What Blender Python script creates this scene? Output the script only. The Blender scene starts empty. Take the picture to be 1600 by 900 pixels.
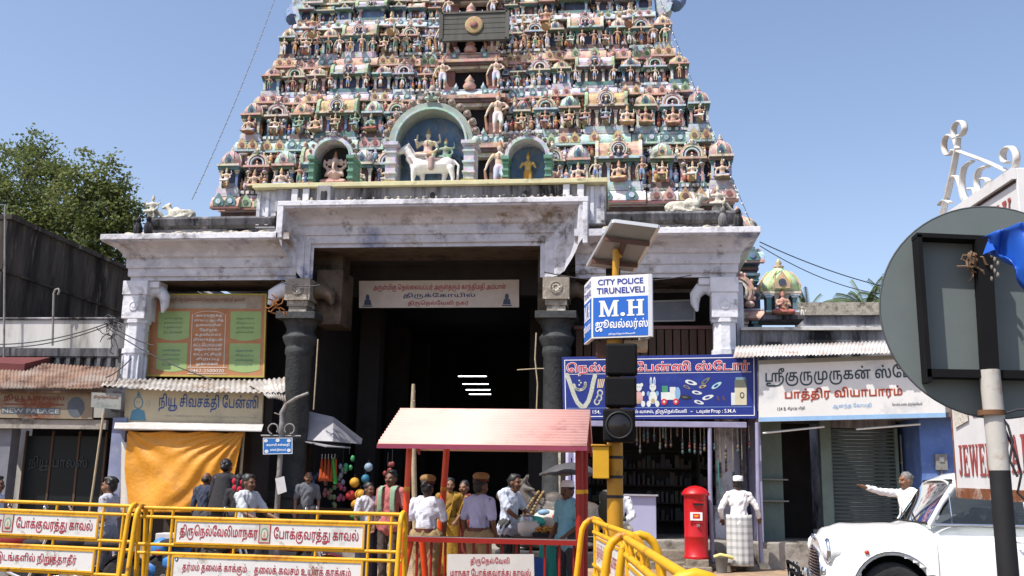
import bpy, math, random
import numpy as np
from mathutils import Vector as V, Matrix as Mx
R = math.radians
PI = math.pi
sc = bpy.context.scene
COL = bpy.context.collection
# ---------------------------------------------------------------- camera, sky, sun, exposure
CAMZ = 1.65; FPX = 1556.0
cam = bpy.data.cameras.new('camera'); camo = bpy.data.objects.new('camera', cam); COL.objects.link(camo)
cam.sensor_width = 36; cam.lens = 36 * FPX / 1600; cam.clip_start = .05; cam.clip_end = 3000
CM = Mx.Rotation(R(6.5), 4, 'Z') @ Mx.Rotation(PI/2 + R(11.27), 4, 'X') @ Mx.Rotation(.017, 4, 'Z')
camo.matrix_world = Mx.Translation((0, 0, CAMZ)) @ CM
sc.camera = camo
w = bpy.data.worlds.new('World'); sc.world = w; w.use_nodes = True
nt = w.node_tree; bg = nt.nodes['Background']; sky = nt.nodes.new('ShaderNodeTexSky')
SUN = V((-.46, -.42, 1.0)).normalized()          # ground -> sun
sky.sky_type = 'NISHITA'; sky.sun_disc = False; sky.sun_elevation = math.asin(SUN.z)
sky.sun_rotation = math.atan2(SUN.x, SUN.y) % (2*PI); sky.air_density = 1.0; sky.dust_density = 1.7; sky.ozone_density = 2.2
sky.altitude = 50
tint = nt.nodes.new('ShaderNodeMix'); tint.data_type = 'RGBA'; tint.blend_type = 'MULTIPLY'; tint.inputs[0].default_value = 1; tint.inputs[7].default_value = (1.08, .985, .955, 1)
nt.links.new(sky.outputs[0], tint.inputs[6]); nt.links.new(tint.outputs[2], bg.inputs[0]); bg.inputs[1].default_value = .13
sl = bpy.data.lights.new('sun', 'SUN'); sl.energy = 3.7; sl.angle = R(.5); sl.color = (1, .95, .87)
so = bpy.data.objects.new('sun', sl); COL.objects.link(so); so.rotation_euler = SUN.to_track_quat('Z', 'Y').to_euler()
so.location = (0, 0, 60)
sc.view_settings.view_transform = 'Standard'; sc.view_settings.look = 'None'; sc.view_settings.exposure = .74; sc.view_settings.gamma = 1
sc.view_settings.use_curve_mapping = False
sc.cycles.max_bounces = 6; sc.cycles.use_denoising = True
GD = [
[187,[26,-17,14,-10,6,2,5,14,17,27,34,29,159,29,159,17,22,15,19,9,21,2,28,-4,44,-8,78,-7,101,2,115,16,122,42,118,60,108,75,97,81,77,82,69,79,64,71,64,60,71,53,83,52,88,55,91,67,87,81,84,85,93,88,103,75,104,60,97,47,83,41,70,41,58,47,51,58,51,75,55,82,67,91,84,94,106,90,123,78,133,61,133,21,124,5,110,-7,91,-16,57,-21],[158,-26,158,92,172,92,172,-26]],
[219,[26,-17,14,-10,6,2,5,14,17,27,34,29,159,29,159,17,22,15,19,9,21,2,28,-4,44,-8,78,-7,101,2,115,16,122,42,118,60,108,75,97,81,77,82,69,79,64,71,64,60,71,53,83,52,88,55,91,67,87,81,84,85,93,88,103,75,104,60,97,47,83,41,70,41,58,47,51,58,51,75,55,82,67,91,84,94,106,90,123,78,133,61,133,21,124,5,110,-7,91,-16,57,-21],[129,-50,120,-46,113,-41,109,-34,109,-21,114,-13,124,-8,148,-10,146,-21,127,-19,122,-23,122,-30,128,-37,143,-41,173,-40,193,-32,203,-20,204,-10,203,-4,200,1,195,4,179,4,172,0,172,12,191,17,204,14,214,5,217,-2,217,-19,210,-33,197,-44,178,-51,155,-54],[158,-21,158,92,172,92,172,-21]],
[188,[33,-53,17,-45,12,-39,8,-22,11,-8,19,4,37,17,71,25,111,21,135,10,145,-1,151,-15,151,-31,148,-39,143,-45,136,-50,116,-54,86,-48,55,-29,28,5,17,33,13,63,18,92,26,109,40,123,58,134,81,140,108,140,130,135,147,125,165,101,172,72,173,0,159,0,155,82,145,107,129,121,105,128,77,126,53,116,41,105,32,91,28,73,28,44,46,0,72,-26,92,-38,115,-42,125,-40,132,-36,136,-30,137,-22,136,-13,128,-2,107,10,71,13,42,6,30,-3,23,-15,24,-30,28,-36,34,-40,59,-40,85,-28,106,-5,118,28,118,56,112,69,102,79,97,82,77,82,67,79,62,72,62,61,70,53,81,53,86,56,89,61,89,72,81,86,94,85,102,69,102,59,95,48,83,41,68,41,56,48,49,59,49,75,53,82,59,88,76,94,96,94,112,88,124,77,131,61,133,34,124,-1,103,-29,80,-45,50,-53]],
[178,[70,92,85,86,95,76,99,68,99,49,93,36,80,28,25,18,26,13,175,12,175,0,25,1,15,5,11,12,11,20,16,27,38,33,73,39,83,48,86,58,82,70,72,79,44,83,29,79,24,74,24,61,26,56,31,53,43,53,47,56,51,67,47,81,43,85,53,88,62,74,63,59,57,48,45,41,29,41,17,48,10,59,11,75,19,86,35,93,42,94]],
[138,[34,-1,18,5,13,10,9,17,8,25,9,34,17,45,28,51,55,55,106,53,120,46,127,38,129,25,126,11,116,2,84,1,87,12,99,10,106,11,111,14,114,19,114,31,110,38,86,43,34,41,24,33,22,26,24,19,29,14,45,10,57,12,66,20,68,36,68,80,40,80,40,50,27,48,27,92,114,92,114,80,83,80,82,28,78,14,69,4,53,-1]],
[120,[34,-1,18,5,13,10,9,17,8,25,9,34,17,45,28,51,55,55,114,55,114,43,40,42,26,36,22,26,24,19,29,14,45,10,57,12,66,20,68,36,68,80,40,80,40,50,27,48,27,92,114,92,114,80,83,80,82,28,78,14,69,4,53,-1]],
[170,[66,94,82,88,93,73,90,72,97,84,107,92,122,94,136,92,148,86,155,76,160,56,156,37,147,24,126,14,41,7,28,-2,25,-16,29,-31,38,-39,49,-41,66,-37,100,-7,115,-2,137,-3,152,-12,157,-22,157,-36,150,-47,138,-53,119,-52,108,-42,104,-30,108,-17,118,-7,129,-9,120,-18,118,-28,121,-38,125,-41,137,-41,144,-33,142,-21,130,-14,109,-15,74,-47,59,-53,41,-53,27,-48,18,-40,12,-25,11,-7,17,6,28,15,53,22,118,25,132,29,141,37,145,48,144,64,138,75,128,81,112,81,106,76,100,61,100,34,86,34,84,63,79,74,70,80,42,81,29,73,24,58,27,46,32,43,45,43,53,50,53,61,47,70,36,74,30,75,40,82,54,78,64,70,67,57,64,43,54,34,39,31,23,34,14,44,10,58,13,72,21,82,40,92]],
[116,[15,0,15,92,29,92,29,12,113,12,113,0]],
[138,[34,-1,18,5,13,10,9,17,8,25,9,34,17,45,28,51,55,55,97,53,112,48,123,39,129,25,128,6,122,-7,108,-19,85,-25,31,-28,24,-35,23,-53,9,-54,8,-34,14,-23,31,-15,92,-11,104,-6,113,6,115,18,112,31,103,38,78,43,34,41,24,33,22,26,24,19,29,14,45,10,57,12,66,20,68,36,68,80,40,80,40,50,27,48,27,92,114,92,114,80,83,80,82,28,78,14,69,4,53,-1]],
[132,[101,59,113,53,122,37,123,13,119,-1,107,-16,87,-24,31,-28,24,-35,23,-53,9,-54,8,-34,14,-23,31,-15,86,-11,102,-2,107,7,109,30,104,41,95,47,80,46,72,41,71,54,86,60],[15,0,15,92,102,92,102,80,72,80,72,0,58,0,58,80,29,80,29,0]],
[206,[33,-1,21,6,14,16,10,40,13,61,22,77,37,88,57,94,90,92,110,82,128,64,135,49,138,32,134,13,125,2,110,-2,102,-1,95,2,86,14,83,31,87,55,100,76,119,88,142,92,203,92,203,80,174,80,174,0,160,0,160,80,121,76,108,67,101,55,97,32,98,22,100,15,104,11,115,10,121,16,123,30,121,47,114,61,98,75,77,81,51,80,34,70,25,54,23,39,25,22,32,12,46,10,55,17,57,26,56,33,52,39,47,42,35,42,18,31,16,41,28,51,44,55,57,51,67,42,70,28,67,12,57,2,50,-1]],
[130,[15,0,15,92,29,92,29,12,101,12,101,92,115,92,115,0]],
[143,[104,94,117,88,126,77,132,53,132,33,127,16,118,7,102,1,15,0,15,92,29,92,29,12,67,12,67,68,71,81,78,90,89,94],[88,80,82,71,81,12,99,13,106,15,112,19,118,34,118,55,113,71,109,77,103,81]],
[160,[59,0,59,92,73,92,73,12,132,12,132,92,146,92,146,0],[29,0,18,12,15,34,15,92,29,92,30,23,38,11,48,11,56,16,60,21,60,6,46,-1]],
[107,[38,-35,29,-26,61,4,61,80,29,80,29,0,15,0,15,92,104,92,104,80,76,80,76,0]],
[145,[103,94,116,88,126,77,132,61,134,28,129,7,120,-7,108,-17,84,-25,31,-28,23,-35,22,-53,9,-54,8,-34,13,-23,31,-15,88,-12,106,-4,113,6,119,30,118,59,112,73,107,78,94,82,82,79,74,67,73,0,59,0,57,73,50,81,37,81,31,73,29,54,29,0,14,0,16,76,23,87,37,94,54,92,63,85,68,74,65,75,71,85,81,92,87,94]],
[169,[33,-1,21,6,14,16,10,40,14,64,24,81,41,91,60,94,76,92,91,84,98,73,107,19,116,12,129,11,138,17,143,30,143,50,134,77,123,91,136,100,152,72,158,52,157,24,151,11,142,3,130,-1,110,0,100,6,91,20,85,66,79,76,65,82,52,81,40,76,30,67,23,47,23,29,28,16,37,10,50,11,56,21,56,33,52,39,47,42,35,42,18,31,16,41,28,51,44,55,57,51,67,42,70,28,67,12,57,2,50,-1]],
[178,[33,-1,21,6,14,16,10,40,14,64,25,81,41,91,67,94,88,86,92,83,90,67,77,78,59,82,46,80,35,72,25,55,23,40,25,22,32,12,42,9,53,14,57,26,56,33,52,39,47,42,35,42,18,31,16,41,28,51,44,55,57,51,67,42,70,28,67,12,57,2,50,-1],[90,0,90,69,92,92,176,92,176,80,147,80,147,0,133,0,133,80,104,80,104,0]],
[143,[104,94,117,88,126,77,132,53,132,33,127,16,118,7,102,1,15,0,15,92,29,92,29,12,67,12,67,68,71,81,78,90,89,94],[88,80,82,71,81,12,99,13,106,15,112,19,118,34,118,55,113,71,109,77,103,81],[48,-11,47,-22,33,-22,26,-27,26,-35,32,-40,58,-41,70,-37,87,-18,95,-17,108,-19,97,-23,83,-43,70,-51,37,-53,18,-47,11,-36,12,-22,18,-16,29,-11],[92,-28,78,-22,70,-14,67,0,81,0,85,-11,102,-16,123,-16,123,-28]],
[174,[33,-1,21,6,14,16,10,40,13,62,22,78,35,88,52,94,76,93,93,84,104,71,108,56,108,37,100,12,145,12,145,92,159,92,159,0,86,0,85,10,91,25,93,52,87,70,78,78,70,81,53,81,40,76,31,67,23,47,23,29,28,16,37,10,50,11,56,21,56,33,52,39,47,42,35,42,18,31,16,41,28,51,44,55,57,51,67,42,70,28,67,12,57,2,50,-1]],
[107,[15,0,15,92,104,92,104,80,76,80,76,0,61,0,61,80,29,80,29,0]],
[44,[-5,140,10,134,23,119,29,90,29,0,15,0,12,105,6,120,-3,126,-14,128,-26,125,-33,118,-36,101,-30,86,-46,86,-50,106,-47,122,-39,132,-27,138]],
[141,[33,8,13,18,20,29,39,19,66,14,92,19,107,31,115,50,116,77,112,92,104,104,91,112,75,115,56,111,44,102,36,88,34,70,36,60,39,54,44,50,52,48,58,49,63,53,66,63,63,73,54,79,-36,80,-36,92,52,92,66,88,75,81,80,70,78,52,68,40,52,36,39,38,28,47,21,62,22,89,32,109,50,122,66,127,92,125,112,116,125,99,131,77,129,47,123,30,113,17,92,6,76,3]],
[150,[59,-1,37,6,21,23,11,46,10,77,16,98,25,115,46,132,71,140,95,139,113,132,124,122,132,103,136,69,136,0,121,0,120,87,116,105,108,118,96,126,79,128,55,122,38,108,29,94,24,75,26,45,36,24,62,10,76,11,82,14,86,20,86,36,83,41,78,45,72,46,65,45,60,42,57,36,56,23,60,12,64,7,54,4,46,15,43,32,46,45,56,54,72,58,86,55,97,45,100,29,99,19,96,11,90,5,76,-1]],
[120,[58,0,35,11,23,23,14,38,10,58,10,80,15,100,24,116,36,128,61,138,79,140,97,138,105,134,111,128,114,121,115,103,108,91,95,85,79,85,68,91,61,102,61,116,67,128,71,132,81,129,74,116,75,104,78,100,88,96,94,97,98,100,102,111,99,121,91,127,71,128,47,119,34,106,25,86,25,53,33,34,50,17,77,10,89,12,97,18,100,29,96,41,92,45,79,45,74,42,71,36,70,23,78,7,68,4,60,15,57,31,60,45,70,54,85,58,100,54,110,45,113,29,112,19,104,7,95,1,85,-1]],
[193,[33,-1,21,6,14,16,10,40,13,61,22,77,37,88,57,94,90,92,110,83,128,65,135,49,138,32,134,13,125,2,110,-2,102,-1,95,2,86,14,83,31,87,57,100,76,114,88,129,94,148,94,164,88,174,77,181,63,182,36,175,10,168,-2,156,5,166,29,168,46,164,65,160,72,154,78,146,81,130,82,118,77,107,67,98,47,98,22,100,15,104,11,115,10,121,16,123,30,121,47,114,61,98,75,77,81,51,80,34,70,25,54,23,39,25,22,32,12,46,10,55,17,57,26,56,33,52,39,47,42,35,42,18,31,16,41,28,51,44,55,57,51,67,42,70,28,67,12,57,2,50,-1]],
[138,[34,-1,18,5,13,10,9,17,8,25,9,34,17,45,28,51,55,55,106,53,120,46,127,38,129,25,126,11,116,2,84,1,87,12,99,10,106,11,111,14,114,19,114,31,110,38,86,43,34,41,24,33,22,26,24,19,29,14,45,10,57,12,66,20,68,36,68,80,40,80,40,50,27,48,27,92,114,92,114,80,83,80,82,28,78,14,69,4,53,-1],[68,114,62,120,62,129,68,135,76,135,82,129,82,120,76,114]],
[174,[15,0,15,92,101,92,101,80,72,80,72,54,86,60,101,60,113,53,119,41,118,22,114,12,134,12,134,0,57,0,57,12,99,12,105,26,104,40,101,44,90,48,72,41,72,24,57,24,57,80,29,80,29,0],[122,0,122,12,145,12,145,92,159,92,159,0],[83,114,77,120,77,129,83,135,91,135,97,129,97,120,91,114]],
[116,[15,0,15,92,29,92,29,12,113,12,113,0],[53,114,47,120,47,129,53,135,62,135,68,129,68,120,62,114]],
[275,[33,-1,21,6,14,16,10,40,13,61,22,77,37,88,57,94,90,92,110,82,128,64,135,49,138,32,134,13,125,2,110,-2,102,-1,95,2,86,14,83,31,87,56,99,76,118,89,134,94,164,92,181,83,198,64,206,40,206,21,199,6,187,-1,171,-1,164,2,155,14,152,31,156,55,170,76,188,88,211,92,272,92,272,80,244,80,244,0,229,0,229,80,191,76,178,67,170,55,166,32,167,22,170,15,174,11,184,10,190,16,192,30,190,48,179,68,167,77,152,82,127,80,112,72,103,60,97,39,98,22,100,15,104,11,115,10,121,16,123,30,121,47,114,61,98,75,77,81,51,80,34,70,25,54,23,39,25,22,32,12,46,10,55,17,57,26,56,33,52,39,47,42,35,42,18,31,16,41,28,51,44,55,57,51,67,42,70,28,67,12,57,2,50,-1],[133,114,127,120,127,129,133,135,142,135,148,129,148,120,142,114]],
[138,[34,-1,18,5,13,10,9,17,8,25,9,34,17,45,28,51,55,55,97,53,112,48,123,39,129,25,128,6,122,-7,108,-19,85,-25,31,-28,24,-35,23,-53,9,-54,8,-34,14,-23,31,-15,92,-11,104,-6,113,6,115,18,112,31,103,38,78,43,34,41,24,33,22,26,24,19,29,14,45,10,57,12,66,20,68,36,68,80,40,80,40,50,27,48,27,92,114,92,114,80,83,80,82,28,78,14,69,4,53,-1],[68,114,62,120,62,129,68,135,77,135,83,129,83,120,77,114]],
[132,[101,59,113,53,122,37,123,13,119,-1,107,-16,87,-24,31,-28,24,-35,23,-53,9,-54,8,-34,14,-23,31,-15,86,-11,102,-2,107,7,109,30,104,41,95,47,80,46,72,41,71,54,86,60],[15,0,15,92,102,92,102,80,72,80,72,0,58,0,58,80,29,80,29,0],[61,114,55,120,55,129,61,135,70,135,76,129,76,120,70,114]],
[206,[33,-1,21,6,14,16,10,40,13,61,22,77,37,88,57,94,90,92,110,82,128,64,135,49,138,32,134,13,125,2,110,-2,102,-1,95,2,86,14,83,31,87,55,100,76,119,88,142,92,203,92,203,80,174,80,174,0,160,0,160,80,121,76,108,67,101,55,97,32,98,22,100,15,104,11,115,10,121,16,123,30,121,47,114,61,98,75,77,81,51,80,34,70,25,54,23,39,25,22,32,12,46,10,55,17,57,26,56,33,52,39,47,42,35,42,18,31,16,41,28,51,44,55,57,51,67,42,70,28,67,12,57,2,50,-1],[99,114,93,120,93,129,99,135,107,135,113,129,113,120,107,114]],
[130,[15,0,15,92,29,92,29,12,101,12,101,92,115,92,115,0],[60,114,54,120,54,129,60,135,69,135,75,129,75,120,69,114]],
[143,[104,94,117,88,126,77,132,53,132,33,127,16,118,7,102,1,15,0,15,92,29,92,29,12,67,12,67,68,71,81,78,90,89,94],[88,80,82,71,81,12,99,13,106,15,112,19,118,34,118,55,113,71,109,77,103,81],[67,114,61,120,61,129,67,135,76,135,82,129,82,120,76,114]],
[160,[59,0,59,92,73,92,73,12,132,12,132,92,146,92,146,0],[29,0,18,12,15,34,15,92,29,92,30,23,38,11,48,11,56,16,60,21,60,6,46,-1],[76,114,70,120,70,129,76,135,85,135,91,129,91,120,85,114]],
[107,[38,-35,29,-26,61,4,61,80,29,80,29,0,15,0,15,92,104,92,104,80,76,80,76,0],[49,114,43,120,43,129,49,135,58,135,64,129,64,120,58,114]],
[169,[33,-1,21,6,14,16,10,40,14,64,24,81,41,91,60,94,76,92,91,84,98,73,107,19,116,12,129,11,138,17,143,30,143,50,134,77,123,91,136,100,152,72,158,52,157,24,151,11,142,3,130,-1,110,0,100,6,91,20,85,66,79,76,65,82,52,81,40,76,30,67,23,47,23,29,28,16,37,10,50,11,56,21,56,33,52,39,47,42,35,42,18,31,16,41,28,51,44,55,57,51,67,42,70,28,67,12,57,2,50,-1],[80,114,74,120,74,129,80,135,89,135,95,129,95,120,89,114]],
[178,[33,-1,21,6,14,16,10,40,14,64,25,81,41,91,67,94,88,86,92,83,90,67,77,78,59,82,46,80,35,72,25,55,23,40,25,22,32,12,42,9,53,14,57,26,56,33,52,39,47,42,35,42,18,31,16,41,28,51,44,55,57,51,67,42,70,28,67,12,57,2,50,-1],[90,0,90,69,92,92,176,92,176,80,147,80,147,0,133,0,133,80,104,80,104,0],[85,114,79,120,79,129,85,135,94,135,100,129,100,120,94,114]],
[214,[33,-1,21,6,14,16,10,40,14,64,24,81,41,91,60,94,75,92,88,84,98,72,93,72,102,88,113,94,131,92,140,87,146,75,150,27,158,13,169,10,179,13,186,22,189,40,182,72,168,91,181,100,198,72,203,52,202,24,196,11,188,3,176,-1,155,0,142,10,135,27,130,75,123,82,111,79,105,70,104,0,90,0,89,58,83,71,70,81,52,81,40,76,30,67,23,47,23,29,28,16,37,10,50,11,56,21,56,33,52,39,47,42,35,42,18,31,16,41,28,51,44,55,57,51,67,42,70,28,67,12,57,2,50,-1],[103,114,97,120,97,129,103,135,111,135,117,129,117,120,111,114]],
[138,[34,-1,18,5,13,10,9,17,8,25,9,34,17,45,28,51,55,55,106,53,120,46,127,38,129,25,126,11,116,2,84,1,87,12,99,10,106,11,111,14,114,19,114,31,110,38,86,43,34,41,24,33,22,26,24,19,29,14,45,10,57,12,66,20,68,36,68,80,40,80,40,50,27,48,27,92,114,92,114,80,83,80,82,28,78,14,69,4,53,-1],[118,140,131,135,137,128,139,120,137,111,132,104,125,100,117,99,108,100,102,104,97,110,97,126,103,136,112,133,107,120,110,112,117,109,124,112,127,119,126,124,117,129,96,128,85,121,81,113,80,96,84,89,70,88,66,104,69,118,77,130,90,138,99,140]],
[177,[74,-1,58,5,52,10,49,17,48,25,49,34,56,45,68,51,95,55,133,53,152,44,164,30,168,16,167,-10,158,-29,143,-42,109,-53,78,-53,50,-46,31,-32,16,-7,11,25,17,59,34,92,47,85,28,46,26,14,32,-9,47,-27,61,-36,80,-40,111,-39,132,-32,147,-20,154,-1,152,22,145,32,129,41,79,42,66,36,62,26,64,19,68,14,84,10,97,12,105,20,108,36,108,80,79,80,79,50,66,48,66,92,153,92,153,80,122,80,122,28,118,14,109,4,93,-1]],
[144,[34,-1,18,5,13,10,9,17,8,25,9,34,17,45,28,51,55,55,140,55,140,43,40,42,26,36,22,26,24,19,29,14,45,10,57,12,66,20,68,36,68,80,40,80,40,50,27,48,27,92,114,92,114,80,83,80,82,28,78,14,69,4,53,-1],[105,0,105,46,119,44,119,0]],
[138,[34,-1,18,5,13,10,9,17,8,25,9,34,17,45,28,51,55,55,97,53,112,48,123,39,129,25,128,6,122,-7,108,-19,85,-25,31,-28,24,-35,23,-53,9,-54,8,-34,14,-23,31,-15,92,-11,104,-6,113,6,115,18,112,31,103,38,78,43,34,41,24,33,22,26,24,19,29,14,45,10,57,12,66,20,68,36,68,80,40,80,40,50,27,48,27,92,114,92,114,80,83,80,82,28,78,14,69,4,53,-1],[118,140,131,135,137,128,139,120,137,111,132,104,125,100,117,99,108,100,102,104,97,110,97,126,103,136,112,133,107,120,110,112,117,109,124,112,127,119,126,124,117,129,96,128,85,121,81,113,80,96,84,89,70,88,66,104,69,118,77,130,90,138,99,140]],
[182,[34,-1,18,5,13,10,9,17,8,26,9,34,17,45,28,51,55,55,92,54,112,47,123,34,128,20,128,-4,120,-25,104,-41,81,-50,42,-53,22,-49,12,-43,8,-36,8,-22,17,-15,156,-14,156,-26,21,-28,22,-34,33,-40,73,-40,90,-34,103,-25,114,5,113,23,107,33,98,39,79,43,34,41,24,33,22,26,24,19,29,14,45,10,57,12,66,20,68,36,68,80,40,80,40,50,27,48,27,92,114,92,114,80,83,80,82,28,78,14,69,4,53,-1],[153,-26,153,92,167,92,167,-26]],
[130,[101,-47,101,0,15,0,15,92,29,92,29,12,101,12,101,92,115,92,115,-47]],
[189,[54,-45,33,-36,19,-18,12,9,13,42,31,87,34,92,47,85,31,56,26,34,27,2,35,-17,47,-29,61,-34,86,-32,98,-27,106,-18,112,1,126,1,123,-16,114,-31,100,-41,82,-46],[150,94,163,88,172,77,178,53,178,33,173,16,164,7,147,1,60,0,60,92,75,92,75,12,112,12,113,68,117,81,124,90,135,94],[134,80,128,71,127,12,145,13,152,15,158,19,163,34,163,55,159,71,155,77,149,81]],
[189,[169,16,180,11,187,0,187,-17,180,-30,158,-45,106,-53,41,-50,23,-43,16,-34,15,-23,21,-15,34,-10,70,-13,68,-25,37,-22,30,-25,30,-31,42,-37,122,-40,157,-31,170,-21,174,-8,170,2,161,5,146,0,146,12,158,16],[59,0,59,92,73,92,73,12,132,12,132,92,146,92,146,0],[29,0,18,12,15,34,15,92,29,92,30,23,38,11,48,11,56,16,60,21,60,6,46,-1],[132,-25,132,5,146,5,146,-25]],
[175,[145,52,157,45,165,28,166,2,161,-18,151,-32,137,-43,111,-52,78,-53,51,-46,31,-32,19,-14,12,14,14,50,34,92,47,85,31,56,26,35,27,5,36,-16,46,-27,61,-36,79,-40,104,-40,124,-35,139,-24,149,-8,152,13,150,29,144,38,134,41,118,35,118,47,131,53],[60,0,60,92,147,92,147,80,118,80,118,0,104,0,104,80,74,80,74,0]],
[189,[103,94,116,88,126,77,132,61,134,30,125,-8,116,-25,99,-41,77,-50,48,-54,22,-49,12,-43,8,-36,7,-22,17,-15,166,-14,166,-26,20,-28,22,-34,33,-40,61,-41,85,-35,98,-25,115,6,119,41,116,65,112,73,107,78,94,82,82,79,74,67,73,0,59,0,57,73,50,81,37,81,31,73,29,54,29,0,14,0,16,76,23,87,37,94,54,92,63,85,68,74,65,75,71,85,81,92,87,94],[160,-26,160,92,174,92,174,-26]],
[212,[156,140,176,133,189,119,196,98,197,0,183,0,181,98,174,116,165,123,147,128,131,125,122,116,118,104,122,89,131,80,141,77,141,65,122,71,109,84,104,96,104,111,110,124,119,133,139,140],[33,-1,21,6,14,16,10,40,14,64,24,81,41,91,60,94,76,92,91,84,98,73,107,19,116,12,129,11,138,17,143,30,142,59,130,89,143,94,154,69,158,41,154,17,147,6,137,0,116,-1,104,3,95,12,89,34,85,66,79,76,65,82,52,81,40,76,30,67,23,47,23,29,28,16,37,10,50,11,56,21,56,33,52,39,47,42,35,42,18,31,16,41,28,51,44,55,57,51,67,42,70,28,67,12,57,2,50,-1]],
[210,[8,-22,17,-15,185,-14,185,-26,21,-28,22,-34,33,-40,71,-40,93,-32,102,-25,114,0,130,0,125,-15,114,-31,96,-45,71,-52,37,-53,17,-46,8,-36],[181,-26,181,92,195,92,195,-26],[33,-1,21,6,14,16,10,40,14,64,24,81,41,91,60,94,76,92,91,84,98,73,107,19,116,12,129,11,138,17,143,30,143,50,134,77,123,91,136,100,152,72,158,52,157,24,151,11,142,3,130,-1,110,0,100,6,91,20,85,66,79,76,65,82,52,81,40,76,30,67,23,47,23,29,28,16,37,10,50,11,56,21,56,33,52,39,47,42,35,42,18,31,16,41,28,51,44,55,57,51,67,42,70,28,67,12,57,2,50,-1]],
[247,[217,52,229,45,238,29,239,8,233,-13,221,-29,195,-44,151,-53,106,-53,77,-49,54,-42,30,-25,17,-5,11,30,19,66,33,92,45,85,28,47,26,19,31,-2,44,-19,66,-32,97,-39,173,-37,205,-24,218,-10,224,6,224,23,220,34,214,39,202,41,189,34,189,47,203,53],[76,-1,64,6,57,16,52,40,57,64,68,81,84,91,110,94,131,86,136,83,133,67,120,78,102,82,89,80,78,72,68,55,66,40,68,22,75,12,85,9,96,14,100,26,99,33,95,39,90,42,78,42,61,31,58,41,71,51,86,55,100,51,110,42,113,28,110,12,100,2,93,-1],[132,0,132,69,134,92,218,92,218,80,190,80,190,0,176,0,176,80,147,80,147,0]],
[174,[33,-1,21,6,14,16,10,40,13,62,22,78,35,88,52,94,76,93,93,84,104,71,108,56,108,37,100,12,145,12,145,92,159,92,159,0,86,0,85,10,91,25,93,52,87,70,78,78,70,81,53,81,40,76,31,67,23,47,23,29,28,16,37,10,50,11,56,21,56,33,52,39,47,42,35,42,18,31,16,41,28,51,44,55,57,51,67,42,70,28,67,12,57,2,50,-1],[154,140,167,135,172,128,174,120,173,111,168,104,161,100,152,99,144,100,137,104,133,110,133,126,139,136,147,133,142,120,145,112,152,109,160,112,163,119,162,124,153,129,132,128,121,121,117,113,116,98,121,87,135,79,145,77,145,65,121,72,110,82,104,95,103,111,108,124,119,134,135,140]],
[174,[33,-1,21,6,14,16,10,40,13,62,22,78,35,88,52,94,76,93,93,84,104,71,108,56,108,37,100,12,145,12,145,92,159,92,159,0,86,0,85,10,91,25,93,52,87,70,78,78,70,81,53,81,40,76,31,67,23,47,23,29,28,16,37,10,50,11,56,21,56,33,52,39,47,42,35,42,18,31,16,41,28,51,44,55,57,51,67,42,70,28,67,12,57,2,50,-1],[145,-47,145,6,159,6,159,-47]],
[257,[33,-1,21,6,14,16,10,40,14,64,24,81,41,91,60,94,75,92,88,85,98,72,93,72,102,88,113,94,131,92,140,87,146,75,150,27,158,13,169,10,179,13,186,22,189,40,185,67,175,89,188,94,200,69,204,41,200,17,192,6,182,0,161,-1,150,3,139,15,134,34,130,75,123,82,111,79,105,70,104,0,90,0,89,58,83,71,70,81,52,81,40,76,30,67,23,47,23,29,28,16,37,10,50,11,56,21,56,33,52,39,47,42,35,42,18,31,16,41,28,51,44,55,57,51,67,42,70,28,67,12,57,2,50,-1],[202,140,221,133,235,119,241,98,242,0,228,0,227,98,219,116,211,123,192,128,177,125,167,116,164,104,167,89,177,80,186,77,186,65,168,71,154,84,150,96,150,111,155,124,164,133,184,140]],
[252,[222,59,235,51,242,38,244,14,236,-9,220,-28,189,-44,132,-53,50,-50,35,-45,25,-37,22,-28,25,-19,34,-12,66,-11,78,-13,76,-25,45,-22,38,-25,38,-31,56,-38,147,-40,190,-30,211,-17,219,-9,225,0,228,11,229,31,224,42,219,47,206,48,192,40,192,53,207,60],[15,0,15,92,29,92,29,12,91,12,93,76,100,87,113,94,130,92,138,85,138,92,222,92,222,80,193,80,193,0,179,0,179,80,150,80,150,0,135,0,134,68,130,78,126,81,114,81,107,73,105,54,105,0],[230,140,243,135,248,128,250,120,249,111,244,104,237,100,229,99,220,100,213,104,209,110,209,126,215,136,223,133,218,120,221,112,229,109,236,112,239,119,238,124,229,129,208,128,197,121,192,113,192,96,195,89,181,88,178,104,180,118,188,130,202,138,211,140]],
[42,[30,19,31,18,16,-22,5,-22,13,19]],
]
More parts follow.
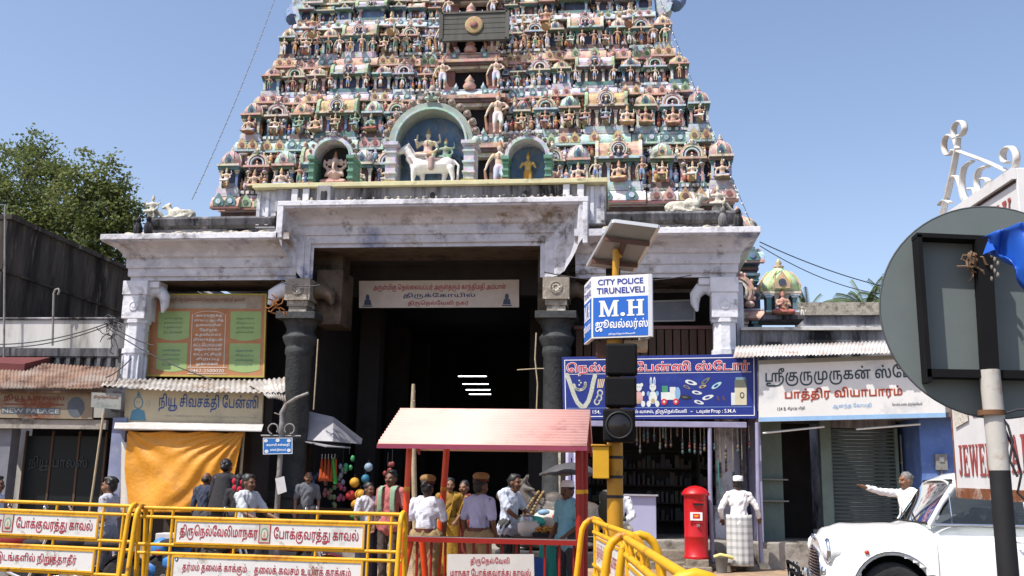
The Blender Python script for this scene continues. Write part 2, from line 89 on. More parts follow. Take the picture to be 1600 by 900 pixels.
TX = {
'BT': [8,21,48,23,9,37,24,19,50,12,20,9,4,14],
'BP': [24,11,20,26,41,19,14,30,44,-1,4,20,19,37],
'B1': [8,25,7,23,5,35,13,33,11,28,7,-1,2,7,27,4,17,21,37,-1,9,21,49,30,8,20,43,36],
'B2': [8,36,12,34,-1,8,25,16,26,-1,4,20,26,41,34],
'B3': [8,25,16,26,-1,4,19,5,34,-1,3,13,21,36,26,-1,4,20,26,41,34],
'KT': [8,21,48,23,9,37,24,19,50],
'KB': [12,20,9,4,14,-1,24,11,20,26,41,19,14,30,44,-1,4,20,19,37],
'F1': [23,9,37,25,16,-1,24,11,32,55,-1,39,24,7,20,36],
'F2': [24,4,20,19,21,37,-1,19,20,5,37,57,-1,8,21,48,23,9,37,24,19,50],
'F3': [7,54,29],
'G1': [56,41,48,46,48,4,32,-1,39,24,7,20,36],
'G2': [11,20,30,8,21,14,-1,19,21,13,20,11,20,14,34],
'G3': [40,18,14,8,-1,53,8,21],
'G4': [1,10,31,8,-1,24,4,20,12,8,21],
'L1': [9,21,47,-1,5,21,19,5,26,8,21,-1,24,11,32,55],
'L2': [9,21,47,-1,11,20,16,39],
'P': [[0,19,36,4,52,26,41],[12,20,19,28,7,-1,1,28,5,21,30],[8,25,16,19,14,21,32],[24,9,36,46,4],[3,8,19,21,13,20,17,36],[9,21,36,19,20,4,30,44,7,32],[4,28,7,23,11,20,34,12,32],[0,51,19,16,36,4,38],[19,28,7,20,28,5,21,13,36],[5,21,15,33,45],[46,4,20,34,4,38]],
'N1': [0,48,38,12,21,41,-1,23,9,37,25,16,13,33,11,36,-1,0,48,38,8,48,34,-1,4,20,31,8,21,12,8,21,-1,0,34,11,20,38],
'N2': [8,21,48,26,24,4,20,13,21,37],
'N3': [8,21,48,23,9,37,24,19,50,-1,9,4,36],
'M1': [6,22,19,37,16,36,39],
'Q1': [42,19,20,12,21,-1,5,32,10,8,21],
'Q2': [4,20,19,37,-1,9,21,25,16,13,34],
}
# ---------------------------------------------------------------- helpers
def at(px, py, Y=None, z=None):
    d = CM.to_3x3() @ V(((px-800)/FPX, -(py-450)/FPX, -1))
    t = Y/d.y if Y is not None else (z-CAMZ)/d.z
    return V((0, 0, CAMZ)) + d*t
def sm(t): t = max(0., min(1., t)); return t*t*(3-2*t)
def gz(x, y):
    a = sm((y-11.5)/6.5); b = sm((x-.9)/1.1)*sm((y-7)/4)
    return max(.25*a, .27*b)
def lin(h):
    h = h.lstrip('#'); o = []
    for i in (0, 2, 4):
        c = int(h[i:i+2], 16)/255; o.append(c/12.92 if c <= .04045 else ((c+.055)/1.055)**2.4)
    return (*o, 1)
_M = {}
def M(name, col, rough=.7, var=.18, scale=4., metal=0., bump=0., stain=None, alpha=None, emit=None, spec=.4, streak=False, coat=0., trans=0.):
    """procedural material: base colour broken up by two noises, optional stains and bump"""
    if name in _M: return _M[name]
    m = bpy.data.materials.new(name); m.use_nodes = True; t = m.node_tree; n = t.nodes; L = t.links.new
    b = n['Principled BSDF']; c = lin(col) if isinstance(col, str) else (*col, 1)
    b.inputs['Roughness'].default_value = rough; b.inputs['Metallic'].default_value = metal
    b.inputs['Specular IOR Level'].default_value = spec; b.inputs['Coat Weight'].default_value = coat
    b.inputs['Transmission Weight'].default_value = trans
    tc = n.new('ShaderNodeTexCoord')
    src = tc.outputs['Object']
    if streak:
        mp = n.new('ShaderNodeMapping'); mp.inputs['Scale'].default_value = (1, 1, .18); L(src, mp.inputs[0]); src = mp.outputs[0]
    out = None
    if var > 0:
        nz = n.new('ShaderNodeTexNoise'); nz.inputs['Scale'].default_value = scale; nz.inputs['Detail'].default_value = 6; nz.inputs['Roughness'].default_value = .65
        L(src, nz.inputs['Vector'])
        mr = n.new('ShaderNodeMapRange'); mr.inputs[1].default_value = .3; mr.inputs[2].default_value = .7
        mr.inputs[3].default_value = 1-var; mr.inputs[4].default_value = 1+var*.6
        L(nz.outputs[0], mr.inputs[0])
        mx = n.new('ShaderNodeMix'); mx.data_type = 'RGBA'; mx.blend_type = 'MULTIPLY'; mx.inputs[0].default_value = 1
        mx.inputs[6].default_value = c; L(mr.outputs[0], mx.inputs[7]); out = mx.outputs[2]
    if stain:
        for k, (sc_, amt, ssc) in enumerate(stain):
            n2 = n.new('ShaderNodeTexNoise'); n2.inputs['Scale'].default_value = ssc; n2.inputs['Detail'].default_value = 8; n2.inputs['Roughness'].default_value = .7
            n2.noise_dimensions = '4D'; n2.inputs['W'].default_value = 3.1*k+1
            L(src, n2.inputs['Vector'])
            r = n.new('ShaderNodeMapRange'); r.inputs[1].default_value = .62-amt*.25; r.inputs[2].default_value = .70-amt*.12; L(n2.outputs[0], r.inputs[0])
            r.clamp = True
            m2 = n.new('ShaderNodeMix'); m2.data_type = 'RGBA'; L(r.outputs[0], m2.inputs[0])
            if out is None: m2.inputs[6].default_value = c
            else: L(out, m2.inputs[6])
            m2.inputs[7].default_value = lin(sc_); out = m2.outputs[2]
    if out is None: b.inputs['Base Color'].default_value = c
    else: L(out, b.inputs['Base Color'])
    if bump:
        nb = n.new('ShaderNodeTexNoise'); nb.inputs['Scale'].default_value = scale*4; nb.inputs['Detail'].default_value = 5
        L(src, nb.inputs['Vector']); bp = n.new('ShaderNodeBump'); bp.inputs['Strength'].default_value = bump; bp.inputs['Distance'].default_value = .03
        L(nb.outputs[0], bp.inputs['Height']); L(bp.outputs[0], b.inputs['Normal'])
    if emit: b.inputs['Emission Color'].default_value = c; b.inputs['Emission Strength'].default_value = emit
    if alpha: b.inputs['Alpha'].default_value = alpha
    _M[name] = m
    return m
OFF = {}
def _link(name, me, parent, loc=None):
    o = bpy.data.objects.new(name, me); COL.objects.link(o)
    if parent is not None: o.parent = parent
    if loc is not None: o.location = loc
    return o
def tag(o, label, cat, group=None, kind=None):
    if label: o['label'] = label
    if cat: o['category'] = cat
    if group: o['group'] = group
    if kind: o['kind'] = kind
    return o
def thing(name, label, cat, loc=(0, 0, 0), group=None, rz=0):
    o = bpy.data.objects.new(name, None); COL.objects.link(o); o.location = loc; o.rotation_euler = (0, 0, rz)
    o.empty_display_size = .1
    return tag(o, label, cat, group)
def copy_tree(o, parent=None):
    c = o.copy(); COL.objects.link(c)
    if parent is not None: c.parent = parent
    for ch in [k for k in bpy.data.objects if k.parent == o]: copy_tree(ch, c)
    return c
def root_loc(p):
    while p.parent is not None: p = p.parent
    return V(p.location)
class MB:
    def __init__(s): s.v = []; s.f = []; s.m = []; s.sm = []; s.mats = []; s.done = []
    def cut(s):
        """what was added so far becomes an object of its own; what follows another of the same name"""
        if s.v: k = MB(); k.v, k.f, k.m, k.sm, k.mats = s.v, s.f, s.m, s.sm, s.mats; d = s.done; s.__init__(); s.done = d+[k]
    def mi(s, m):
        if m not in s.mats: s.mats.append(m)
        return s.mats.index(m)
    def add(s, vs, fs, m, smooth=False):
        k = len(s.v); s.v += [tuple(p) for p in vs]; i = s.mi(m)
        for f in fs: s.f.append(tuple(k+j for j in f)); s.m.append(i); s.sm.append(smooth)
    def quad(s, a, b, c, d, m): s.add([a, b, c, d], [(0, 1, 2, 3)], m)
    def hexa(s, p, m):          # 8 points: bottom loop 0-3, top loop 4-7
        s.add(p, [(3, 2, 1, 0), (4, 5, 6, 7), (0, 1, 5, 4), (1, 2, 6, 5), (2, 3, 7, 6), (3, 0, 4, 7)], m)
    def box(s, x0, x1, y0, y1, z0, z1, m):
        s.hexa([(x0, y0, z0), (x1, y0, z0), (x1, y1, z0), (x0, y1, z0), (x0, y0, z1), (x1, y0, z1), (x1, y1, z1), (x0, y1, z1)], m)
    def obox(s, c, sx, sy, sz, m, rot=None):
        rot = rot or Mx.Identity(3)
        ps = [V(c)+rot @ V((a*sx/2, b*sy/2, d*sz/2)) for d in (-1, 1) for a, b in ((-1, -1), (1, -1), (1, 1), (-1, 1))]
        s.hexa(ps, m)
    def tube(s, pts, r, m, n=8, closed=False, flat=None):
        pts = [V(p) for p in pts]; N = len(pts); rs = r if isinstance(r, (list, tuple)) else [r]*N
        vs = []; fs = []; up = None
        for i, p in enumerate(pts):
            if closed: t = pts[(i+1) % N]-pts[i-1]
            else: t = pts[min(i+1, N-1)]-pts[max(i-1, 0)]
            if t.length < 1e-9: t = V((0, 0, 1))
            t.normalize()
            if up is None: up = V((0, 0, 1)) if abs(t.z) < .9 else V((1, 0, 0))
            a = up-t*up.dot(t)
            if a.length < 1e-6: a = t.orthogonal()
            a.normalize(); up = a; b = t.cross(a)
            for k in range(n):
                q = 2*PI*(k+.5)/n
                fa, fb = flat if flat else (1, 1)
                vs.append(p+a*math.cos(q)*rs[i]*fa+b*math.sin(q)*rs[i]*fb)
        for i in range(N if closed else N-1):
            j = (i+1) % N
            for k in range(n):
                k2 = (k+1) % n; fs.append((i*n+k, i*n+k2, j*n+k2, j*n+k))
        s.add(vs, fs, m, n > 5)
        if not closed: s.add(vs[:n], [tuple(range(n-1, -1, -1))], m); s.add(vs[-n:], [tuple(range(n))], m)
    def lathe(s, prof, m, n=16, c=(0, 0, 0), sq=(1, 1), rot0=0., smooth=True, axis='z', mats=None):
        vs = []; fs = []; N = len(prof)
        for r, z in prof:
            for k in range(n):
                a = 2*PI*k/n+rot0; x, y = r*math.cos(a)*sq[0], r*math.sin(a)*sq[1]
                p = (x, y, z) if axis == 'z' else ((x, z, y) if axis == 'y' else (z, x, y))
                vs.append((c[0]+p[0], c[1]+p[1], c[2]+p[2]))
        for i in range(N-1):
            for k in range(n):
                k2 = (k+1) % n; fs.append((i*n+k, i*n+k2, (i+1)*n+k2, (i+1)*n+k))
        s.add(vs, fs, m, smooth); s.add(vs[:n], [tuple(range(n-1, -1, -1))], m); s.add(vs[-n:], [tuple(range(n))], m)
    def ell(s, c, r, m, n=10, rot=None):
        vs = []; fs = []; h = max(4, n//2+1)
        for i in range(h+1):
            t = PI*i/h
            for k in range(n):
                a = 2*PI*k/n; p = V((r[0]*math.sin(t)*math.cos(a), r[1]*math.sin(t)*math.sin(a), r[2]*math.cos(t)))
                if rot: p = rot @ p
                vs.append(V(c)+p)
        for i in range(h):
            for k in range(n):
                k2 = (k+1) % n; fs.append((i*n+k, (i+1)*n+k, (i+1)*n+k2, i*n+k2))
        s.add(vs, fs, m, True)
    def prism(s, poly, a0, a1, m, axis='y', f=None):   # poly in (u,w): axis y -> (x,z), x -> (y,z), z -> (x,y)
        def P(u, w, a):
            p = (u, a, w) if axis == 'y' else ((a, u, w) if axis == 'x' else (u, w, a))
            return f(V(p)) if f else p
        n = len(poly); vs = [P(u, w_, a0) for u, w_ in poly]+[P(u, w_, a1) for u, w_ in poly]
        fs = [tuple(range(n)), tuple(range(2*n-1, n-1, -1))]+[(i, n+i, n+(i+1) % n, (i+1) % n) for i in range(n)]
        s.add(vs, fs, m)
    def grid(s, fn, nu, nv, m, smooth=True):
        vs = [fn(i/nu, j/nv) for j in range(nv+1) for i in range(nu+1)]
        fs = [(j*(nu+1)+i, j*(nu+1)+i+1, (j+1)*(nu+1)+i+1, (j+1)*(nu+1)+i) for j in range(nv) for i in range(nu)]
        s.add(vs, fs, m, smooth)
    def build(s, name, parent=None, bev=0, local=False, solid=0, off=None):
        """one mesh object; authored in world space unless local, stored relative to its thing"""
        for k in s.done: k.build(name, parent, bev, local, solid, off)
        if s.done and not s.v: return None
        me = bpy.data.meshes.new(name)
        o_ = V((0, 0, 0))
        if parent is not None and not local: o_ = root_loc(parent)
        if off is not None: o_ = V(off)
        me.from_pydata([tuple(V(p)-o_) for p in s.v], [], s.f)
        for m in s.mats: me.materials.append(m)
        me.polygons.foreach_set('material_index', s.m); me.polygons.foreach_set('use_smooth', s.sm); me.update()
        import bmesh
        b = bmesh.new(); b.from_mesh(me); bmesh.ops.recalc_face_normals(b, faces=b.faces); b.to_mesh(me); b.free()
        o = _link(name, me, parent, off if parent is None else None)
        if bev:
            d = o.modifiers.new('bevel', 'BEVEL'); d.width = bev; d.segments = 2; d.limit_method = 'ANGLE'; d.angle_limit = R(40)
        if solid:
            d = o.modifiers.new('solid', 'SOLIDIFY'); d.thickness = solid; d.offset = 0
        return o
def solo(mb, name, label, cat, loc=(0, 0, 0), group=None, kind=None, **k):
    return tag(mb.build(name, None, off=loc, **k), label, cat, group, kind)
# --- smooth one-surface bodies: capsules and ellipsoids merged by a voxel remesh, coloured by nearest primitive
def _prim_mesh(mb, p, m):
    if p[0] == 'c':
        _, a, b, ra, rb = p[:5]; a = V(a); b = V(b); d = b-a; L = d.length
        if L < 1e-6: mb.ell(a, (ra,)*3, m, 10); return
        u = d/L; pts = []; rs = []
        for k in range(1, 5): q = PI/2*k/4; pts.append(a-u*ra*math.cos(q)); rs.append(ra*math.sin(q))
        for k in range(4, 0, -1): q = PI/2*k/4; pts.append(b+u*rb*math.cos(q)); rs.append(rb*math.sin(q))
        mb.tube(pts, rs, m, 10)
    else: mb.ell(p[1], p[2], m, 14, p[3])
def blob(name, prims, mats, parent=None, vox=.012, smooth=2, loc=None, scale=1., fold=0.):
    mb = MB(); m0 = mats[0]
    for p in prims: _prim_mesh(mb, p, m0)
    me = bpy.data.meshes.new('tmp'); me.from_pydata([tuple(V(p)*scale) for p in mb.v], [], mb.f); me.update()
    o = bpy.data.objects.new('tmp', me); COL.objects.link(o)
    r = o.modifiers.new('r', 'REMESH'); r.mode = 'VOXEL'; r.voxel_size = vox; r.use_smooth_shade = True
    if smooth: s = o.modifiers.new('s', 'SMOOTH'); s.factor = .5; s.iterations = smooth
    dg = bpy.context.evaluated_depsgraph_get(); m2 = bpy.data.meshes.new_from_object(o.evaluated_get(dg), depsgraph=dg)
    bpy.data.objects.remove(o); bpy.data.meshes.remove(me)
    m2.name = name
    if fold:      # cloth creases: push vertices along their normals
        n = len(m2.vertices); c = np.empty(n*3); m2.vertices.foreach_get('co', c); c = c.reshape(-1, 3); nn = np.empty(n*3); m2.vertices.foreach_get('normal', nn); nn = nn.reshape(-1, 3)
        x, y, z = c.T; ph = float(prims[0][1][0])*40+len(prims)
        d = np.sin(z*34+9*np.sin(x*11+ph)+5*np.sin(y*17))*.5+np.sin(z*19-x*31+ph*2+4*np.sin(y*23+z*8))*.6+np.sin(x*55+z*13+3*np.sin(z*21))*.35
        c = c+nn*(d*fold)[:, None]; m2.vertices.foreach_set('co', c.ravel()); m2.update()
    m2.materials.clear()
    for m in mats: m2.materials.append(m)
    if len(mats) > 1:
        nf = len(m2.polygons); c = np.empty(nf*3); m2.polygons.foreach_get('center', c); c = c.reshape(-1, 3)/scale
        best = np.full(nf, 1e9); mi = np.zeros(nf, int)
        for p in prims:
            if p[0] == 'c':
                a = np.array(p[1], float); b = np.array(p[2], float); d = b-a; L2 = max(1e-12, d @ d)
                t = np.clip(((c-a) @ d)/L2, 0, 1); q = np.linalg.norm(c-a-t[:, None]*d, axis=1)-(p[3]+t*(p[4]-p[3])); k = p[5]
            else:
                x = c-np.array(p[1], float)
                if p[3] is not None: x = x @ np.array(p[3])
                rr = np.array(p[2], float); q = (np.linalg.norm(x/rr, axis=1)-1)*rr.min(); k = p[4]
            s_ = q < best; best[s_] = q[s_]; mi[s_] = k
        m2.polygons.foreach_set('material_index', mi)
    m2.polygons.foreach_set('use_smooth', [True]*len(m2.polygons))
    return _link(name, m2, parent, loc)
# --- lettering
_gl = {}
def _glyphs():
    for i, g in enumerate(GD):
        _gl[i] = (g[0], [[(c[k], c[k+1]) for k in range(0, len(c), 2)] for c in g[1:] if len(c) > 5])
_glyphs()
def _curve_mesh(contours, bold):
    cu = bpy.data.curves.new('t', 'CURVE'); cu.dimensions = '2D'; cu.fill_mode = 'BOTH'; cu.offset = bold
    for c in contours:
        s = cu.splines.new('POLY'); s.points.add(len(c)-1); s.use_cyclic_u = True
        for k, (x, y) in enumerate(c): s.points[k].co = (x, y, 0, 1)
    o = bpy.data.objects.new('t', cu); me = bpy.data.meshes.new_from_object(o)
    bpy.data.objects.remove(o); bpy.data.curves.remove(cu)
    v = [(p.co.x, p.co.y) for p in me.vertices]; f = [tuple(p.vertices) for p in me.polygons]; bpy.data.meshes.remove(me)
    return v, f
def _winding(p, cs):
    n = 0
    for c in cs:
        for k in range(len(c)):
            (x0, y0), (x1, y1) = c[k-1], c[k]
            if (y0 <= p[1]) != (y1 <= p[1]):
                if x0+(p[1]-y0)/(y1-y0)*(x1-x0) > p[0]: n += 1 if y1 > y0 else -1
    return n
_filled = {}
def _fill(g, bold):
    """triangles of one glyph; overlapping outlines are united by their winding"""
    if (g, bold) in _filled: return _filled[(g, bold)]
    from mathutils.geometry import delaunay_2d_cdt
    cs = []
    for c in _gl[g][1]:
        q = []; N = len(c)
        for k in range(N):
            a, b, d = V(c[k-1]), V(c[k]), V(c[(k+1) % N]); u = (b-a).normalized(); w_ = (d-b).normalized(); n = V((-u.y-w_.y, u.x+w_.x))
            if n.length > .2: n = n/max(.5, n.length*n.length/2)
            q.append(tuple(b+n*bold/.006))
        cs.append(q)
    vs = []; es = []
    for c in cs: k = len(vs); vs += [V(p) for p in c]; es += [(k+i, k+(i+1) % len(c)) for i in range(len(c))]
    v, e, f, *_ = delaunay_2d_cdt(vs, es, [], 0, .01)
    f = [tuple(t) for t in f if _winding(sum((v[i] for i in t), V((0, 0)))/3, cs)]
    _filled[(g, bold)] = ([tuple(p) for p in v], f); return _filled[(g, bold)]
def tamil(key, bold=0.):
    t = TX[key] if isinstance(key, str) else TX[key[0]][key[1]]
    vs = []; fs = []; x = 0
    for ch in t:
        if ch < 0: x += .26; continue
        v, f = _fill(ch, bold); k = len(vs); vs += [(x+a*.006, b*.006) for a, b in v]; fs += [tuple(k+i for i in t_) for t_ in f]; x += _gl[ch][0]*.006+.012
    used = sorted({i for f in fs for i in f}); rm = {o: n for n, o in enumerate(used)}
    return [vs[i] for i in used], [tuple(rm[i] for i in f) for f in fs]
def latin(t, bold=0.):
    cu = bpy.data.curves.new('t', 'FONT'); cu.body = t; cu.size = 1; cu.offset = bold; cu.resolution_u = 3
    o = bpy.data.objects.new('t', cu); me = bpy.data.meshes.new_from_object(o)
    bpy.data.objects.remove(o); bpy.data.curves.remove(cu)
    v = [(p.co.x, p.co.y) for p in me.vertices]; f = [tuple(p.vertices) for p in me.polygons]; bpy.data.meshes.remove(me)
    return v, f
SERIF = {   # strokes on a 0..1 x 0..1 cell: width, polygons
 'M': (1.0, [[(0,0),(.3,0),(.3,.07),(.21,.07),(.21,.75),(.45,0),(.53,0),(.77,.75),(.77,.07),(.66,.07),(.66,0),(1,0),(1,.07),(.93,.07),(.93,.93),(1,.93),(1,1),(.75,1),(.51,.28),(.27,1),(0,1),(0,.93),(.08,.93),(.08,.07),(0,.07)]]),
 'H': (.85, [[(0,0),(.36,0),(.36,.07),(.27,.07),(.27,.46),(.58,.46),(.58,.07),(.49,.07),(.49,0),(.85,0),(.85,.07),(.77,.07),(.77,.93),(.85,.93),(.85,1),(.49,1),(.49,.93),(.58,.93),(.58,.56),(.27,.56),(.27,.93),(.36,.93),(.36,1),(0,1),(0,.93),(.08,.93),(.08,.07),(0,.07)]]),
 'E': (.7, [[(0,0),(.7,0),(.7,.28),(.62,.28),(.58,.09),(.28,.09),(.28,.47),(.42,.47),(.45,.36),(.52,.36),(.52,.68),(.45,.68),(.42,.57),(.28,.57),(.28,.91),(.56,.91),(.6,.74),(.67,.74),(.67,1),(0,1),(0,.93),(.08,.93),(.08,.07),(0,.07)]]),
 'F': (.66, [[(0,0),(.38,0),(.38,.07),(.28,.07),(.28,.46),(.42,.46),(.45,.35),(.52,.35),(.52,.68),(.45,.68),(.42,.56),(.28,.56),(.28,.91),(.55,.91),(.6,.74),(.66,.74),(.66,1),(0,1),(0,.93),(.08,.93),(.08,.07),(0,.07)]]),
 'L': (.68, [[(0,0),(.68,0),(.68,.32),(.61,.32),(.55,.09),(.28,.09),(.28,.93),(.38,.93),(.38,1),(0,1),(0,.93),(.08,.93),(.08,.07),(0,.07)]]),
 'J': (.5, [[(.02,.1),(.1,0),(.26,0),(.36,.08),(.4,.22),(.4,.93),(.5,.93),(.5,1),(.1,1),(.1,.93),(.2,.93),(.2,.2),(.15,.1),(.12,.2),(.02,.24)]]),
 'W': (1.1, [[(.24,0),(.36,0),(.55,.62),(.74,0),(.86,0),(1.04,.93),(1.1,.93),(1.1,1),(.84,1),(.84,.93),(.94,.93),(.83,.32),(.64,.93),(.7,.93),(.7,1),(.4,1),(.4,.93),(.47,.93),(.49,.84),(.35,.32),(.22,.93),(.32,.93),(.32,1),(0,1),(0,.93),(.06,.93)]]),
 'R': (.8, [[(0,0),(.36,0),(.36,.07),(.28,.07),(.28,.44),(.36,.44),(.56,0),(.8,0),(.8,.07),(.73,.07),(.55,.46),(.66,.54),(.7,.72),(.66,.9),(.55,1),(0,1),(0,.93),(.08,.93),(.08,.07),(0,.07)], [(.28,.54),(.28,.91),(.42,.91),(.49,.83),(.49,.62),(.42,.54)]]),
 'Y': (.8, [[(.22,0),(.58,0),(.58,.07),(.5,.07),(.5,.42),(.73,.93),(.8,.93),(.8,1),(.54,1),(.54,.93),(.62,.93),(.46,.55),(.3,.93),(.37,.93),(.37,1),(0,1),(0,.93),(.07,.93),(.3,.42),(.3,.07),(.22,.07)]]),
 'A': (.85, [[(0,0),(.28,0),(.28,.07),(.2,.07),(.26,.26),(.5,.26),(.56,.07),(.46,.07),(.46,0),(.85,0),(.85,.07),(.78,.07),(.5,1),(.36,1),(.07,.07),(0,.07)], [(.29,.35),(.38,.66),(.47,.35)]]),
 'I': (.4, [[(0,0),(.4,0),(.4,.07),(.3,.07),(.3,.93),(.4,.93),(.4,1),(0,1),(0,.93),(.1,.93),(.1,.07),(0,.07)]]),
 '.': (.25, [[(.12+.11*math.cos(k*PI/5), .11+.11*math.sin(k*PI/5)) for k in range(10)]]),
}
def serif(t, bold=0.):
    cs = []; x = 0
    for ch in t:
        if ch == ' ': x += .35; continue
        wd, ps = SERIF[ch]; cs += [[(x+a, b) for a, b in p] for p in ps]; x += wd+.1
    return _curve_mesh(cs, bold)
class Panel:
    """a flat board given by its four corners (TL,TR,BR,BL) with thickness to the back"""
    def __init__(s, tl, tr, br, bl, th=.06):
        s.c = [V(p) for p in (tl, tr, br, bl)]; s.n = (s.c[1]-s.c[0]).cross(s.c[3]-s.c[0]).normalized()
        s.n = -s.n if False else s.n
        s.th = th
    def pt(s, u, v, d=0.):
        a, b, c, e = s.c; return (a*(1-u)+b*u)*(1-v)+(e*(1-u)+c*u)*v+s.front*d
    @property
    def front(s):
        return -s.n
    def slab(s, mb, m, u0=0, v0=0, u1=1, v1=1, d0=None, d1=0.):
        d0 = -s.th if d0 is None else d0
        q = [(u0, v1), (u1, v1), (u1, v0), (u0, v0)]
        mb.hexa([s.pt(u, v, d0) for u, v in q]+[s.pt(u, v, d1) for u, v in q], m)
    def frame(s, mb, m, wd, d=.02, u0=0, v0=0, u1=1, v1=1):
        W = (s.c[1]-s.c[0]).length; Hh = (s.c[3]-s.c[0]).length; a = wd/W; b = wd/Hh
        s.slab(mb, m, u0, v0, u1, v0+b, 0, d); s.slab(mb, m, u0, v1-b, u1, v1, 0, d)
        s.slab(mb, m, u0, v0+b, u0+a, v1-b, 0, d); s.slab(mb, m, u1-a, v0+b, u1, v1-b, 0, d)
    def text(s, tm, u0, v0, u1, v1, m, name='lettering', parent=None, d=.006, keep=False, mb=None):
        v, f = tm; xs = [p[0] for p in v]; ys = [p[1] for p in v]
        x0, x1, y0, y1 = min(xs), max(xs), min(ys), max(ys)
        q = mb or MB()
        q.add([s.pt(u0+(u1-u0)*(x-x0)/(x1-x0), v1+(v0-v1)*(y-y0)/(y1-y0), d) for x, y in v], f, m)
        return q if mb else q.build(name, parent)
    def poly(s, mb, pts, m, d=.005): mb.add([s.pt(u, v, d) for u, v in pts], [tuple(range(len(pts)))], m)
    def disc(s, mb, u, v, ru, rv, m, d=.005, n=20, a0=0, a1=2*PI):
        s.poly(mb, [(u+ru*math.cos(a0+(a1-a0)*k/n), v-rv*math.sin(a0+(a1-a0)*k/n)) for k in range(n)], m, d)
def pan(pts, Y, th=.06):
    ys = Y if isinstance(Y, (list, tuple)) else [Y]*4
    return Panel(*[at(px, py, y) for (px, py), y in zip(pts, ys)], th=th)
def corrug(mb, a, b, c, d, m, waves=30, amp=.02, sag=0., rnd=None, jag=0.):
    """corrugated sheet a-b (top edge) to d-c (eave); waves run from top edge to eave"""
    a, b, c, d = V(a), V(b), V(c), V(d); nrm = (b-a).cross(d-a).normalized()
    rnd = rnd or random.Random(1); N = waves*4; js = [rnd.uniform(-jag, jag) for _ in range(N//8+2)]
    def fn(u, v):
        p = (a*(1-u)+b*u)*(1-v)+(d*(1-u)+c*u)*v
        p = p+nrm*amp*math.sin(u*waves*2*PI)
        p = p+(c-b).normalized()*js[int(u*N)//8]*v
        p.z -= sag*math.sin(PI*u)*v
        return p
    mb.grid(fn, N, 3, m)
# ---------------------------------------------------------------- materials
WHITEW = M('whitewash', (.54, .55, .605), .85, .16, 2.2, stain=[('#6a7494', .40, .8), ('#7d7061', .34, 1.1), ('#d3d3da', .45, 3.), ('#5a5654', .2, 1.7)], bump=.45)
WHITEC = M('whitewash_clean', (.66, .67, .72), .85, .12, 3, stain=[('#7c7a80', .42, 1.5), ('#6b6258', .2, 2.6)], bump=.4)
GRIME = M('grimy_plaster', (.42, .42, .45), .9, .3, 1.6, stain=[('#15161a', 1.0, .9), ('#8d8a88', .4, 2.5)], bump=.5, streak=True)
SOOT = M('black_mould', (.10, .10, .11), .95, .4, 2, stain=[('#8b8b90', .5, 1.2), ('#0c0c0e', .6, 3)], bump=.5, streak=True)
RUBBLE = M('rubble', (.45, .40, .34), .95, .4, 9, stain=[('#4a4036', .55, 3.), ('#d5ccbc', .5, 6)], bump=1.)
CREAM = M('cream_paint', '#c9c39a', .7, .15, 4, stain=[('#6f6a58', .3, 2)])
STONE = M('dark_granite', (.045, .048, .05), .75, .3, 5, stain=[('#23272a', .5, 3)], bump=.4)
STONEB = M('brown_granite', (.10, .072, .05), .8, .3, 4, stain=[('#24190f', .5, 2)], bump=.4)
STONEL = M('lime_splashed_granite', (.26, .23, .19), .8, .3, 6, stain=[('#cfcac0', .4, 5)], bump=.4)
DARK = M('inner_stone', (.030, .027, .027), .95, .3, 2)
WOOD = M('old_wood', (.09, .05, .032), .8, .35, 6, streak=True)
CONC = M('cement', (.30, .28, .25), .9, .25, 3, stain=[('#4b443b', .45, 2)], bump=.4)
BLOCKP = M('faded_limewash', (.55, .55, .53), .9, .15, 1.5, stain=[('#807c76', .45, .9)], bump=.3, streak=True)
RUST = M('rusty_tin', (.22, .135, .095), .8, .4, 3, stain=[('#857a72', .55, 1.6), ('#45261a', .5, 2.5)])
TIN = M('weathered_tin', (.34, .32, .30), .55, .25, 3, stain=[('#7c6a58', .5, 2), ('#c8c4bc', .4, 4)])
TINW = M('whitened_tin', (.50, .48, .46), .7, .2, 3, stain=[('#9c8578', .4, 1.5)], bump=.2)
BLACK = M('black_paint', (.018, .019, .021), .55, .2, 6)
BLACKM = M('black_metal', (.006, .006, .007), .7, .2, 6, spec=.15)
STEEL = M('steel', (.45, .45, .46), .35, .15, 6, metal=.9)
CHROME = M('chrome', (.75, .76, .78), .12, 0, metal=1.)
WHITEP = M('white_paint', (.78, .78, .78), .6, .06, 5)
IRON = M('grey_iron', (.22, .22, .21), .55, .25, 5, stain=[('#5a4334', .35, 4)])
WIREM = M('cable_rubber', (.03, .03, .035), .6, 0)
BAMBOO = M('bamboo', (.38, .31, .20), .7, .25, 8)
RED = M('red_lettering', '#a3112b', .6, .1, 8)
def paint(h, **k): return M('paint_'+h.strip('#'), h, k.pop('rough', .6), k.pop('var', .12), k.pop('scale', 6), **k)

# ---------------------------------------------------------------- ground
g = MB()
GRD = M('street_ground', (.32, .225, .15), .95, .25, 1.2, stain=[('#8a6a4c', .45, .5), ('#b99a78', .4, 2.2), ('#5f5246', .3, .35)], bump=.5)
ys = [-30, -10, 0, 4]+[6+i*.5 for i in range(28)]+[21, 24, 30, 45, 80, 200, 900]
xs = [-900, -200, -60, -30, -20, -14, -10, -7, -4, -2, -1, 0]+[.3*i for i in range(1, 12)]+[4, 5, 7, 10, 15, 25, 60, 200, 900]
vs = [(x, y, gz(x, y)) for y in ys for x in xs]; nx = len(xs)
g.add(vs, [(j*nx+i, j*nx+i+1, (j+1)*nx+i+1, (j+1)*nx+i) for j in range(len(ys)-1) for i in range(nx-1)], GRD, True)
solo(g, 'ground', None, None, kind='structure')
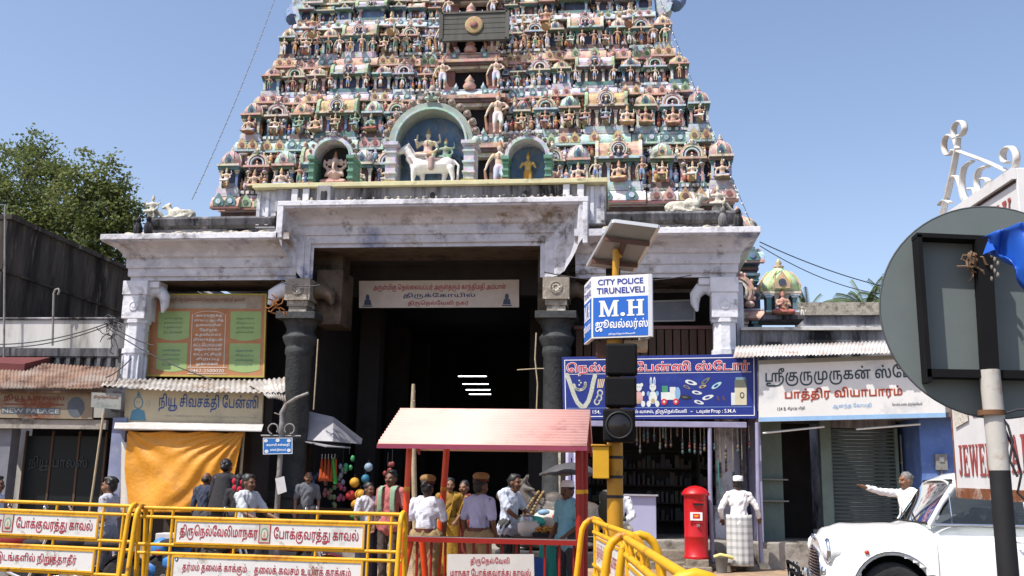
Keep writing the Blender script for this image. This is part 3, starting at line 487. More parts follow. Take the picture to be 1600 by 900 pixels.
# asphalt carriageway in front, 4 mm proud
g = MB(); ASP = M('asphalt', (.085, .08, .075), .9, .25, 3, stain=[('#8a7560', .4, .7)], bump=.4)
ysr = [-12, -4, 0, 4]+[5+.5*i for i in range(14)]; xsr = [-60, -30, -14, -8, -4, -2]+[.3*i for i in range(0, 12)]+[4, 6, 10, 30, 60]
vs = [(x, y, gz(x, y)+.004) for y in ysr for x in xsr]; nx = len(xsr)
g.add(vs, [(j*nx+i, j*nx+i+1, (j+1)*nx+i+1, (j+1)*nx+i) for j in range(len(ysr)-1) for i in range(nx-1)], ASP, True)
solo(g, 'road', None, None, kind='structure')
# raised masonry floors the shops stand on, and the stone steps between
g = MB(); g.box(-30, -6.95, 18.9, 34, 0, .45, CONC); solo(g, 'pavement', None, None, kind='structure', bev=.03)
g = MB(); g.box(-1.25, 12, 18.95, 34, 0, .74, CONC); solo(g, 'pavement', None, None, kind='structure', bev=.03)
g = MB(); g.box(-6.95, -1.25, 19.4, 34, 0, .5, CONC); solo(g, 'pavement', None, None, kind='structure', bev=.03)
g = MB(); STEPM = M('worn_masonry', (.22, .19, .15), .9, .35, 4, stain=[('#3a332b', .5, 3), ('#8b8275', .4, 5)], bump=.6)
for k in range(2): g.box(-.6, 2.3, 18.45+.25*k, 18.95, .1, .40+.2*k-.02, STEPM)
solo(g, 'steps', None, None, kind='structure', bev=.025)
# ---------------------------------------------------------------- entrance hall (mandapam)
hall = thing('entrance_hall', 'lilac whitewashed stone entrance hall with moulded cornice and a wide dark doorway', 'hall', (-4.2, 20, .5))
YW = 20.0
# cove profile (outward 0..1, projection 0..1)
PROF = [(0, .02), (.10, .02), (.10, .10), (.14, .12), (.30, .12), (.30, .18), (.36, .20), (.52, .20), (.56, .30), (.64, .36), (.72, .50), (.79, .72), (.82, .93), (.84, 1.0), (1.0, 1.0), (1.0, .9)]
ZB, ZL = 5.86, 6.74                     # beam foot, lip top (side bays)
XL0, XR0 = -10.55, 2.25                 # wall ends of the beam
XI0, XI1 = -6.52, -1.70                 # doorway
XC0, XC1 = -7.12, -.72                  # outer edge of the raised frame
ZI, ZC = 6.55, 7.40
PJ = .62
def side_cornice(x0, x1, end, name):
    mb = MB(); pts = []
    P = [(YW-PJ*p, ZB+(ZL-ZB)*w_) for w_, p in PROF]
    # extrude along X; the outer end flares outward with the projection
    sgn = -1 if end == 'l' else 1
    vs = []
    for (w_, p), (y, z) in zip(PROF, P):
        fl = .42*p*sgn
        a, b = (x0+fl, x1) if end == 'l' else (x0, x1+fl)
        vs += [(a, y, z), (b, y, z)]
    n = len(P); fs = [(2*i, 2*i+1, 2*i+3, 2*i+2) for i in range(n-1)]
    mb.add(vs, fs, WHITEW)
    # flared end returns back along Y
    e0 = 0 if end == 'l' else 1
    ev = [vs[2*i+e0] for i in range(n)]; rv = [(x, YW+6, z) for x, y, z in ev]
    mb.add(ev+rv, [(i, i+1, n+i+1, n+i) for i in range(n-1)], WHITEW)
    # soffit and top
    mb.quad((x0, YW, ZB), (x1, YW, ZB), (x1, YW+1.2, ZB), (x0, YW+1.2, ZB), STONEB)
    return mb.build(name, hall)
side_cornice(XL0, XC0+.25, 'l', 'cornice'); side_cornice(XC1-.25, XR0, 'r', 'cornice')
# bright lips
mb = MB(); mb.box(XL0-.44, XC0+.02, YW-PJ-.03, YW-PJ+.3, ZL-.12, ZL+.003, WHITEC); mb.cut(); mb.box(XC1+.30, XR0+.44, YW-PJ-.03, YW-PJ+.3, ZL-.12, ZL+.003, WHITEC)
mb.build('cornice_lip', hall, bev=.012)
# raised central frame swept round the doorway
mb = MB(); vs = []
for w_, p in PROF:
    y = YW-PJ*p-.004; a = XI0+(XC0-XI0)*w_; b = XI1+(XC1-XI1)*w_; z = ZI+(ZC-ZI)*w_
    vs += [(a, y, ZB+.02 if w_ < .5 else ZB+.10+(ZL-ZB)*.8*(w_-.5)*2), (a, y, z), (b, y, z), (b, y, ZB+.02 if w_ < .5 else ZB+.10+(ZL-ZB)*.8*(w_-.5)*2)]
n = len(PROF); fs = []
for i in range(n-1):
    for k in range(3): fs.append((4*i+k, 4*i+k+1, 4*i+4+k+1, 4*i+4+k))
mb.add(vs, fs, WHITEW)
# outer side walls of the raised part and its top
for x in (XC0, XC1): mb.box(min(x, x+.02*(1 if x < -3 else -1)), max(x, x+.02*(1 if x < -3 else -1)), YW-PJ+.03, YW+1.0, ZL-.1, ZC, WHITEC)
mb.quad((XC0, YW-PJ, ZC-.02), (XC1, YW-PJ, ZC-.02), (XC1, YW+.4, ZC-.02), (XC0, YW+.4, ZC-.02), GRIME)
mb.build('doorway_frame', hall)
mb = MB(); mb.box(XC0-.03, XC1+.03, YW-PJ-.035, YW-PJ+.25, ZC-.10, ZC+.01, WHITEC)
mb.box(XC0-.035, XC0+.10, YW-PJ-.03, YW-PJ+.2, ZL-.12, ZC-.10, WHITEC); mb.box(XC1-.08, XC1+.02, YW-PJ-.03, YW-PJ+.2, ZL-.3, ZC-.10, WHITEC)
mb.build('frame_lip', hall, bev=.012)
# rubble topped ledges with worn stucco figures, then the grimy parapets
rnd = random.Random(5)
mb = MB()
def ledge(x0, x1, z, dz, y0, y1):
    n = int((x1-x0)/.16)
    h = [[rnd.uniform(0, .09) for _ in range(n+1)] for _ in range(5)]
    mb.grid(lambda u, v: (x0+(x1-x0)*u, y0+(y1-y0)*v, z+dz*v+h[int(round(v*4))][int(round(u*n))]*(1 if .1 < v < .9 else .35)), n, 4, RUBBLE)
ledge(XL0-.3, XC0, ZL-.02, .22, YW-PJ+.12, YW+.5); ledge(XC1+.02, XR0+.3, ZL-.02, .22, YW-PJ+.12, YW+.5)
ledge(XC0+.05, XC1-.05, ZC-.03, .22, YW-PJ+.12, YW+.25)
mb.build('ledge', hall)
mb = MB()
for i in range(46):
    x = XC0+.2+i*(XC1-XC0-.4)/45; s = rnd.uniform(.03, .055)
    mb.ell((x, YW-PJ+.25, ZC+.05), (s*1.2, s, s*1.5), RUBBLE, 6)
    if i % 2: mb.ell((x, YW-PJ+.24, ZC+.12), (s*.6, s*.6, s*.7), RUBBLE, 6)
for i in range(30):
    x = XL0+i*(XC0-XL0)/30; s = rnd.uniform(.04, .085); mb.ell((x, YW-PJ+.32, ZL+.06), (s*1.7, s, s), RUBBLE, 6)
for i in range(24):
    x = XC1+.4+i*(XR0-XC1-.3)/24; s = rnd.uniform(.04, .08); mb.ell((x, YW-PJ+.32, ZL+.06), (s*1.5, s, s), RUBBLE, 6)
tag(mb.build('worn_stucco', hall), None, None, kind='stuff'); mb = MB()
for x, z in ((XL0+.22, ZL+.16), (XL0+.45, ZL+.18), (XR0-.25, ZL+.2), (XR0+.05, ZL+.17)):
    mb.ell((x, YW-PJ+.3, z), (.1, .1, .2), GRIME, 8); mb.ell((x, YW-PJ+.28, z+.22), (.06, .06, .07), GRIME, 8); mb.cut()
mb.build('stucco_figure', hall)
mb = MB()
def parapet(x0, x1, z0, z1, y, cap, m=GRIME, capm=SOOT):
    mb.box(x0, x1, y, y+.4, z0, z1-cap, m)
    mb.prism([(y-.10, z1-cap*.75), (y-.14, z1-cap*.25), (y-.06, z1), (y+.45, z1), (y+.45, z1-cap), (y-.02, z1-cap)], x0-.04, x1+.04, capm, 'x')
parapet(XL0+.15, XC0-.15, ZL+.05, ZL+.62, YW+.35, .27); mb.cut(); parapet(XC1+.42, XR0+.1, ZL+.05, ZL+.60, YW+.35, .27)
mb.build('parapet', hall, bev=.01)
mb = MB(); zt = 8.06
XP0, XP1 = -7.98, -.36
mb.box(XP0+.45, XP1-.42, YW+.20, YW+.6, ZC+.02, zt-.13, GRIME)
mb.box(XP0, XP0+.45, YW+.30, YW+.9, ZL+.35, zt-.13, WHITEC); mb.box(XP1-.42, XP1, YW+.30, YW+.9, ZL+.35, zt-.13, WHITEC)
for x in (XP0, XP0+.2, XP1-.34, XP1-.12): mb.box(x+.02, x+.10, YW+.25, YW+.302, ZL+.40, zt-.16, WHITEC)
for x in (-7.15, -6.9, -1.25, -.95): mb.box(x, x+.14, YW+.14, YW+.2, ZC+.1, zt-.14, WHITEC)
mb.build('upper_parapet', hall, bev=.012)
mb = MB(); mb.box(XP0-.04, XP1+.04, YW+.08, YW+2.2, zt-.13, zt-.03, CREAM); mb.build('roof_ledge', hall, bev=.01)
mb = MB()
for x in (-6.85, -6.45, -4.05, -2.05, -1.3):       # little arched weep holes and lotus bosses of the parapet
    mb.box(x-.05, x+.05, YW+.185, YW+.22, ZC+.22, ZC+.36, BLACK); mb.ell((x, YW+.2, ZC+.36), (.05, .02, .05), BLACK, 8); mb.cut()
mb.build('weep_hole', hall)
mb = MB()
for i in range(14):
    x = -6.7+i*.42; mb.ell((x, YW+.19, ZC+.30), (.06, .03, .022), GRIME, 6); mb.ell((x, YW+.18, ZC+.31), (.022, .03, .02), GRIME, 6); mb.cut()
mb.build('lotus_boss', hall)
# roof slab
mb = MB(); mb.box(XL0-.1, XR0+.1, YW+.8, 27.2, ZL-.05, ZL+.25, GRIME); mb.box(XP0+.1, XP1-.1, YW+2.2, 26.6, zt-.5, zt-.2, GRIME); mb.build('roof', hall)
# small upright spout blocks by the raised part
mb = MB(); mb.box(XC0+.75, XC0+1.05, YW-PJ+.1, YW-.2, ZC, ZC+.38, GRIME); mb.box(XC0+.84, XC0+.97, YW-PJ+.07, YW-PJ+.12, ZC+.04, ZC+.26, BLACK); mb.build('spout_block', hall, bev=.03)
# ---- columns
def white_column(x, sgn):
    c = MB(); y = YW+.22; z0, z1 = .45, ZB
    def sq(a, za, zb, m=WHITEC): c.box(x-a, x+a, y-a, y+a, za, zb, m)
    def oc(a, za, zb, m=WHITEC): c.lathe([(a, za), (a, zb)], m, 8, (x, y, 0), rot0=PI/8, smooth=False)
    H_ = z1-z0
    sq(.29, z0, z0+.9); oc(.25, z0+.9, z0+2.6); sq(.28, z0+2.6, z0+3.05); oc(.25, z0+3.05, z0+3.85)
    for k in range(8):
        a = 2*PI*k/8; c.tube([(x+.25*math.cos(a), y+.25*math.sin(a), z0+3.1), (x+.25*math.cos(a), y+.25*math.sin(a), z0+3.8)], .03, WHITEC, 6)
    oc(.28, z0+3.85, z0+3.95); oc(.24, z0+3.95, z0+4.5); oc(.275, z0+4.5, z0+4.58); sq(.26, z0+4.58, z0+5.1); sq(.28, z0+5.1, z1-.003)
    o = c.build('column', hall, bev=.015)
    r = MB()      # rosette
    r.lathe([(.11, 0), (.11, -.015), (.085, -.02), (.08, -.008), (.05, -.008), (.045, -.02), (.005, -.022)], WHITEC, 16, (x, y-.262, z0+4.86), axis='y', smooth=False); r.build('rosette', o)
    b = MB()      # curling corbel
    pts = [(x+sgn*(.25+.0*t), y, z) for t, z in ((0, z1-.5),)]
    pts = [(x+sgn*.18, y, z1-.24), (x+sgn*.32, y, z1-.16), (x+sgn*.46, y, z1-.20), (x+sgn*.56, y, z1-.33), (x+sgn*.57, y, z1-.50), (x+sgn*.53, y, z1-.66)]
    b.tube(pts, [.15, .15, .14, .12, .09, .03], WHITEC, 10); b.box(min(x, x+sgn*.5), max(x, x+sgn*.5), y-.2, y+.2, z1-.14, z1-.004, WHITEC)
    b.build('corbel', o)
white_column(-10.42, 1); white_column(2.02, -1)
def stone_pillar(x, sgn):
    c = MB(); y = YW+.2; z0 = .5
    c.box(x-.34, x+.34, y-.34, y+.34, z0, z0+.85, STONE); c.box(x-.38, x+.38, y-.38, y+.38, z0+.85, z0+.97, STONE)
    c.lathe([(.30, z0+.97), (.275, z0+1.1), (.27, z0+3.75), (.30, z0+3.8), (.30, z0+3.9), (.285, z0+3.95), (.35, z0+4.08), (.37, z0+4.15), (.30, z0+4.24), (.29, z0+4.32), (.36, z0+4.46), (.38, z0+4.5)], STONE, 16, (x, y, 0))
    c.box(x-.42, x+.42, y-.42, y+.42, z0+4.5, z0+4.65, STONE)
    o = c.build('pillar', hall, bev=.012)
    k = MB()
    k.box(x-.19, x+.19, y-.30, y+.3, z0+4.65, z0+4.78, STONEL); k.box(x-.22, x+.22, y-.33, y+.3, z0+4.78, z0+4.9, STONEL); k.box(x-.27, x+.27, y-.38, y+.3, z0+4.9, ZB-.004, STONEL if sgn > 0 else WHITEC)
    k.lathe([(.13, 0), (.13, -.02), (.105, -.025), (.10, -.005), (.005, -.005)], STONEL, 16, (x, y-.382, z0+5.14), axis='y', smooth=False)
    for q in range(8): k.ell((x+.062*math.cos(q*PI/4), y-.395, z0+5.14+.062*math.sin(q*PI/4)), (.024, .014, .024), STONEL, 6)
    k.build('capital', o, bev=.01)
    b = MB()
    b.tube([(x-sgn*.2, y, ZB-.2), (x-sgn*.42, y, ZB-.14), (x-sgn*.62, y, ZB-.28), (x-sgn*.68, y, ZB-.46)][:4] if sgn < 0 else [(x+.2, y, ZB-.25), (x+.4, y, ZB-.2), (x+.6, y, ZB-.3), (x+.66, y, ZB-.5)], [.17, .17, .14, .05], WHITEC if sgn < 0 else STONEB, 8)
    b.build('corbel', o)
def lp(x, s): stone_pillar(x, s)
stone_pillar(-6.78, 1); stone_pillar(-1.36, 1)
k = MB(); y = YW+.2      # corbel curling left from the left pillar
k.tube([(-6.95, y, ZB-.22), (-7.2, y, ZB-.16), (-7.42, y, ZB-.28), (-7.5, y, ZB-.5)], [.18, .18, .15, .05], WHITEC, 8); k.build('corbel', hall)
# brown reveals and soffit of the doorway, then the dark inside
mb = MB()
mb.box(XI0-.02, XI0+.55, YW+.35, YW+1.2, ZB+.005-.9, ZI-.4, STONEB); mb.box(XI0-.3, XI1+.3, YW+.012, YW+1.2, ZI-.02, ZI+.4, STONEB)
mb.box(XI0-.3, XI0+.45, YW+.62, YW+1.2, 5.15, ZI-.02, STONEB); mb.box(XI1-.10, XI1+.3, YW+.62, YW+1.2, 5.15, ZI-.02, STONEB)
mb.build('door_reveal', hall)
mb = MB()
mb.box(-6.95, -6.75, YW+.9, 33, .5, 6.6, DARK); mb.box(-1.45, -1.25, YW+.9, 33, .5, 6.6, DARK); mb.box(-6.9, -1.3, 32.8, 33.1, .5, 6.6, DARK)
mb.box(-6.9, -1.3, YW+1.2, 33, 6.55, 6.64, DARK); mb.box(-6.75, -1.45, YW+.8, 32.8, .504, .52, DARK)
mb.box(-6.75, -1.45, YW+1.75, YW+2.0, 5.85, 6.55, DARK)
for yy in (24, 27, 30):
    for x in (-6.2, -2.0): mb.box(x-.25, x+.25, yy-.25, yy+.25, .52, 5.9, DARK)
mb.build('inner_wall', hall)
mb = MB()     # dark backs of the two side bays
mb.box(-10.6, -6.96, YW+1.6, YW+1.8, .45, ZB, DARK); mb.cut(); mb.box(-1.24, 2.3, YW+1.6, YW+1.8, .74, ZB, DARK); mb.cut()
mb.box(-10.75, -10.6, YW+.5, 27, .45, ZB, WHITEW); mb.cut(); mb.box(2.3, 2.45, YW+.5, 27, .74, ZB, WHITEW)
mb.build('bay_wall', hall)
mb = MB()
for k in range(18): mb.box(-1.0+k*.17, -.86+k*.17, YW+.95, YW+1.0, 4.2, 4.95, WOOD)
mb.box(-1.05, 2.0, YW+.92, YW+.95, 4.95, 5.02, M('pink_pipe', '#7a5552', .6)); mb.build('wooden_boards', hall)
mb = MB(); p = pan([(1018, 470), (1086, 468), (1086, 502), (1018, 503)], YW+.9); p.slab(mb, M('slate_board', (.16, .17, .20), .6)); p.frame(mb, paint('#9a9a98'), .03); mb.build('notice_board', hall)
# tubes burning deep in the hall
TL = M('lit_tube', (.9, .95, 1.), emit=5.)
for (x0, x1, y) in ((716, 760, 588), (723, 763, 600), (728, 766, 609), (733, 767, 616)):
    a = at(x0, y, 30); b = at(x1, y, 30); t = thing('tube_light', {588: 'topmost', 600: 'second', 609: 'third', 616: 'lowest'}[y]+' of the four lit white tube lamps deep inside the dark hall', 'lamp', (a.x, a.y, a.z), 'tube lights inside the hall')
    m_ = MB(); m_.tube([a, b], .011, TL, 6); m_.build('tube', t); m_ = MB(); m_.box(a.x, b.x, 30.03, 30.08, a.z-.03, a.z+.03, DARK); m_.build('batten', t)
# banner hung across the doorway
bn = thing('temple_banner', 'long grey white banner with red and blue Tamil lettering across the dark doorway', 'banner', tuple(at(685, 460, 21.7)))
p = pan([(561, 439), (811, 437), (811, 480), (561, 481)], 21.7, .03)
mb = MB(); p.slab(mb, M('banner_cloth', (.62, .55, .50), .8, .12, 3)); mb.build('cloth', bn)
BLUEI = paint('#1c2a6e')
p.text(tamil('N1', .012), .09, .12, .92, .42, RED, 'lettering', bn); p.text(tamil('N2', .012), .28, .46, .73, .68, BLUEI, 'lettering', bn); p.text(tamil('N3', .012), .31, .74, .69, .96, RED, 'lettering', bn)
for u in (.055, .925):
    mb = MB(); GB = paint('#4a536b'); p.disc(mb, u, .62, .012, .12, GB); p.poly(mb, [(u-.025, .9), (u+.025, .9), (u+.018, .7), (u-.018, .7)], GB, .007); p.poly(mb, [(u-.03, .96), (u+.03, .96), (u+.03, .92), (u-.03, .92)], GB, .008); mb.build('emblem', bn)
# ---------------------------------------------------------------- painted stucco figures (low detail, shared meshes)
def stucco_paint(h, chroma=.6, cell=10.):
    """weathered stucco paint picked out in small hand painted patches"""
    r, g, b, _ = lin(h); l_ = .3*r+.5*g+.2*b; c = [x*chroma+(l_*.9+.06)*(1-chroma) for x in (r, g, b)]; new = 'stucco_'+h.strip('#') not in _M
    m = M('stucco_'+h.strip('#'), tuple(c), .75, .25, 5, stain=[('#4a443e', .30, 2.2)])
    if new:
        t = m.node_tree; n = t.nodes; bs = n['Principled BSDF']; src = bs.inputs['Base Color'].links[0].from_socket; vo = n.new('ShaderNodeTexVoronoi'); vo.inputs['Scale'].default_value = cell; tc = n.new('ShaderNodeTexCoord'); t.links.new(tc.outputs['Object'], vo.inputs['Vector'])
        mx = n.new('ShaderNodeMix'); mx.data_type = 'RGBA'; mx.blend_type = 'OVERLAY'; mx.inputs[0].default_value = .17; t.links.new(src, mx.inputs[6]); t.links.new(vo.outputs['Color'], mx.inputs[7]); t.links.new(mx.outputs[2], bs.inputs['Base Color'])
    return m
SK = [stucco_paint(h, .8, 7.) for h in ('#c9a78c', '#b98a74', '#d6b9a4', '#7d9a8a', '#c9b9a6', '#8fa3b8')]
CL = [stucco_paint(h, .8, 7.) for h in ('#b9bfd0', '#b8863c', '#a05040', '#5f8a6a', '#d8d3cc', '#6c86ad', '#a8784c')]
CR = [stucco_paint(h, .8, 7.) for h in ('#b89050', '#a56a4a', '#8c7a50')]
def fig_prims(pose):
    """half-metre-scale idol about 1.0 high, feet at z=0; mats 0 skin 1 cloth 2 crown"""
    P = []
    c = lambda a, b, ra, rb, m: P.append(('c', a, b, ra, rb, m))
    e = lambda p, r, m, rot=None: P.append(('e', p, r, rot, m))
    if pose.startswith('stand'):
        hz = .50; hips = (0, 0, hz)
        sway = .03 if pose[-1] in '23' else 0
        for s in (-1, 1):
            kn = (s*.075+sway*(s > 0), -.02-(.05 if pose[-1] == '3' and s > 0 else 0), .27); an = (s*.07, .0, .04)
            c((s*.06, 0, hz-.02), kn, .075, .055, 1); c(kn, an, .052, .035, 0); c(an, (s*.085, -.08, .025), .035, .028, 0)
        e((0, 0, hz+.01), (.13, .085, .085), 1)
    elif pose.startswith('sit'):
        hz = .13
        for s in (-1, 1):
            c((s*.08, 0, .12), (s*.26, -.13, .08), .08, .06, 1); c((s*.26, -.13, .07), (-s*.04, -.20, .06), .05, .04, 1 if pose[-1] == '1' else 0)
        e((0, 0, .12), (.15, .12, .10), 1); e((0, .0, .02), (.3, .22, .035), 2)
    else:   # throne: one leg down
        hz = .36
        c((.07, 0, .36), (.17, -.16, .34), .075, .06, 1); c((.17, -.17, .34), (.14, -.15, .05), .05, .035, 0)
        c((-.07, 0, .36), (-.24, -.12, .33), .075, .055, 1); c((-.24, -.13, .32), (.02, -.18, .30), .05, .035, 0)
        c((.14, -.15, .04), (.15, -.23, .03), .035, .028, 0); e((0, 0, .36), (.14, .1, .09), 1); e((0, .05, .16), (.2, .14, .18), 2)
    t = hz
    e((0, 0, t+.13), (.10, .075, .13), 0); e((0, -.01, t+.25), (.135, .085, .09), 0); c((0, 0, t+.3), (0, 0, t+.37), .04, .038, 0)
    e((0, -.01, t+.43), (.06, .065, .075), 0); c((0, .01, t+.47), (0, .015, t+.60), .075, .028, 2); c((0, .015, t+.60), (0, .015, t+.65), .028, .015, 2)
    c((-.1, -.06, t+.27), (.1, -.06, t+.27), .018, .018, 2); c((0, -.08, t+.2), (0, -.075, t+.28), .02, .03, 2)
    arms = {'stand1': [(1, (.22, -.03, .14), (.16, -.14, .22)), (-1, (.22, -.03, .14), (.16, -.14, .22))],
            'stand2': [(1, (.24, .02, .12), (.22, -.06, -.05)), (-1, (.27, 0, .2), (.30, -.1, .38))],
            'stand3': [(1, (.26, 0, .18), (.14, -.12, .08)), (-1, (.25, .02, .12), (.30, -.06, -.08))],
            'sit1': [(1, (.2, -.04, .12), (.05, -.16, .16)), (-1, (.2, -.04, .12), (.05, -.16, .16))],
            'sit2': [(1, (.24, 0, .14), (.26, -.1, .30)), (-1, (.24, 0, .14), (.22, -.16, .02))],
            'throne': [(1, (.22, 0, .14), (.2, -.16, .02)), (-1, (.25, 0, .16), (.26, -.12, .30))]}[pose]
    for s, el, ha in arms:
        sh = (s*.14, 0, t+.28); el = (s*el[0], el[1], t+el[2]); ha = (s*ha[0], ha[1], t+ha[2])
        c(sh, el, .045, .036, 0); c(el, ha, .034, .028, 0); e(ha, (.035, .03, .04), 0)
    if pose in ('sit2', 'throne'):
        for s in (-1, 1): c((s*.12, .03, t+.26), (s*.27, .03, t+.30), .04, .032, 0); c((s*.27, .03, t+.30), (s*.25, .0, t+.46), .03, .026, 0)
    if pose == 'stand3': c((-.3, -.07, t-.08), (-.24, -.06, .06), .03, .05, 2)
    return P
FIGS = {}
_hold = bpy.data.objects.new('holder', None)
for ps in ('stand1', 'stand2', 'stand3', 'sit1', 'sit2', 'throne'):
    o = blob('statue', fig_prims(ps), [SK[0], CL[0], CR[0]], None, vox=.026, smooth=1); FIGS[ps] = o.data; bpy.data.objects.remove(o)
def idol(pose, loc, h, parent, rnd, name='statue', rz=0., mats=None):
    """loc is in the parent's frame"""
    full = {'s': 1.12, 't': 1.02}[pose[0]] if not pose.startswith('sit') else .78
    o = bpy.data.objects.new(name, FIGS[pose]); COL.objects.link(o); o.parent = parent
    o.location = loc; o.scale = (h/full,)*3; o.rotation_euler = (0, 0, rz)
    ms = mats or (rnd.choice(SK[:3]+SK[:3]+SK), rnd.choice(CL), rnd.choice(CR))
    for i, m in enumerate(ms): o.material_slots[i].link = 'OBJECT'; o.material_slots[i].material = m
    return o
# ---------------------------------------------------------------- the painted gate tower
TX0, TY0 = -4.33, 27.0
tower = thing('gate_tower', 'towering stepped temple gateway crowded with painted statues under a clear sky', 'tower', (TX0, TY0, 9.0))
Pal = lambda *h: [stucco_paint(x) for x in h]
MINT, SALM, LIL, CRM, PBL, TEAL, BLUE, NAVY, GRN, PINK, TERR, WHT, YEL, LGRN = Pal('#9dc4ba', '#d39a7c', '#bcb8c6', '#cfc3a4', '#a9c3d2', '#3f7f83', '#4a74a8', '#2a3a63', '#4d6b3f', '#c58f86', '#8e4a3c', '#d6d4d4', '#c8a454', '#8fae78')
BROWNM, GOLD = Pal('#6e4f47', '#b8903a')
SB = [0, .28, .56, .82, 1.08, 1.26, 1.5, 1.75]           # setbacks
YB = [328, 238, 163, 108, 47, 8, -48, -92]            # image rows of the tier feet
HW = [1.035*(at(742+p_, y, TY0+s).x-at(742, y, TY0+s).x) for p_, y, s in zip((405, 367, 333, 306, 274, 259, 240, 220), YB, SB)]
ZT = [at(742, y, TY0+s).z-9.0 for y, s in zip(YB, SB)]   # local heights
rt = random.Random(11)
def arch_ring(mb, cx, y, cz, r0, r1, d, m, a0=-.35, a1=PI+.35, n=14, sx=1.):
    """a flat raised horseshoe band"""
    for k in range(n):
        q0 = a0+(a1-a0)*k/n; q1 = a0+(a1-a0)*(k+1)/n
        p = lambda r, q, yy: (cx+r*sx*math.cos(q), yy, cz+r*math.sin(q))
        mb.hexa([p(r0, q0, y), p(r1, q0, y), p(r1, q0, y-d), p(r0, q0, y-d), p(r0, q1, y), p(r1, q1, y), p(r1, q1, y-d), p(r0, q1, y-d)], m)
def kudu(mb, x, y, z, s, m, m2):
    mb.prism([(x-s*.5, z), (x+s*.5, z), (x+s*.55, z+s*.45), (x+s*.3, z+s*.8), (x, z+s*1.25), (x-s*.3, z+s*.8), (x-s*.55, z+s*.45)], y-s*.16, y, m)
    mb.lathe([(s*.26, 0), (s*.26, .02), (s*.12, .03)], m2, 10, (x, y-s*.16-.02, z+s*.42), axis='y')
def kapota(mb, x0, x1, y, z, h, o, m, m2, edge):
    """roll cornice with a thin painted edge"""
    pr = [(y, z), (y-o*.9, z), (y-o, z+h*.16), (y-o*.96, z+h*.34), (y-o*.72, z+h*.68), (y-o*.3, z+h*.96), (y, z+h)]
    mb.prism(pr, x0-o*.5, x1+o*.5, m, 'x')
    mb.box(x0-o*.52, x1+o*.52, y-o*1.02, y-o*.86, z-.015, z+h*.15, edge)
    mb.box(x0-o*.2, x1+o*.2, y-o*.35, y, z+h, z+h*1.18, m2)
def pilaster(mb, x, y, z0, z1, wd, m, m2):
    mb.box(x-wd/2, x+wd/2, y-wd*.7, y, z0, z1, m); h = z1-z0
    mb.box(x-wd*.75, x+wd*.75, y-wd*.95, y, z0, z0+h*.1, m2); mb.box(x-wd*.7, x+wd*.7, y-wd*.9, y, z1-h*.2, z1-h*.12, m2); mb.box(x-wd, x+wd, y-wd*1.1, y, z1-h*.1, z1, m2)
def dome(mb, x, y, z, wd, h, m, rib, kud):
    mb.lathe([(wd*.46, 0), (wd*.58, h*.06), (wd*.60, h*.22), (wd*.52, h*.42), (wd*.34, h*.60), (wd*.16, h*.70), (wd*.12, h*.75)], m, 8, (x, y, z), rot0=PI/8)
    mb.lathe([(wd*.10, h*.72), (wd*.17, h*.78), (wd*.06, h*.84), (wd*.10, h*.88), (wd*.02, h)], rib, 8, (x, y, z))
    for a in range(8):
        q = PI/8+a*PI/4; mb.tube([(x+r*math.cos(q), y+r*math.sin(q), z+zz) for r, zz in ((wd*.58, h*.04), (wd*.61, h*.22), (wd*.53, h*.42), (wd*.34, h*.61))], wd*.03, rib, 5)
    kudu(mb, x, y-wd*.53, z+h*.06, wd*.42, kud, NAVY)
def barrel(mb, x, y, z, wd, h, dp, m, end, tip):
    pr = [(y-dp*math.cos(k*PI/10)*(.92+.12*math.sin(k*PI/10*2)), z+h*.72*math.sin(k*PI/10)**.85) for k in range(11)]
    mb.prism(pr, x-wd/2, x+wd/2, m, 'x')
    for s in (-1, 1):
        xe = x+s*wd/2; pr2 = [(y-dp*1.18*math.cos(k*PI/10), z-.03+h*.86*math.sin(k*PI/10)**.85) for k in range(11)]+[(y, z-.03)]
        mb.prism(pr2, xe-.045, xe+.045, end, 'x')
        mb.ell((xe, y-dp*.3, z+h*.9), (.05, .08, h*.14), tip, 6)
    mb.box(x-wd*.5, x+wd*.5, y-.05, y+.05, z+h*.68, z+h*.76, tip)
    for k in (-.25, 0, .25): mb.lathe([(.03, 0), (.055, .05), (.02, .1), (.035, .13), (.005, .2)], tip, 6, (x+k*wd, y, z+h*.76))
    mb.box(x-wd*.5, x+wd*.5, y-dp*1.02, y-dp*.9, z, z+h*.07, YEL)
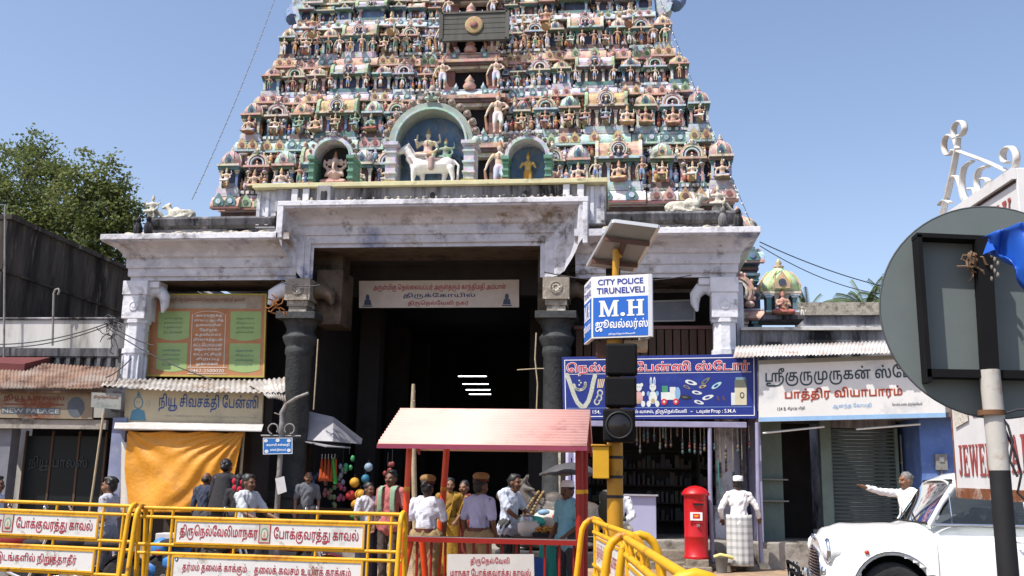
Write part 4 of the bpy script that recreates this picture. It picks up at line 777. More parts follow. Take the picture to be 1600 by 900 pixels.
def nasi(mb, x, y, z, s, cols):
    """flame arch: concentric horseshoes with a monster head on top"""
    for k, (r0, r1, d) in enumerate(((.43, .5, .10), (.37, .43, .15), (.31, .37, .11), (.25, .31, .15))): arch_ring(mb, x, y, z+s*.42, s*r0, s*r1, s*d, (cols[0], cols[3], cols[1], cols[2])[k], -.75, PI+.75)
    mb.box(x-s*.27, x+s*.27, y-.02, y+.05, z, z+s*.5, BROWNM); mb.box(x-s*.11, x+s*.11, y-.06, y-.01, z+s*.05, z+s*.42, NAVY); mb.ell((x, y-.08, z+s*.3), (s*.07, s*.05, s*.13), cols[3], 6); mb.ell((x, y-.09, z+s*.48), (s*.05, s*.04, s*.06), cols[0], 6)
    for q in range(9):
        a = -.4+(PI+.8)*q/8; mb.ell((x+s*.53*math.cos(a), y-s*.04, z+s*.42+s*.53*math.sin(a)), (s*.06, s*.06, s*.07), cols[3], 6)
    for sx in (-1, 1): mb.ell((x+sx*s*.36, y-s*.1, z+s*.04), (s*.14, s*.09, s*.10), cols[0], 8); mb.ell((x+sx*s*.36, y-s*.18, z+s*.04), (s*.06, s*.04, s*.05), cols[2], 6)
    mb.ell((x, y-s*.12, z+s*.98), (s*.13, s*.11, s*.13), cols[3], 8); mb.ell((x, y-s*.1, z+s*1.13), (s*.07, s*.06, s*.09), cols[0], 6)
    for sx in (-1, 1): mb.ell((x+sx*s*.14, y-s*.1, z+s*.92), (s*.07, s*.07, s*.06), cols[2], 6); mb.ell((x+sx*s*.05, y-s*.21, z+s*1.), (s*.025, s*.025, s*.03), NAVY, 6)
# bay plan in units of the half width: (u, width, projection, kind)
BAYS = [(.94, .085, .42, 'dome'), (.835, .10, .26, 'nasi'), (.725, .085, .34, 'dome'), (.565, .17, .42, 'barrel'), (.415, .085, .34, 'dome'), (.315, .095, .26, 'nasi'), (.215, .07, .16, 'dome')]
DOORU = .125
TIERCOL = [ (WHT, SALM, PBL), (MINT, MINT, PBL), (LIL, SALM, PINK), (SALM, SALM, CRM), (PBL, WHT, WHT), (MINT, CRM, LIL), (SALM, LIL, MINT)]
RING = [(PINK, WHT, BLUE, SALM), (SALM, TERR, PBL, CRM), (PBL, SALM, WHT, PINK), (CRM, PINK, MINT, SALM)]
used_figs = 0
def tier(i):
    global used_figs
    z0, z1 = ZT[i], ZT[i+1]; h = z1-z0; y = SB[i]; W = HW[i]; y2 = SB[i+1]
    core = MB()
    core.box(-W*.985, W*.985, y+.02, y+9-2*SB[i], z0-.3, z0+h*.34, BROWNM); core.box(-W*.95, W*.95, y+.10, y+8.9-2*SB[i], z0+h*.34, z1+.02, NAVY)
    T = core.build('tier', tower, local=True); T.location.x = -.05*i
    # recess pilasters and mouldings
    pm = MB(); n = int(W*2/.21)
    zw0, zw1 = z0+h*.36, z0+h*.70
    for k in range(n):
        x = -W*.93+W*1.86*k/(n-1)
        if abs(x) < W*DOORU: continue
        pilaster(pm, x, y+.12, zw0, zw1, .075, rt.choice((BLUE, PBL, LIL, TERR, TEAL, WHT)), rt.choice((CRM, TEAL, PINK)))
    for k, (zz, m) in enumerate(((zw1, TEAL), (zw1+h*.05, PINK), (zw1+h*.10, BROWNM), (zw1+h*.15, BLUE), (zw1+h*.2, TERR), (zw1+h*.25, CRM))):
        o = .06+.03*(k % 2); 
        for s in (-1, 1): pm.box(min(s*W*DOORU, s*W*.96), max(s*W*DOORU, s*W*.96), y+.12-o, y+.12, zz, zz+h*.035, m)
    pm.build('pilaster_row', T, local=True)
    cm = TIERCOL[i]
    for s in (-1, 1):
        cor = MB(); kapota(cor, min(s*W*DOORU, s*W*.97), max(s*W*DOORU, s*W*.97), y+.10, z0+h*.02, h*.20, .26, cm[0], LIL, SALM if i != 3 else CRM)
        x0, x1 = sorted((s*W*DOORU, s*W*.965))
        cor.box(x0, x1, y-.10, y+.1, z0+h*.255, z0+h*.30, GRN if i == 2 else (BROWNM if i == 0 else LIL)); cor.box(x0, x1, y-.16, y+.1, z0+h*.30, z0+h*.345, rt.choice((LIL, CRM, PBL)))
        cor.build('cornice', T, local=True)
    bays = {}
    for u, wd, pj, kind in BAYS:
        for s in (-1, 1):
            cor = bays[(u, s)] = MB(); x = s*u*W; hw = wd*W/2
            m = cm[0] if rt.random() < .75 else cm[1]
            kapota(cor, x-hw, x+hw, y+.05-pj, z0+h*.0, h*.21, .2, m, LIL, cm[1] if i else TERR)
            cor.box(x-hw*1.02, x+hw*1.02, y-pj-.02, y+.1, z0+h*.25, z0+h*.345, rt.choice((LIL, BROWNM, TEAL, PBL)))
            kq = rt.choice(((PINK, TERR), (TEAL, PBL), (YEL, TERR), (LGRN, GRN)))
            for f in (-.5, .5): kudu(cor, x+f*hw*1.1, y-pj-.12, z0+h*.04, h*.17, *kq)
    # side faces
    for s in (-1, 1):
        for k in range(4):
            yy = y+.6+k*1.7
            if yy > y+8-2*SB[i]: break
            cor = MB(); cor.box(s*W*.97-.15, s*W*.97+.15, yy, yy+1.1, z0, z0+h*.2, cm[k % 3]); cor.box(s*W*.95-.1, s*W*.95+.12, yy+.1, yy+1.0, z0+h*.3, z0+h*.75, rt.choice((TEAL, PINK, CRM)))
            cor.box(s*W*.95-.1, s*W*.95+.1, yy+.05, yy+1.05, z0+h*.2, z0+h*.3, LIL); cor.build('side_shrine', T, local=True)
    # pavilions with their roofs
    for u, wd, pj, kind in BAYS:
        cset = rt.choice(RING); dm = rt.choice((CRM, CRM, SALM, LIL, PINK, MINT)); bm_ = rt.choice((CRM, LIL, SALM, YEL))
        if i >= 4 and kind == 'nasi': kind = 'shrine'
        for s in (-1, 1):
            x = s*u*W; hw = wd*W/2; P = bays[(u, s)]; yf = y-pj+.08; zr = z0+h*.66
            wall = rt.choice((NAVY, TERR, BLUE, NAVY, BROWNM))
            P.box(x-hw*.86, x+hw*.86, yf+.02, y+.12, z0+h*.345, zr, wall)
            for f in ((-.8, -.45, .45, .8) if hw > .5 else (-.75, .75)):
                pilaster(P, x+f*hw, yf, z0+h*.345, zr, .07, rt.choice((PBL, WHT, CRM, BLUE, PINK)), rt.choice((CRM, TEAL)))
            P.box(x-hw, x+hw, yf-.12, y+.12, zr, zr+h*.05, rt.choice((BROWNM, TEAL, GRN))); P.box(x-hw*1.06, x+hw*1.06, yf-.18, y+.12, zr+h*.05, zr+h*.085, rt.choice((CRM, SALM, PBL)))
            zt_ = zr+h*.085
            if kind == 'dome': dome(P, x, yf+.18, zt_, hw*1.7, h*.38, dm, CRM if dm is not CRM else SALM, rt.choice((TEAL, PINK, YEL)))
            elif kind == 'barrel': barrel(P, x, yf+.16, zt_, hw*1.9, h*.38, .30, bm_, rt.choice((LGRN, PINK, CRM)), SALM); nasi(P, x, yf-.14, zt_-h*.02, h*.30, cset)
            elif kind == 'nasi': nasi(P, x, yf-.02, zt_-h*.12, min(hw*1.8, h*.44), cset)
            else: barrel(P, x, yf+.16, zt_, hw*1.6, h*.34, .25, bm_, rt.choice((TEAL, SALM)), CRM)
            P.build({'dome': 'dome_shrine', 'barrel': 'barrel_shrine', 'nasi': 'arch_shrine', 'shrine': 'barrel_shrine'}[kind], T, local=True)
    # crowds of tiny figures, scrolls and finials along every ledge
    fg = MB()
    for zz_, hh, yo, st in ((z0+h*.345, h*.22, .17, .19), (z0+h*.80, h*.17, .10, .24), (z0+h*.27, h*.10, .30, .15)):
        for k in range(int(W*1.9/st)):
            x = -W*.95+k*st+rt.uniform(-.05, .05)
            if abs(x) < W*DOORU*1.1: continue
            a = hh*rt.uniform(.8, 1.2); m_ = rt.choice(SK[:3]+CL[:3]); y_ = y-yo-.12*rt.random()
            if hh < h*.12: fg.box(x-.045, x+.045, y-.33, y-.2, zz_, zz_+h*.05, WHT); continue
            fg.ell((x, y_, zz_+a*.32), (a*.20, a*.16, a*.34), rt.choice(CL), 6); fg.ell((x, y_, zz_+a*.62), (a*.21, a*.14, a*.18), m_, 6); fg.ell((x, y_, zz_+a*.86), (a*.10, a*.10, a*.13), m_, 6)
            sx = rt.choice((-1, 1)); fg.tube([(x+sx*a*.18, y_, zz_+a*.68), (x+sx*a*.34, y_-.03, zz_+a*.5), (x+sx*a*.26, y_-.08, zz_+a*.72)], a*.05, m_, 4); fg.ell((x, y_, zz_+a*1.02), (a*.07, a*.07, a*.12), rt.choice(CR), 5)
    tag(fg.build('figurine', T, local=True), None, None, kind='stuff')
    # stucco ornaments in the gaps between the roofs
    K = MB()
    for g in range(int(W*2/.34)):
        x = -W*.9+g*.34
        if abs(x) < W*DOORU or x > W*.9: continue
        kq = rt.choice(((PBL, BLUE), (LIL, BLUE), (YEL, TERR), (LGRN, GRN), (PINK, TERR))); kudu(K, x, y-.02, z0+h*(.70+.03*rt.random()), h*.16, *kq)
    tag(K.build('gable_ornament', T, local=True), None, None, kind='stuff')
    # statues
    zs = z0+h*.345
    spots = []
    if i == 3:
        for k in range(15):
            u = .15+.8*k/14
            for s in (-1, 1): spots.append((s*u, h*.40*rt.uniform(.85, 1.15), rt.choice(('stand1', 'stand2', 'stand3', 'stand1', 'throne')), .5))
    elif i in (0, 1, 2):
        for u, wd, pj, kind in BAYS:
            for s in (-1, 1):
                spots.append((s*u, h*(.36 if i else .33), rt.choice(('sit1', 'sit2', 'throne') if i < 2 else ('stand1', 'stand2')), pj+.14))
                if kind == 'barrel':
                    for f in (-.085, .085): spots.append((s*u+f, h*.36, rt.choice(('stand2', 'stand3') if i != 1 else ('throne', 'sit2')), pj+.14))
    elif i == 4:
        for u in (.42, .86):
            for s in (-1, 1): spots.append((s*u, h*.85, 'throne', 1.05))
    elif i == 5:
        for u in (.3, .55, .8):
            for s in (-1, 1): spots.append((s*u, h*.42, 'stand2', .4))
    for u, fh, ps, pj in spots:
        zz = zs if i != 4 else z0-h*.62
        if i == 3: zz = z0+h*.30
        idol(ps, (u*W, y-pj, zz), fh, T, rt, rz=rt.uniform(-.25, .25))
    # open doorway in the middle, its inner shade a near-black block, with guardians
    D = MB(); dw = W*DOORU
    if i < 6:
        D.box(-dw*.62, dw*.62, y-.06, y+.3, z0+h*.22, z0+h*.8, M('door_shade', (.012, .012, .016), .9, 0))
        for s in (-1, 1): D.box(s*dw*.8-dw*.18, s*dw*.8+dw*.18, y-.22, y+.2, z0+h*.22, z0+h*.82, rt.choice((TERR, BROWNM)))
        D.box(-dw*1.05, dw*1.05, y-.34, y+.2, z0+h*.80, z0+h*.87, CRM); D.box(-dw*1.12, dw*1.12, y-.44, y+.2, z0+h*.87, z0+h*.93, BROWNM); D.box(-dw*1.2, dw*1.2, y-.5, y+.2, z0+h*.93, z0+h*1.0, SALM)
        kapota(D, -dw*1.05, dw*1.05, y-.40, z0+h*.03, h*.17, .2, (SALM, MINT, PBL, SALM, MINT, PBL)[i], LIL, CRM)
        for f in (-.6, .6): kudu(D, f*dw, y-.60, z0+h*.05, h*.15, TEAL, PBL)
        D.lathe([(.16, 0), (.2, .1), (.12, .22), (.15, .26), (.04, .4), (.0, .46)], SALM, 8, (0, y-.5, z0+h*.22))
        for f in (-.5, .5): D.lathe([(.05, 0), (.08, .06), (.03, .14), (.0, .22)], PBL, 6, (f*dw, y-.5, z0+h*.22))
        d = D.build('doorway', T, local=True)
        gh = h*.82 if i < 4 else h*.7
        for s in (-1, 1):
            idol('stand3' if s < 0 else 'stand3', (s*dw*.98, y-.62, z0+h*.20), gh, T, rt, 'guardian_statue', mats=(SK[2], CL[0] if i != 1 else CL[4], CR[1]))
    return T
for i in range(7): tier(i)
# cut-off upper storey: a plain barrel vault crowns the tower above the frame
mb = MB(); zc = ZT[7]
mb.box(-4.4, 4.4, 2.9, 6.3, zc, zc+.8, NAVY); barrel(mb, 0, 4.6, zc+.8, 8.8, 3.0, 1.7, PBL, BLUE, GOLD)
for k in range(5): mb.lathe([(.1, 0), (.28, .3), (.1, .6), (.16, .8), (.02, 1.3)], GOLD, 10, (-3+1.5*k, 4.6, zc+3.0))
mb.build('crown_vault', tower, local=True)
# big blue roof-end shells that flank the fifth storey
for s in (-1, 1):
    mb = MB(); x = s*HW[4]*1.0; z = ZT[4]+.35
    for k in range(7):
        q = -.9+k*.42
        mb.tube([(x+s*(.1+.5*math.cos(q+.0))*1, SB[4]-.1+.25*k, z+.75+.75*math.sin(q)), (x+s*(.1+.5*math.cos(q+.42)), SB[4]+.15+.25*k, z+.75+.75*math.sin(q+.42))], .2, BLUE, 8)
    mb.prism([(x+s*a, b) for a, b in ((-.1, z-.2), (.25, z), (.42, z+.5), (.45, z+1.0), (.3, z+1.6), (.0, z+2.0), (-.3, z+2.0))], SB[4]-.15, SB[4]+.6, PBL)
    mb.build('roof_end_shell', tower, local=True)
# grey plank board with a golden disc over the fourth storey doorway
mb = MB(); yb = SB[3]-.85; cz0 = at(742, 60, TY0+yb).z-9; cz1 = at(742, 21, TY0+yb).z-9; hx = .98
GP = M('grey_planks', (.10, .10, .09), .8, .3, 5, streak=True)
for k in range(5):
    a = cz0+(cz1-cz0)*k/5; mb.box(-hx, hx, yb, yb+.05, a+.005, a+(cz1-cz0)/5-.012, GP)
for a, b in ((-hx-.06, -hx+.05), (hx-.05, hx+.06)): mb.box(a, b, yb-.03, yb+.08, cz0-.05, cz1+.05, GP)
mb.box(-hx, hx, yb-.03, yb+.08, cz1, cz1+.06, GP); mb.box(-hx, hx, yb-.03, yb+.08, cz0-.06, cz0, GP)
for f in (-.8, .8): mb.box(f-.05, f+.05, yb+.08, yb+1.2, cz0, cz0+.1, GP)
B = mb.build('plank_board', tower, local=True)
mb = MB(); zc = (cz0+cz1)/2+.02; mb.lathe([(.27, 0), (.27, -.03), (.24, -.04), (.12, -.045)], GOLD, 24, (0, yb-.001, zc), axis='y'); mb.lathe([(.12, -.04), (.11, -.07), (.03, -.08)], TERR, 16, (0, yb, zc), axis='y'); mb.build('disc', B, local=True)

# ---------------------------------------------------------------- niches standing on the hall's roof ledge
ZN = 8.04
def niche(name, label, xpx0, xpx1, ytop, cols, back, big=False):
    a = at(xpx0, 281, YW+.75); b = at(xpx1, 281, YW+.75); cx = (a.x+b.x)/2; wd = b.x-a.x; t = thing(name, label, 'shrine niche', (cx, YW+.75, ZN))
    top = at((xpx0+xpx1)/2, ytop, YW+.75).z-ZN
    ro = wd*.5; pw = wd*.115; ri = ro-pw; zs = top-ro*.98; dp = .5
    m = MB()
    for s in (-1, 1):
        x = s*(ro-pw/2); m.box(x-pw*.5, x+pw*.5, -.12, dp, .16, zs, cols[0])
        for z in (.32, .55, .8, .94): m.box(x-pw*.62, x+pw*.62, -.16, dp*.3, zs*z, zs*z+.045, cols[0])
        m.box(x-pw*.75, x+pw*.75, -.2, dp, zs-.03, zs+.05, cols[0]); m.box(x-pw*.7, x+pw*.7, -.18, dp, 0, .17, cols[3]); m.cut()
    m.build('pillar', t, local=True, bev=.006)
    m = MB(); arch_ring(m, 0, dp, zs+.04, ri+.01, ro*.96, dp+.08, cols[1], 0, PI, 20); arch_ring(m, 0, -.08, zs+.04, ri*1.02, ri*1.08, .04, cols[4], 0, PI, 20)
    m.build('arch', t, local=True)
    m = MB(); n = 15 if big else 13
    for k in range(n):
        q = .04+(PI-.08)*k/(n-1); r = ro*1.05; x, z = r*math.cos(q), zs+.05+r*math.sin(q); s = ro*.085
        m.lathe([(s, .06), (s, -.05), (s*.7, -.09), (s*.55, -.05), (s*.5, -.10), (s*.2, -.12)], cols[2], 9, (x, .0, z), axis='y', smooth=False); m.ell((x, -.11, z), (s*.22, s*.2, s*.22), cols[1], 6)
    z = zs+ro*1.1; m.ell((0, -.06, z+ro*.04), (ro*.15, .14, ro*.13), cols[1], 8); m.ell((0, -.06, z+ro*.19), (ro*.08, .1, ro*.12), cols[2], 8)
    for s in (-1, 1): m.ell((s*ro*.13, -.1, z+ro*.08), (ro*.07, .08, ro*.07), cols[2], 6); m.ell((s*ro*.05, -.2, z+ro*.06), (ro*.03, .03, ro*.03), NAVY, 6); m.ell((s*ro*.1, -.15, z-ro*.04), (ro*.07, .06, ro*.04), cols[4], 6)
    for s in (-1, 1): m.ell((s*ro*1.02, -.05, zs+.08), (ro*.10, .1, ro*.10), cols[4], 8)
    m.build('flame_border', t, local=True)
    m = MB(); m.prism([(-ri-.02, 0), (ri+.02, 0), (ri+.02, zs)]+[((ri+.02)*math.cos(PI*k/16), zs+.04+(ri+.02)*math.sin(PI*k/16)) for k in range(17)]+[(-ri-.02, zs)], dp-.08, dp, back)
    m.box(-ri, ri, -.1, dp-.08, 0, .03, WHT); m.build('back_wall', t, local=True)
    return t, wd, top
NB = M('niche_blue', '#5d7a9c', .8, .3, 2.2, stain=[('#3f4a3c', .5, 1.5), ('#8a8f8c', .4, 2.5)])
big, bw, bt = niche('bull_niche', 'largest arched niche on the roof ledge holding a white bull carrying two deities', 603, 741, 163, (LIL, M('aged_mint', '#98a49c', .8, .25, 4), M('aged_pink_stucco', '#a99a92', .8, .3, 5), M('olive_gold', '#8f7f3a', .7), MINT), NB, True)
lft, _, _ = niche('elephant_god_niche', 'small green pillared niche holding a seated elephant headed deity, left of the bull niche', 484, 553, 217, (M('niche_green', '#5f8878', .7), LIL, M('aged_lilac_stucco', '#9d948f', .8, .3, 5), TERR, MINT), M('niche_dark', '#3c3a3c', .9, .3))
rgt, _, _ = niche('standing_god_niche', 'small green pillared niche holding a golden standing deity, right of the bull niche', 786, 861, 215, (M('niche_green', '#5f8878', .7), LIL, M('aged_lilac_stucco', '#9d948f', .8, .3, 5), TERR, MINT), NB)
WB = M('white_stucco', (.66, .65, .64), .7, .12, 5)
# bull with two riders
P = [('c', (-.26, 0, .50), (.30, 0, .50), .155, .15, 0), ('e', (-.28, 0, .50), (.2, .16, .19), None, 0), ('e', (.30, 0, .53), (.17, .15, .17), None, 0), ('e', (-.22, 0, .69), (.12, .08, .08), None, 0),
     ('c', (-.38, 0, .6), (-.50, -.02, .82), .13, .105, 0), ('e', (-.53, -.03, .88), (.105, .085, .10), None, 0), ('c', (-.55, -.04, .87), (-.70, -.06, .80), .085, .062, 0),
     ('c', (-.49, -.1, .94), (-.47, -.17, .93), .03, .02, 0), ('c', (-.50, -.06, .96), (-.52, -.09, 1.05), .02, .01, 2), ('c', (-.50, .04, .96), (-.52, .07, 1.05), .02, .01, 2),
     ('c', (-.42, -.02, .56), (-.52, -.02, .66), .06, .05, 0)]
for x, y, k in ((-.36, -.1, -.02), (-.24, .1, .02), (.26, .1, -.04), (.40, -.1, .05)):
    P += [('c', (x, y, .42), (x+k, y, .22), .075, .045, 0), ('c', (x+k, y, .22), (x+k*.6, y, .03), .04, .035, 0), ('e', (x+k*.6-.02, y, .02), (.05, .04, .03), None, 2)]
P += [('c', (.44, 0, .62), (.55, -.02, .5), .03, .028, 0), ('c', (.55, -.02, .5), (.53, -.02, .16), .028, .03, 0), ('e', (.52, -.02, .12), (.04, .04, .07), None, 2),
      ('c', (-.44, -.1, .62), (-.52, -.09, .74), .02, .02, 1), ('c', (-.40, -.13, .55), (-.46, -.12, .66), .018, .018, 1), ('c', (.0, -.155, .42), (.0, -.15, .62), .06, .06, 1), ('e', (.02, 0, .60), (.22, .165, .09), None, 1)]
o = blob('bull', P, [WB, paint('#a08a86'), paint('#8d8580')], big, vox=.02, smooth=2, loc=(0.02, .14, .03), scale=1.08)
o = idol('throne', (-.10, .17, .50), 1.02, big, rt, 'deity', mats=(SK[4], SK[1], CR[2])); o = idol('throne', (.30, .2, .54), .74, big, rt, 'deity', mats=(SK[3], CL[3], CR[0]))
m = MB(); r_ = random.Random(3)
for k in range(160):
    a = V((.52+r_.gauss(0, .10), .40, .62+r_.gauss(0, .13))); b = a+V((r_.uniform(-.05, .05), -.03, r_.uniform(-.05, .05))); m.tube([a, b], .012, paint('#46583a'), 4)
m.tube([(.5, .41, 0), (.52, .41, .6)], .02, paint('#4f4a36'), 5); m.build('painted_tree', big, local=True)
# seated elephant-headed figure
P = [q for q in fig_prims('sit1') if not (q[0] == 'c' and q[5] == 2 and q[1][2] > .5)]
P += [('e', (0, -.02, .26), (.15, .13, .14), None, 0), ('e', (0, -.03, .58), (.10, .09, .10), None, 0), ('c', (0, -.1, .56), (.0, -.16, .40), .045, .035, 0), ('c', (0, -.16, .40), (.05, -.16, .30), .034, .022, 0),
      ('e', (-.13, 0, .58), (.07, .03, .09), None, 0), ('e', (.13, 0, .58), (.07, .03, .09), None, 0), ('c', (0, 0, .64), (0, 0, .84), .07, .02, 2), ('c', (-.14, .02, .4), (-.26, 0, .5), .04, .035, 0), ('c', (.14, .02, .4), (.26, 0, .5), .04, .035, 0), ('c', (-.26, 0, .5), (-.25, -.02, .62), .03, .03, 0), ('c', (.26, 0, .5), (.25, -.02, .62), .03, .03, 0)]
o = blob('deity', P, [paint('#c3aaa2'), paint('#b58a80'), CR[1]], lft, vox=.02, smooth=1, loc=(0, .2, .16), scale=.98)
m = MB(); m.box(-.28, .28, .0, .4, .03, .10, LIL); m.box(-.24, .24, .04, .38, .10, .17, PINK); m.build('plinth', lft, local=True)
idol('stand1', (0, .2, .03), .86, rgt, rt, 'deity', mats=(paint('#b99a5c'), paint('#a87f38'), paint('#a3803c')))
# reclining bulls and seated attendants of weathered stucco on the roof corners
STU = M('weathered_stucco', (.52, .50, .42), .85, .3, 6, stain=[('#6a675c', .45, 4)], bump=.4)
PB = [('c', (-.3, 0, .22), (.3, 0, .2), .2, .2, 0), ('e', (.32, 0, .2), (.2, .19, .18), None, 0), ('e', (-.22, 0, .40), (.14, .09, .1), None, 0), ('c', (-.42, 0, .3), (-.52, 0, .5), .13, .10, 0), ('c', (-.53, 0, .55), (-.72, -.02, .46), .095, .06, 0),
      ('c', (-.48, .06, .62), (-.46, .10, .74), .03, .015, 0), ('c', (-.48, -.06, .62), (-.46, -.10, .74), .03, .015, 0), ('c', (-.42, -.11, .56), (-.36, -.19, .54), .035, .02, 0),
      ('c', (-.3, -.17, .1), (-.6, -.2, .06), .07, .05, 0), ('c', (.2, -.2, .1), (-.05, -.24, .06), .09, .05, 0), ('c', (.5, 0, .25), (.42, -.2, .1), .03, .03, 0), ('c', (-.35, .15, .1), (-.6, .16, .06), .07, .05, 0), ('e', (0, 0, .03), (.6, .26, .05), None, 0)]
zb = ZL+.62; pb = at(284, 328, YW+.55)
bl = tag(blob('bull_statue', PB, [STU], None, vox=.025, smooth=1, loc=(pb.x, YW+.58, zb), scale=.62), 'weathered stucco bull statue reclining alone on the left roof corner beside the tree', 'statue')
pm_ = at(237, 328, YW+.55)
PM = fig_prims('throne')+[('c', (.25, 0, .3), (.45, .05, .1), .09, .06, 0)]
PM = [tuple(list(q[:-1])+[0]) for q in PM]
tag(blob('attendant_statue', PM, [STU], None, vox=.022, smooth=1, loc=(pm_.x, YW+.58, zb), scale=.62), 'weathered stucco crowned figure sitting on the left roof corner, its back to the tree', 'statue')
pr_ = at(1085, 322, YW+.55)
b2 = tag(blob('bull_statue', [tuple([q[0], tuple(-c if j == 0 else c for j, c in enumerate(q[1]))]+([tuple(-c if j == 0 else c for j, c in enumerate(q[2]))]+list(q[3:]) if q[0] == 'c' else list(q[2:]))) for q in PB], [STU], None, vox=.025, smooth=1, loc=(pr_.x-.25, YW+.58, zb-.02), scale=.72), 'pale stucco bull statue lying on the right roof corner in front of the painted tower', 'statue')
pr_ = at(1122, 322, YW+.55)
tag(blob('attendant_statue', PM, [STU], None, vox=.022, smooth=1, loc=(pr_.x, YW+.58, zb-.02), scale=.66), 'weathered stucco attendant seated at the far right end of the hall roof', 'statue')
# ---------------------------------------------------------------- left side: hoarding, draped shop, rusty shop, buildings behind
# green and orange hoarding
hb = thing('notice_hoarding', 'big green and orange notice hoarding with white Tamil lettering between the left columns', 'hoarding', tuple(at(322, 595, 20.4)))
p = pan([(235, 459), (417, 459), (413, 590), (229, 588)], [20.5, 20.5, 20.4, 20.4], .06)
ORB = M('orange_board', '#b07850', .7, .15, 3, stain=[('#b09070', .35, 1.5)]); GRB = M('green_board', '#94ab6e', .7, .12, 3, stain=[('#98a67e', .35, 1.5)])
mb = MB(); p.slab(mb, ORB); mb.build('board', hb)
mb = MB(); p.frame(mb, paint('#b3a44c'), .035, .012); mb.build('frame', hb)
mb = MB(); p.slab(mb, M('faded_header', '#a2917d', .7, .25, 6), .10, .02, .96, .185, 0, .004); p.slab(mb, paint('#a39c8c'), .16, .12, .83, .175, .004, .008); mb.build('header_strip', hb)
p.text(tamil('N1', .01), .17, .04, .82, .11, M('faded_brown_ink', '#7c5138', .7), 'lettering', hb, .008)
for (u0, v0, u1, v1) in ((.08, .215, .35, .555), (.08, .60, .34, .93), (.70, .215, .96, .555), (.70, .60, .96, .93)):
    mb = MB(); n = 10
    pts = [(u0, v0), (u1, v0)]+[(u1+(u0-u1)*k/n, v1-.0+.035*math.sin(PI*k/n)-.02) for k in range(n+1)]
    p.poly(mb, pts, GRB, .004); o = mb.build('panel', hb)
    mb = MB()
    for k in range(4):
        p.text(tamil(('P', (k*2+int(u0*10)) % 11), .008), u0+.05, v0+.07+k*.055, u1-.06, v0+.105+k*.055, M('dull_green_ink', '#5f7f50', .7) if v0 < .4 else M('teal_ink', '#4f8078', .7), d=.007, mb=mb)
    mb.build('lettering', hb)
WI = paint('#ddd6cc')
mb = MB()
for k in range(11):
    v0 = .245+k*.058; wd = (.23, .25, .22, .15, .22, .25, .25, .24, .24, .19, .19)[k]
    p.text(tamil(('P', k), .018), .515-wd/2, v0, .515+wd/2, v0+.046, WI, d=.008, mb=mb)
p.text(latin('0462-2500020', .004), .37, .905, .66, .945, WI, d=.008, mb=mb)
for u in (.37, .655): p.slab(mb, WI, u, .25, u+.004, .89, .004, .007)
for v in (.885, .96): p.slab(mb, WI, .35, v, .68, v+.006, .004, .007)
for k in range(10): a = PI+PI*k/10; b = a+PI/10; p.poly(mb, [(.515+.13*math.cos(a), .26+.05*math.sin(a)), (.515+.13*math.cos(b), .26+.05*math.sin(b)), (.515+.13*math.cos(b), .265+.05*math.sin(b)), (.515+.13*math.cos(a), .265+.05*math.sin(a))], WI, .008)
mb.build('lettering', hb)
mb = MB()
for px_ in (240, 400): a = at(px_, 590, 20.45); mb.tube([a, (a.x, a.y+.1, a.z-1.9)], .04, BAMBOO); mb.cut()
mb.build('prop', hb)
# draped shop
s2 = thing('draped_shop', 'small fancy goods shop with pale Tamil sign, corrugated awning and a wooden bay behind', 'shop', (-8.5, 19, .45))
p2 = pan([(196, 607), (411, 612), (409, 664), (194, 659)], 18.75, .05)
mb = MB(); p2.slab(mb, M('cream_signboard', '#b3a88e', .75, .1, 2, stain=[('#8f8a76', .35, 1)])); o = mb.build('signboard', s2)
p2.text(tamil('L1', .010), .25, .12, .97, .66, paint('#2c4c86'), 'lettering', o)
p2.text(latin('154, THERADI STREET, TIRUNELVELI TOWN', .0), .30, .76, .95, .83, paint('#9a9686'), 'lettering', o)
mb = MB(); IK = paint('#4f7f96')     # faded line drawing of a seated deity
p2.disc(mb, .10, .42, .035, .19, IK, .005, 20); p2.disc(mb, .10, .42, .028, .155, M('cream_signboard', ''), .007, 20); p2.poly(mb, [(.04, .95), (.16, .95), (.145, .66), (.10, .60), (.055, .66)], IK, .006); p2.poly(mb, [(.085, .22), (.115, .22), (.10, .04)], IK, .008)
p2.disc(mb, .09, .4, .004, .02, IK, .009, 8); p2.disc(mb, .11, .4, .004, .02, IK, .009, 8); p2.disc(mb, .17, .45, .018, .10, paint('#a9a18c'), .006, 12); mb.build('drawing', o)
mb = MB(); ra, rb, rc, rd = at(165, 592, 19.45), at(442, 594, 19.45), at(446, 613, 18.35), at(158, 602, 18.45)
corrug(mb, ra, rb, rc, rd, TIN, 34, .018, .05, random.Random(2), .03); mb.build('awning_roof', s2, solid=.004)
mb = MB(); ra, rb, rc, rd = at(384, 596, 18.8), at(446, 590, 18.8), at(447, 629, 18.2), at(420, 622, 18.2); corrug(mb, ra, rb, rc, rd, TIN, 8, .022, -.03); mb.build('bent_sheet', s2, solid=.004)
mb = MB(); p2b = [at(180, 659, 18.7), at(412, 662, 18.7), at(409, 672, 18.0), at(178, 668, 18.0)]
mb.hexa([v-V((0, 0, .03)) for v in p2b]+p2b, TINW); mb.build('ledge', s2, bev=.006)
mb = MB(); mb.box(-9.9, -7.0, 19.3, 19.4, .45, 3.4, M('shop_back', (.05, .04, .035), .9)); mb.box(-7.2, -6.96, 18.9, 19.3, .45, 3.3, DARK); mb.build('back_wall', s2)
mb = MB(); a = at(381, 668, 18.3); mb.tube([(a.x, 18.3, gz(0, 18.3)), a], .03, BAMBOO); mb.build('post', s2)
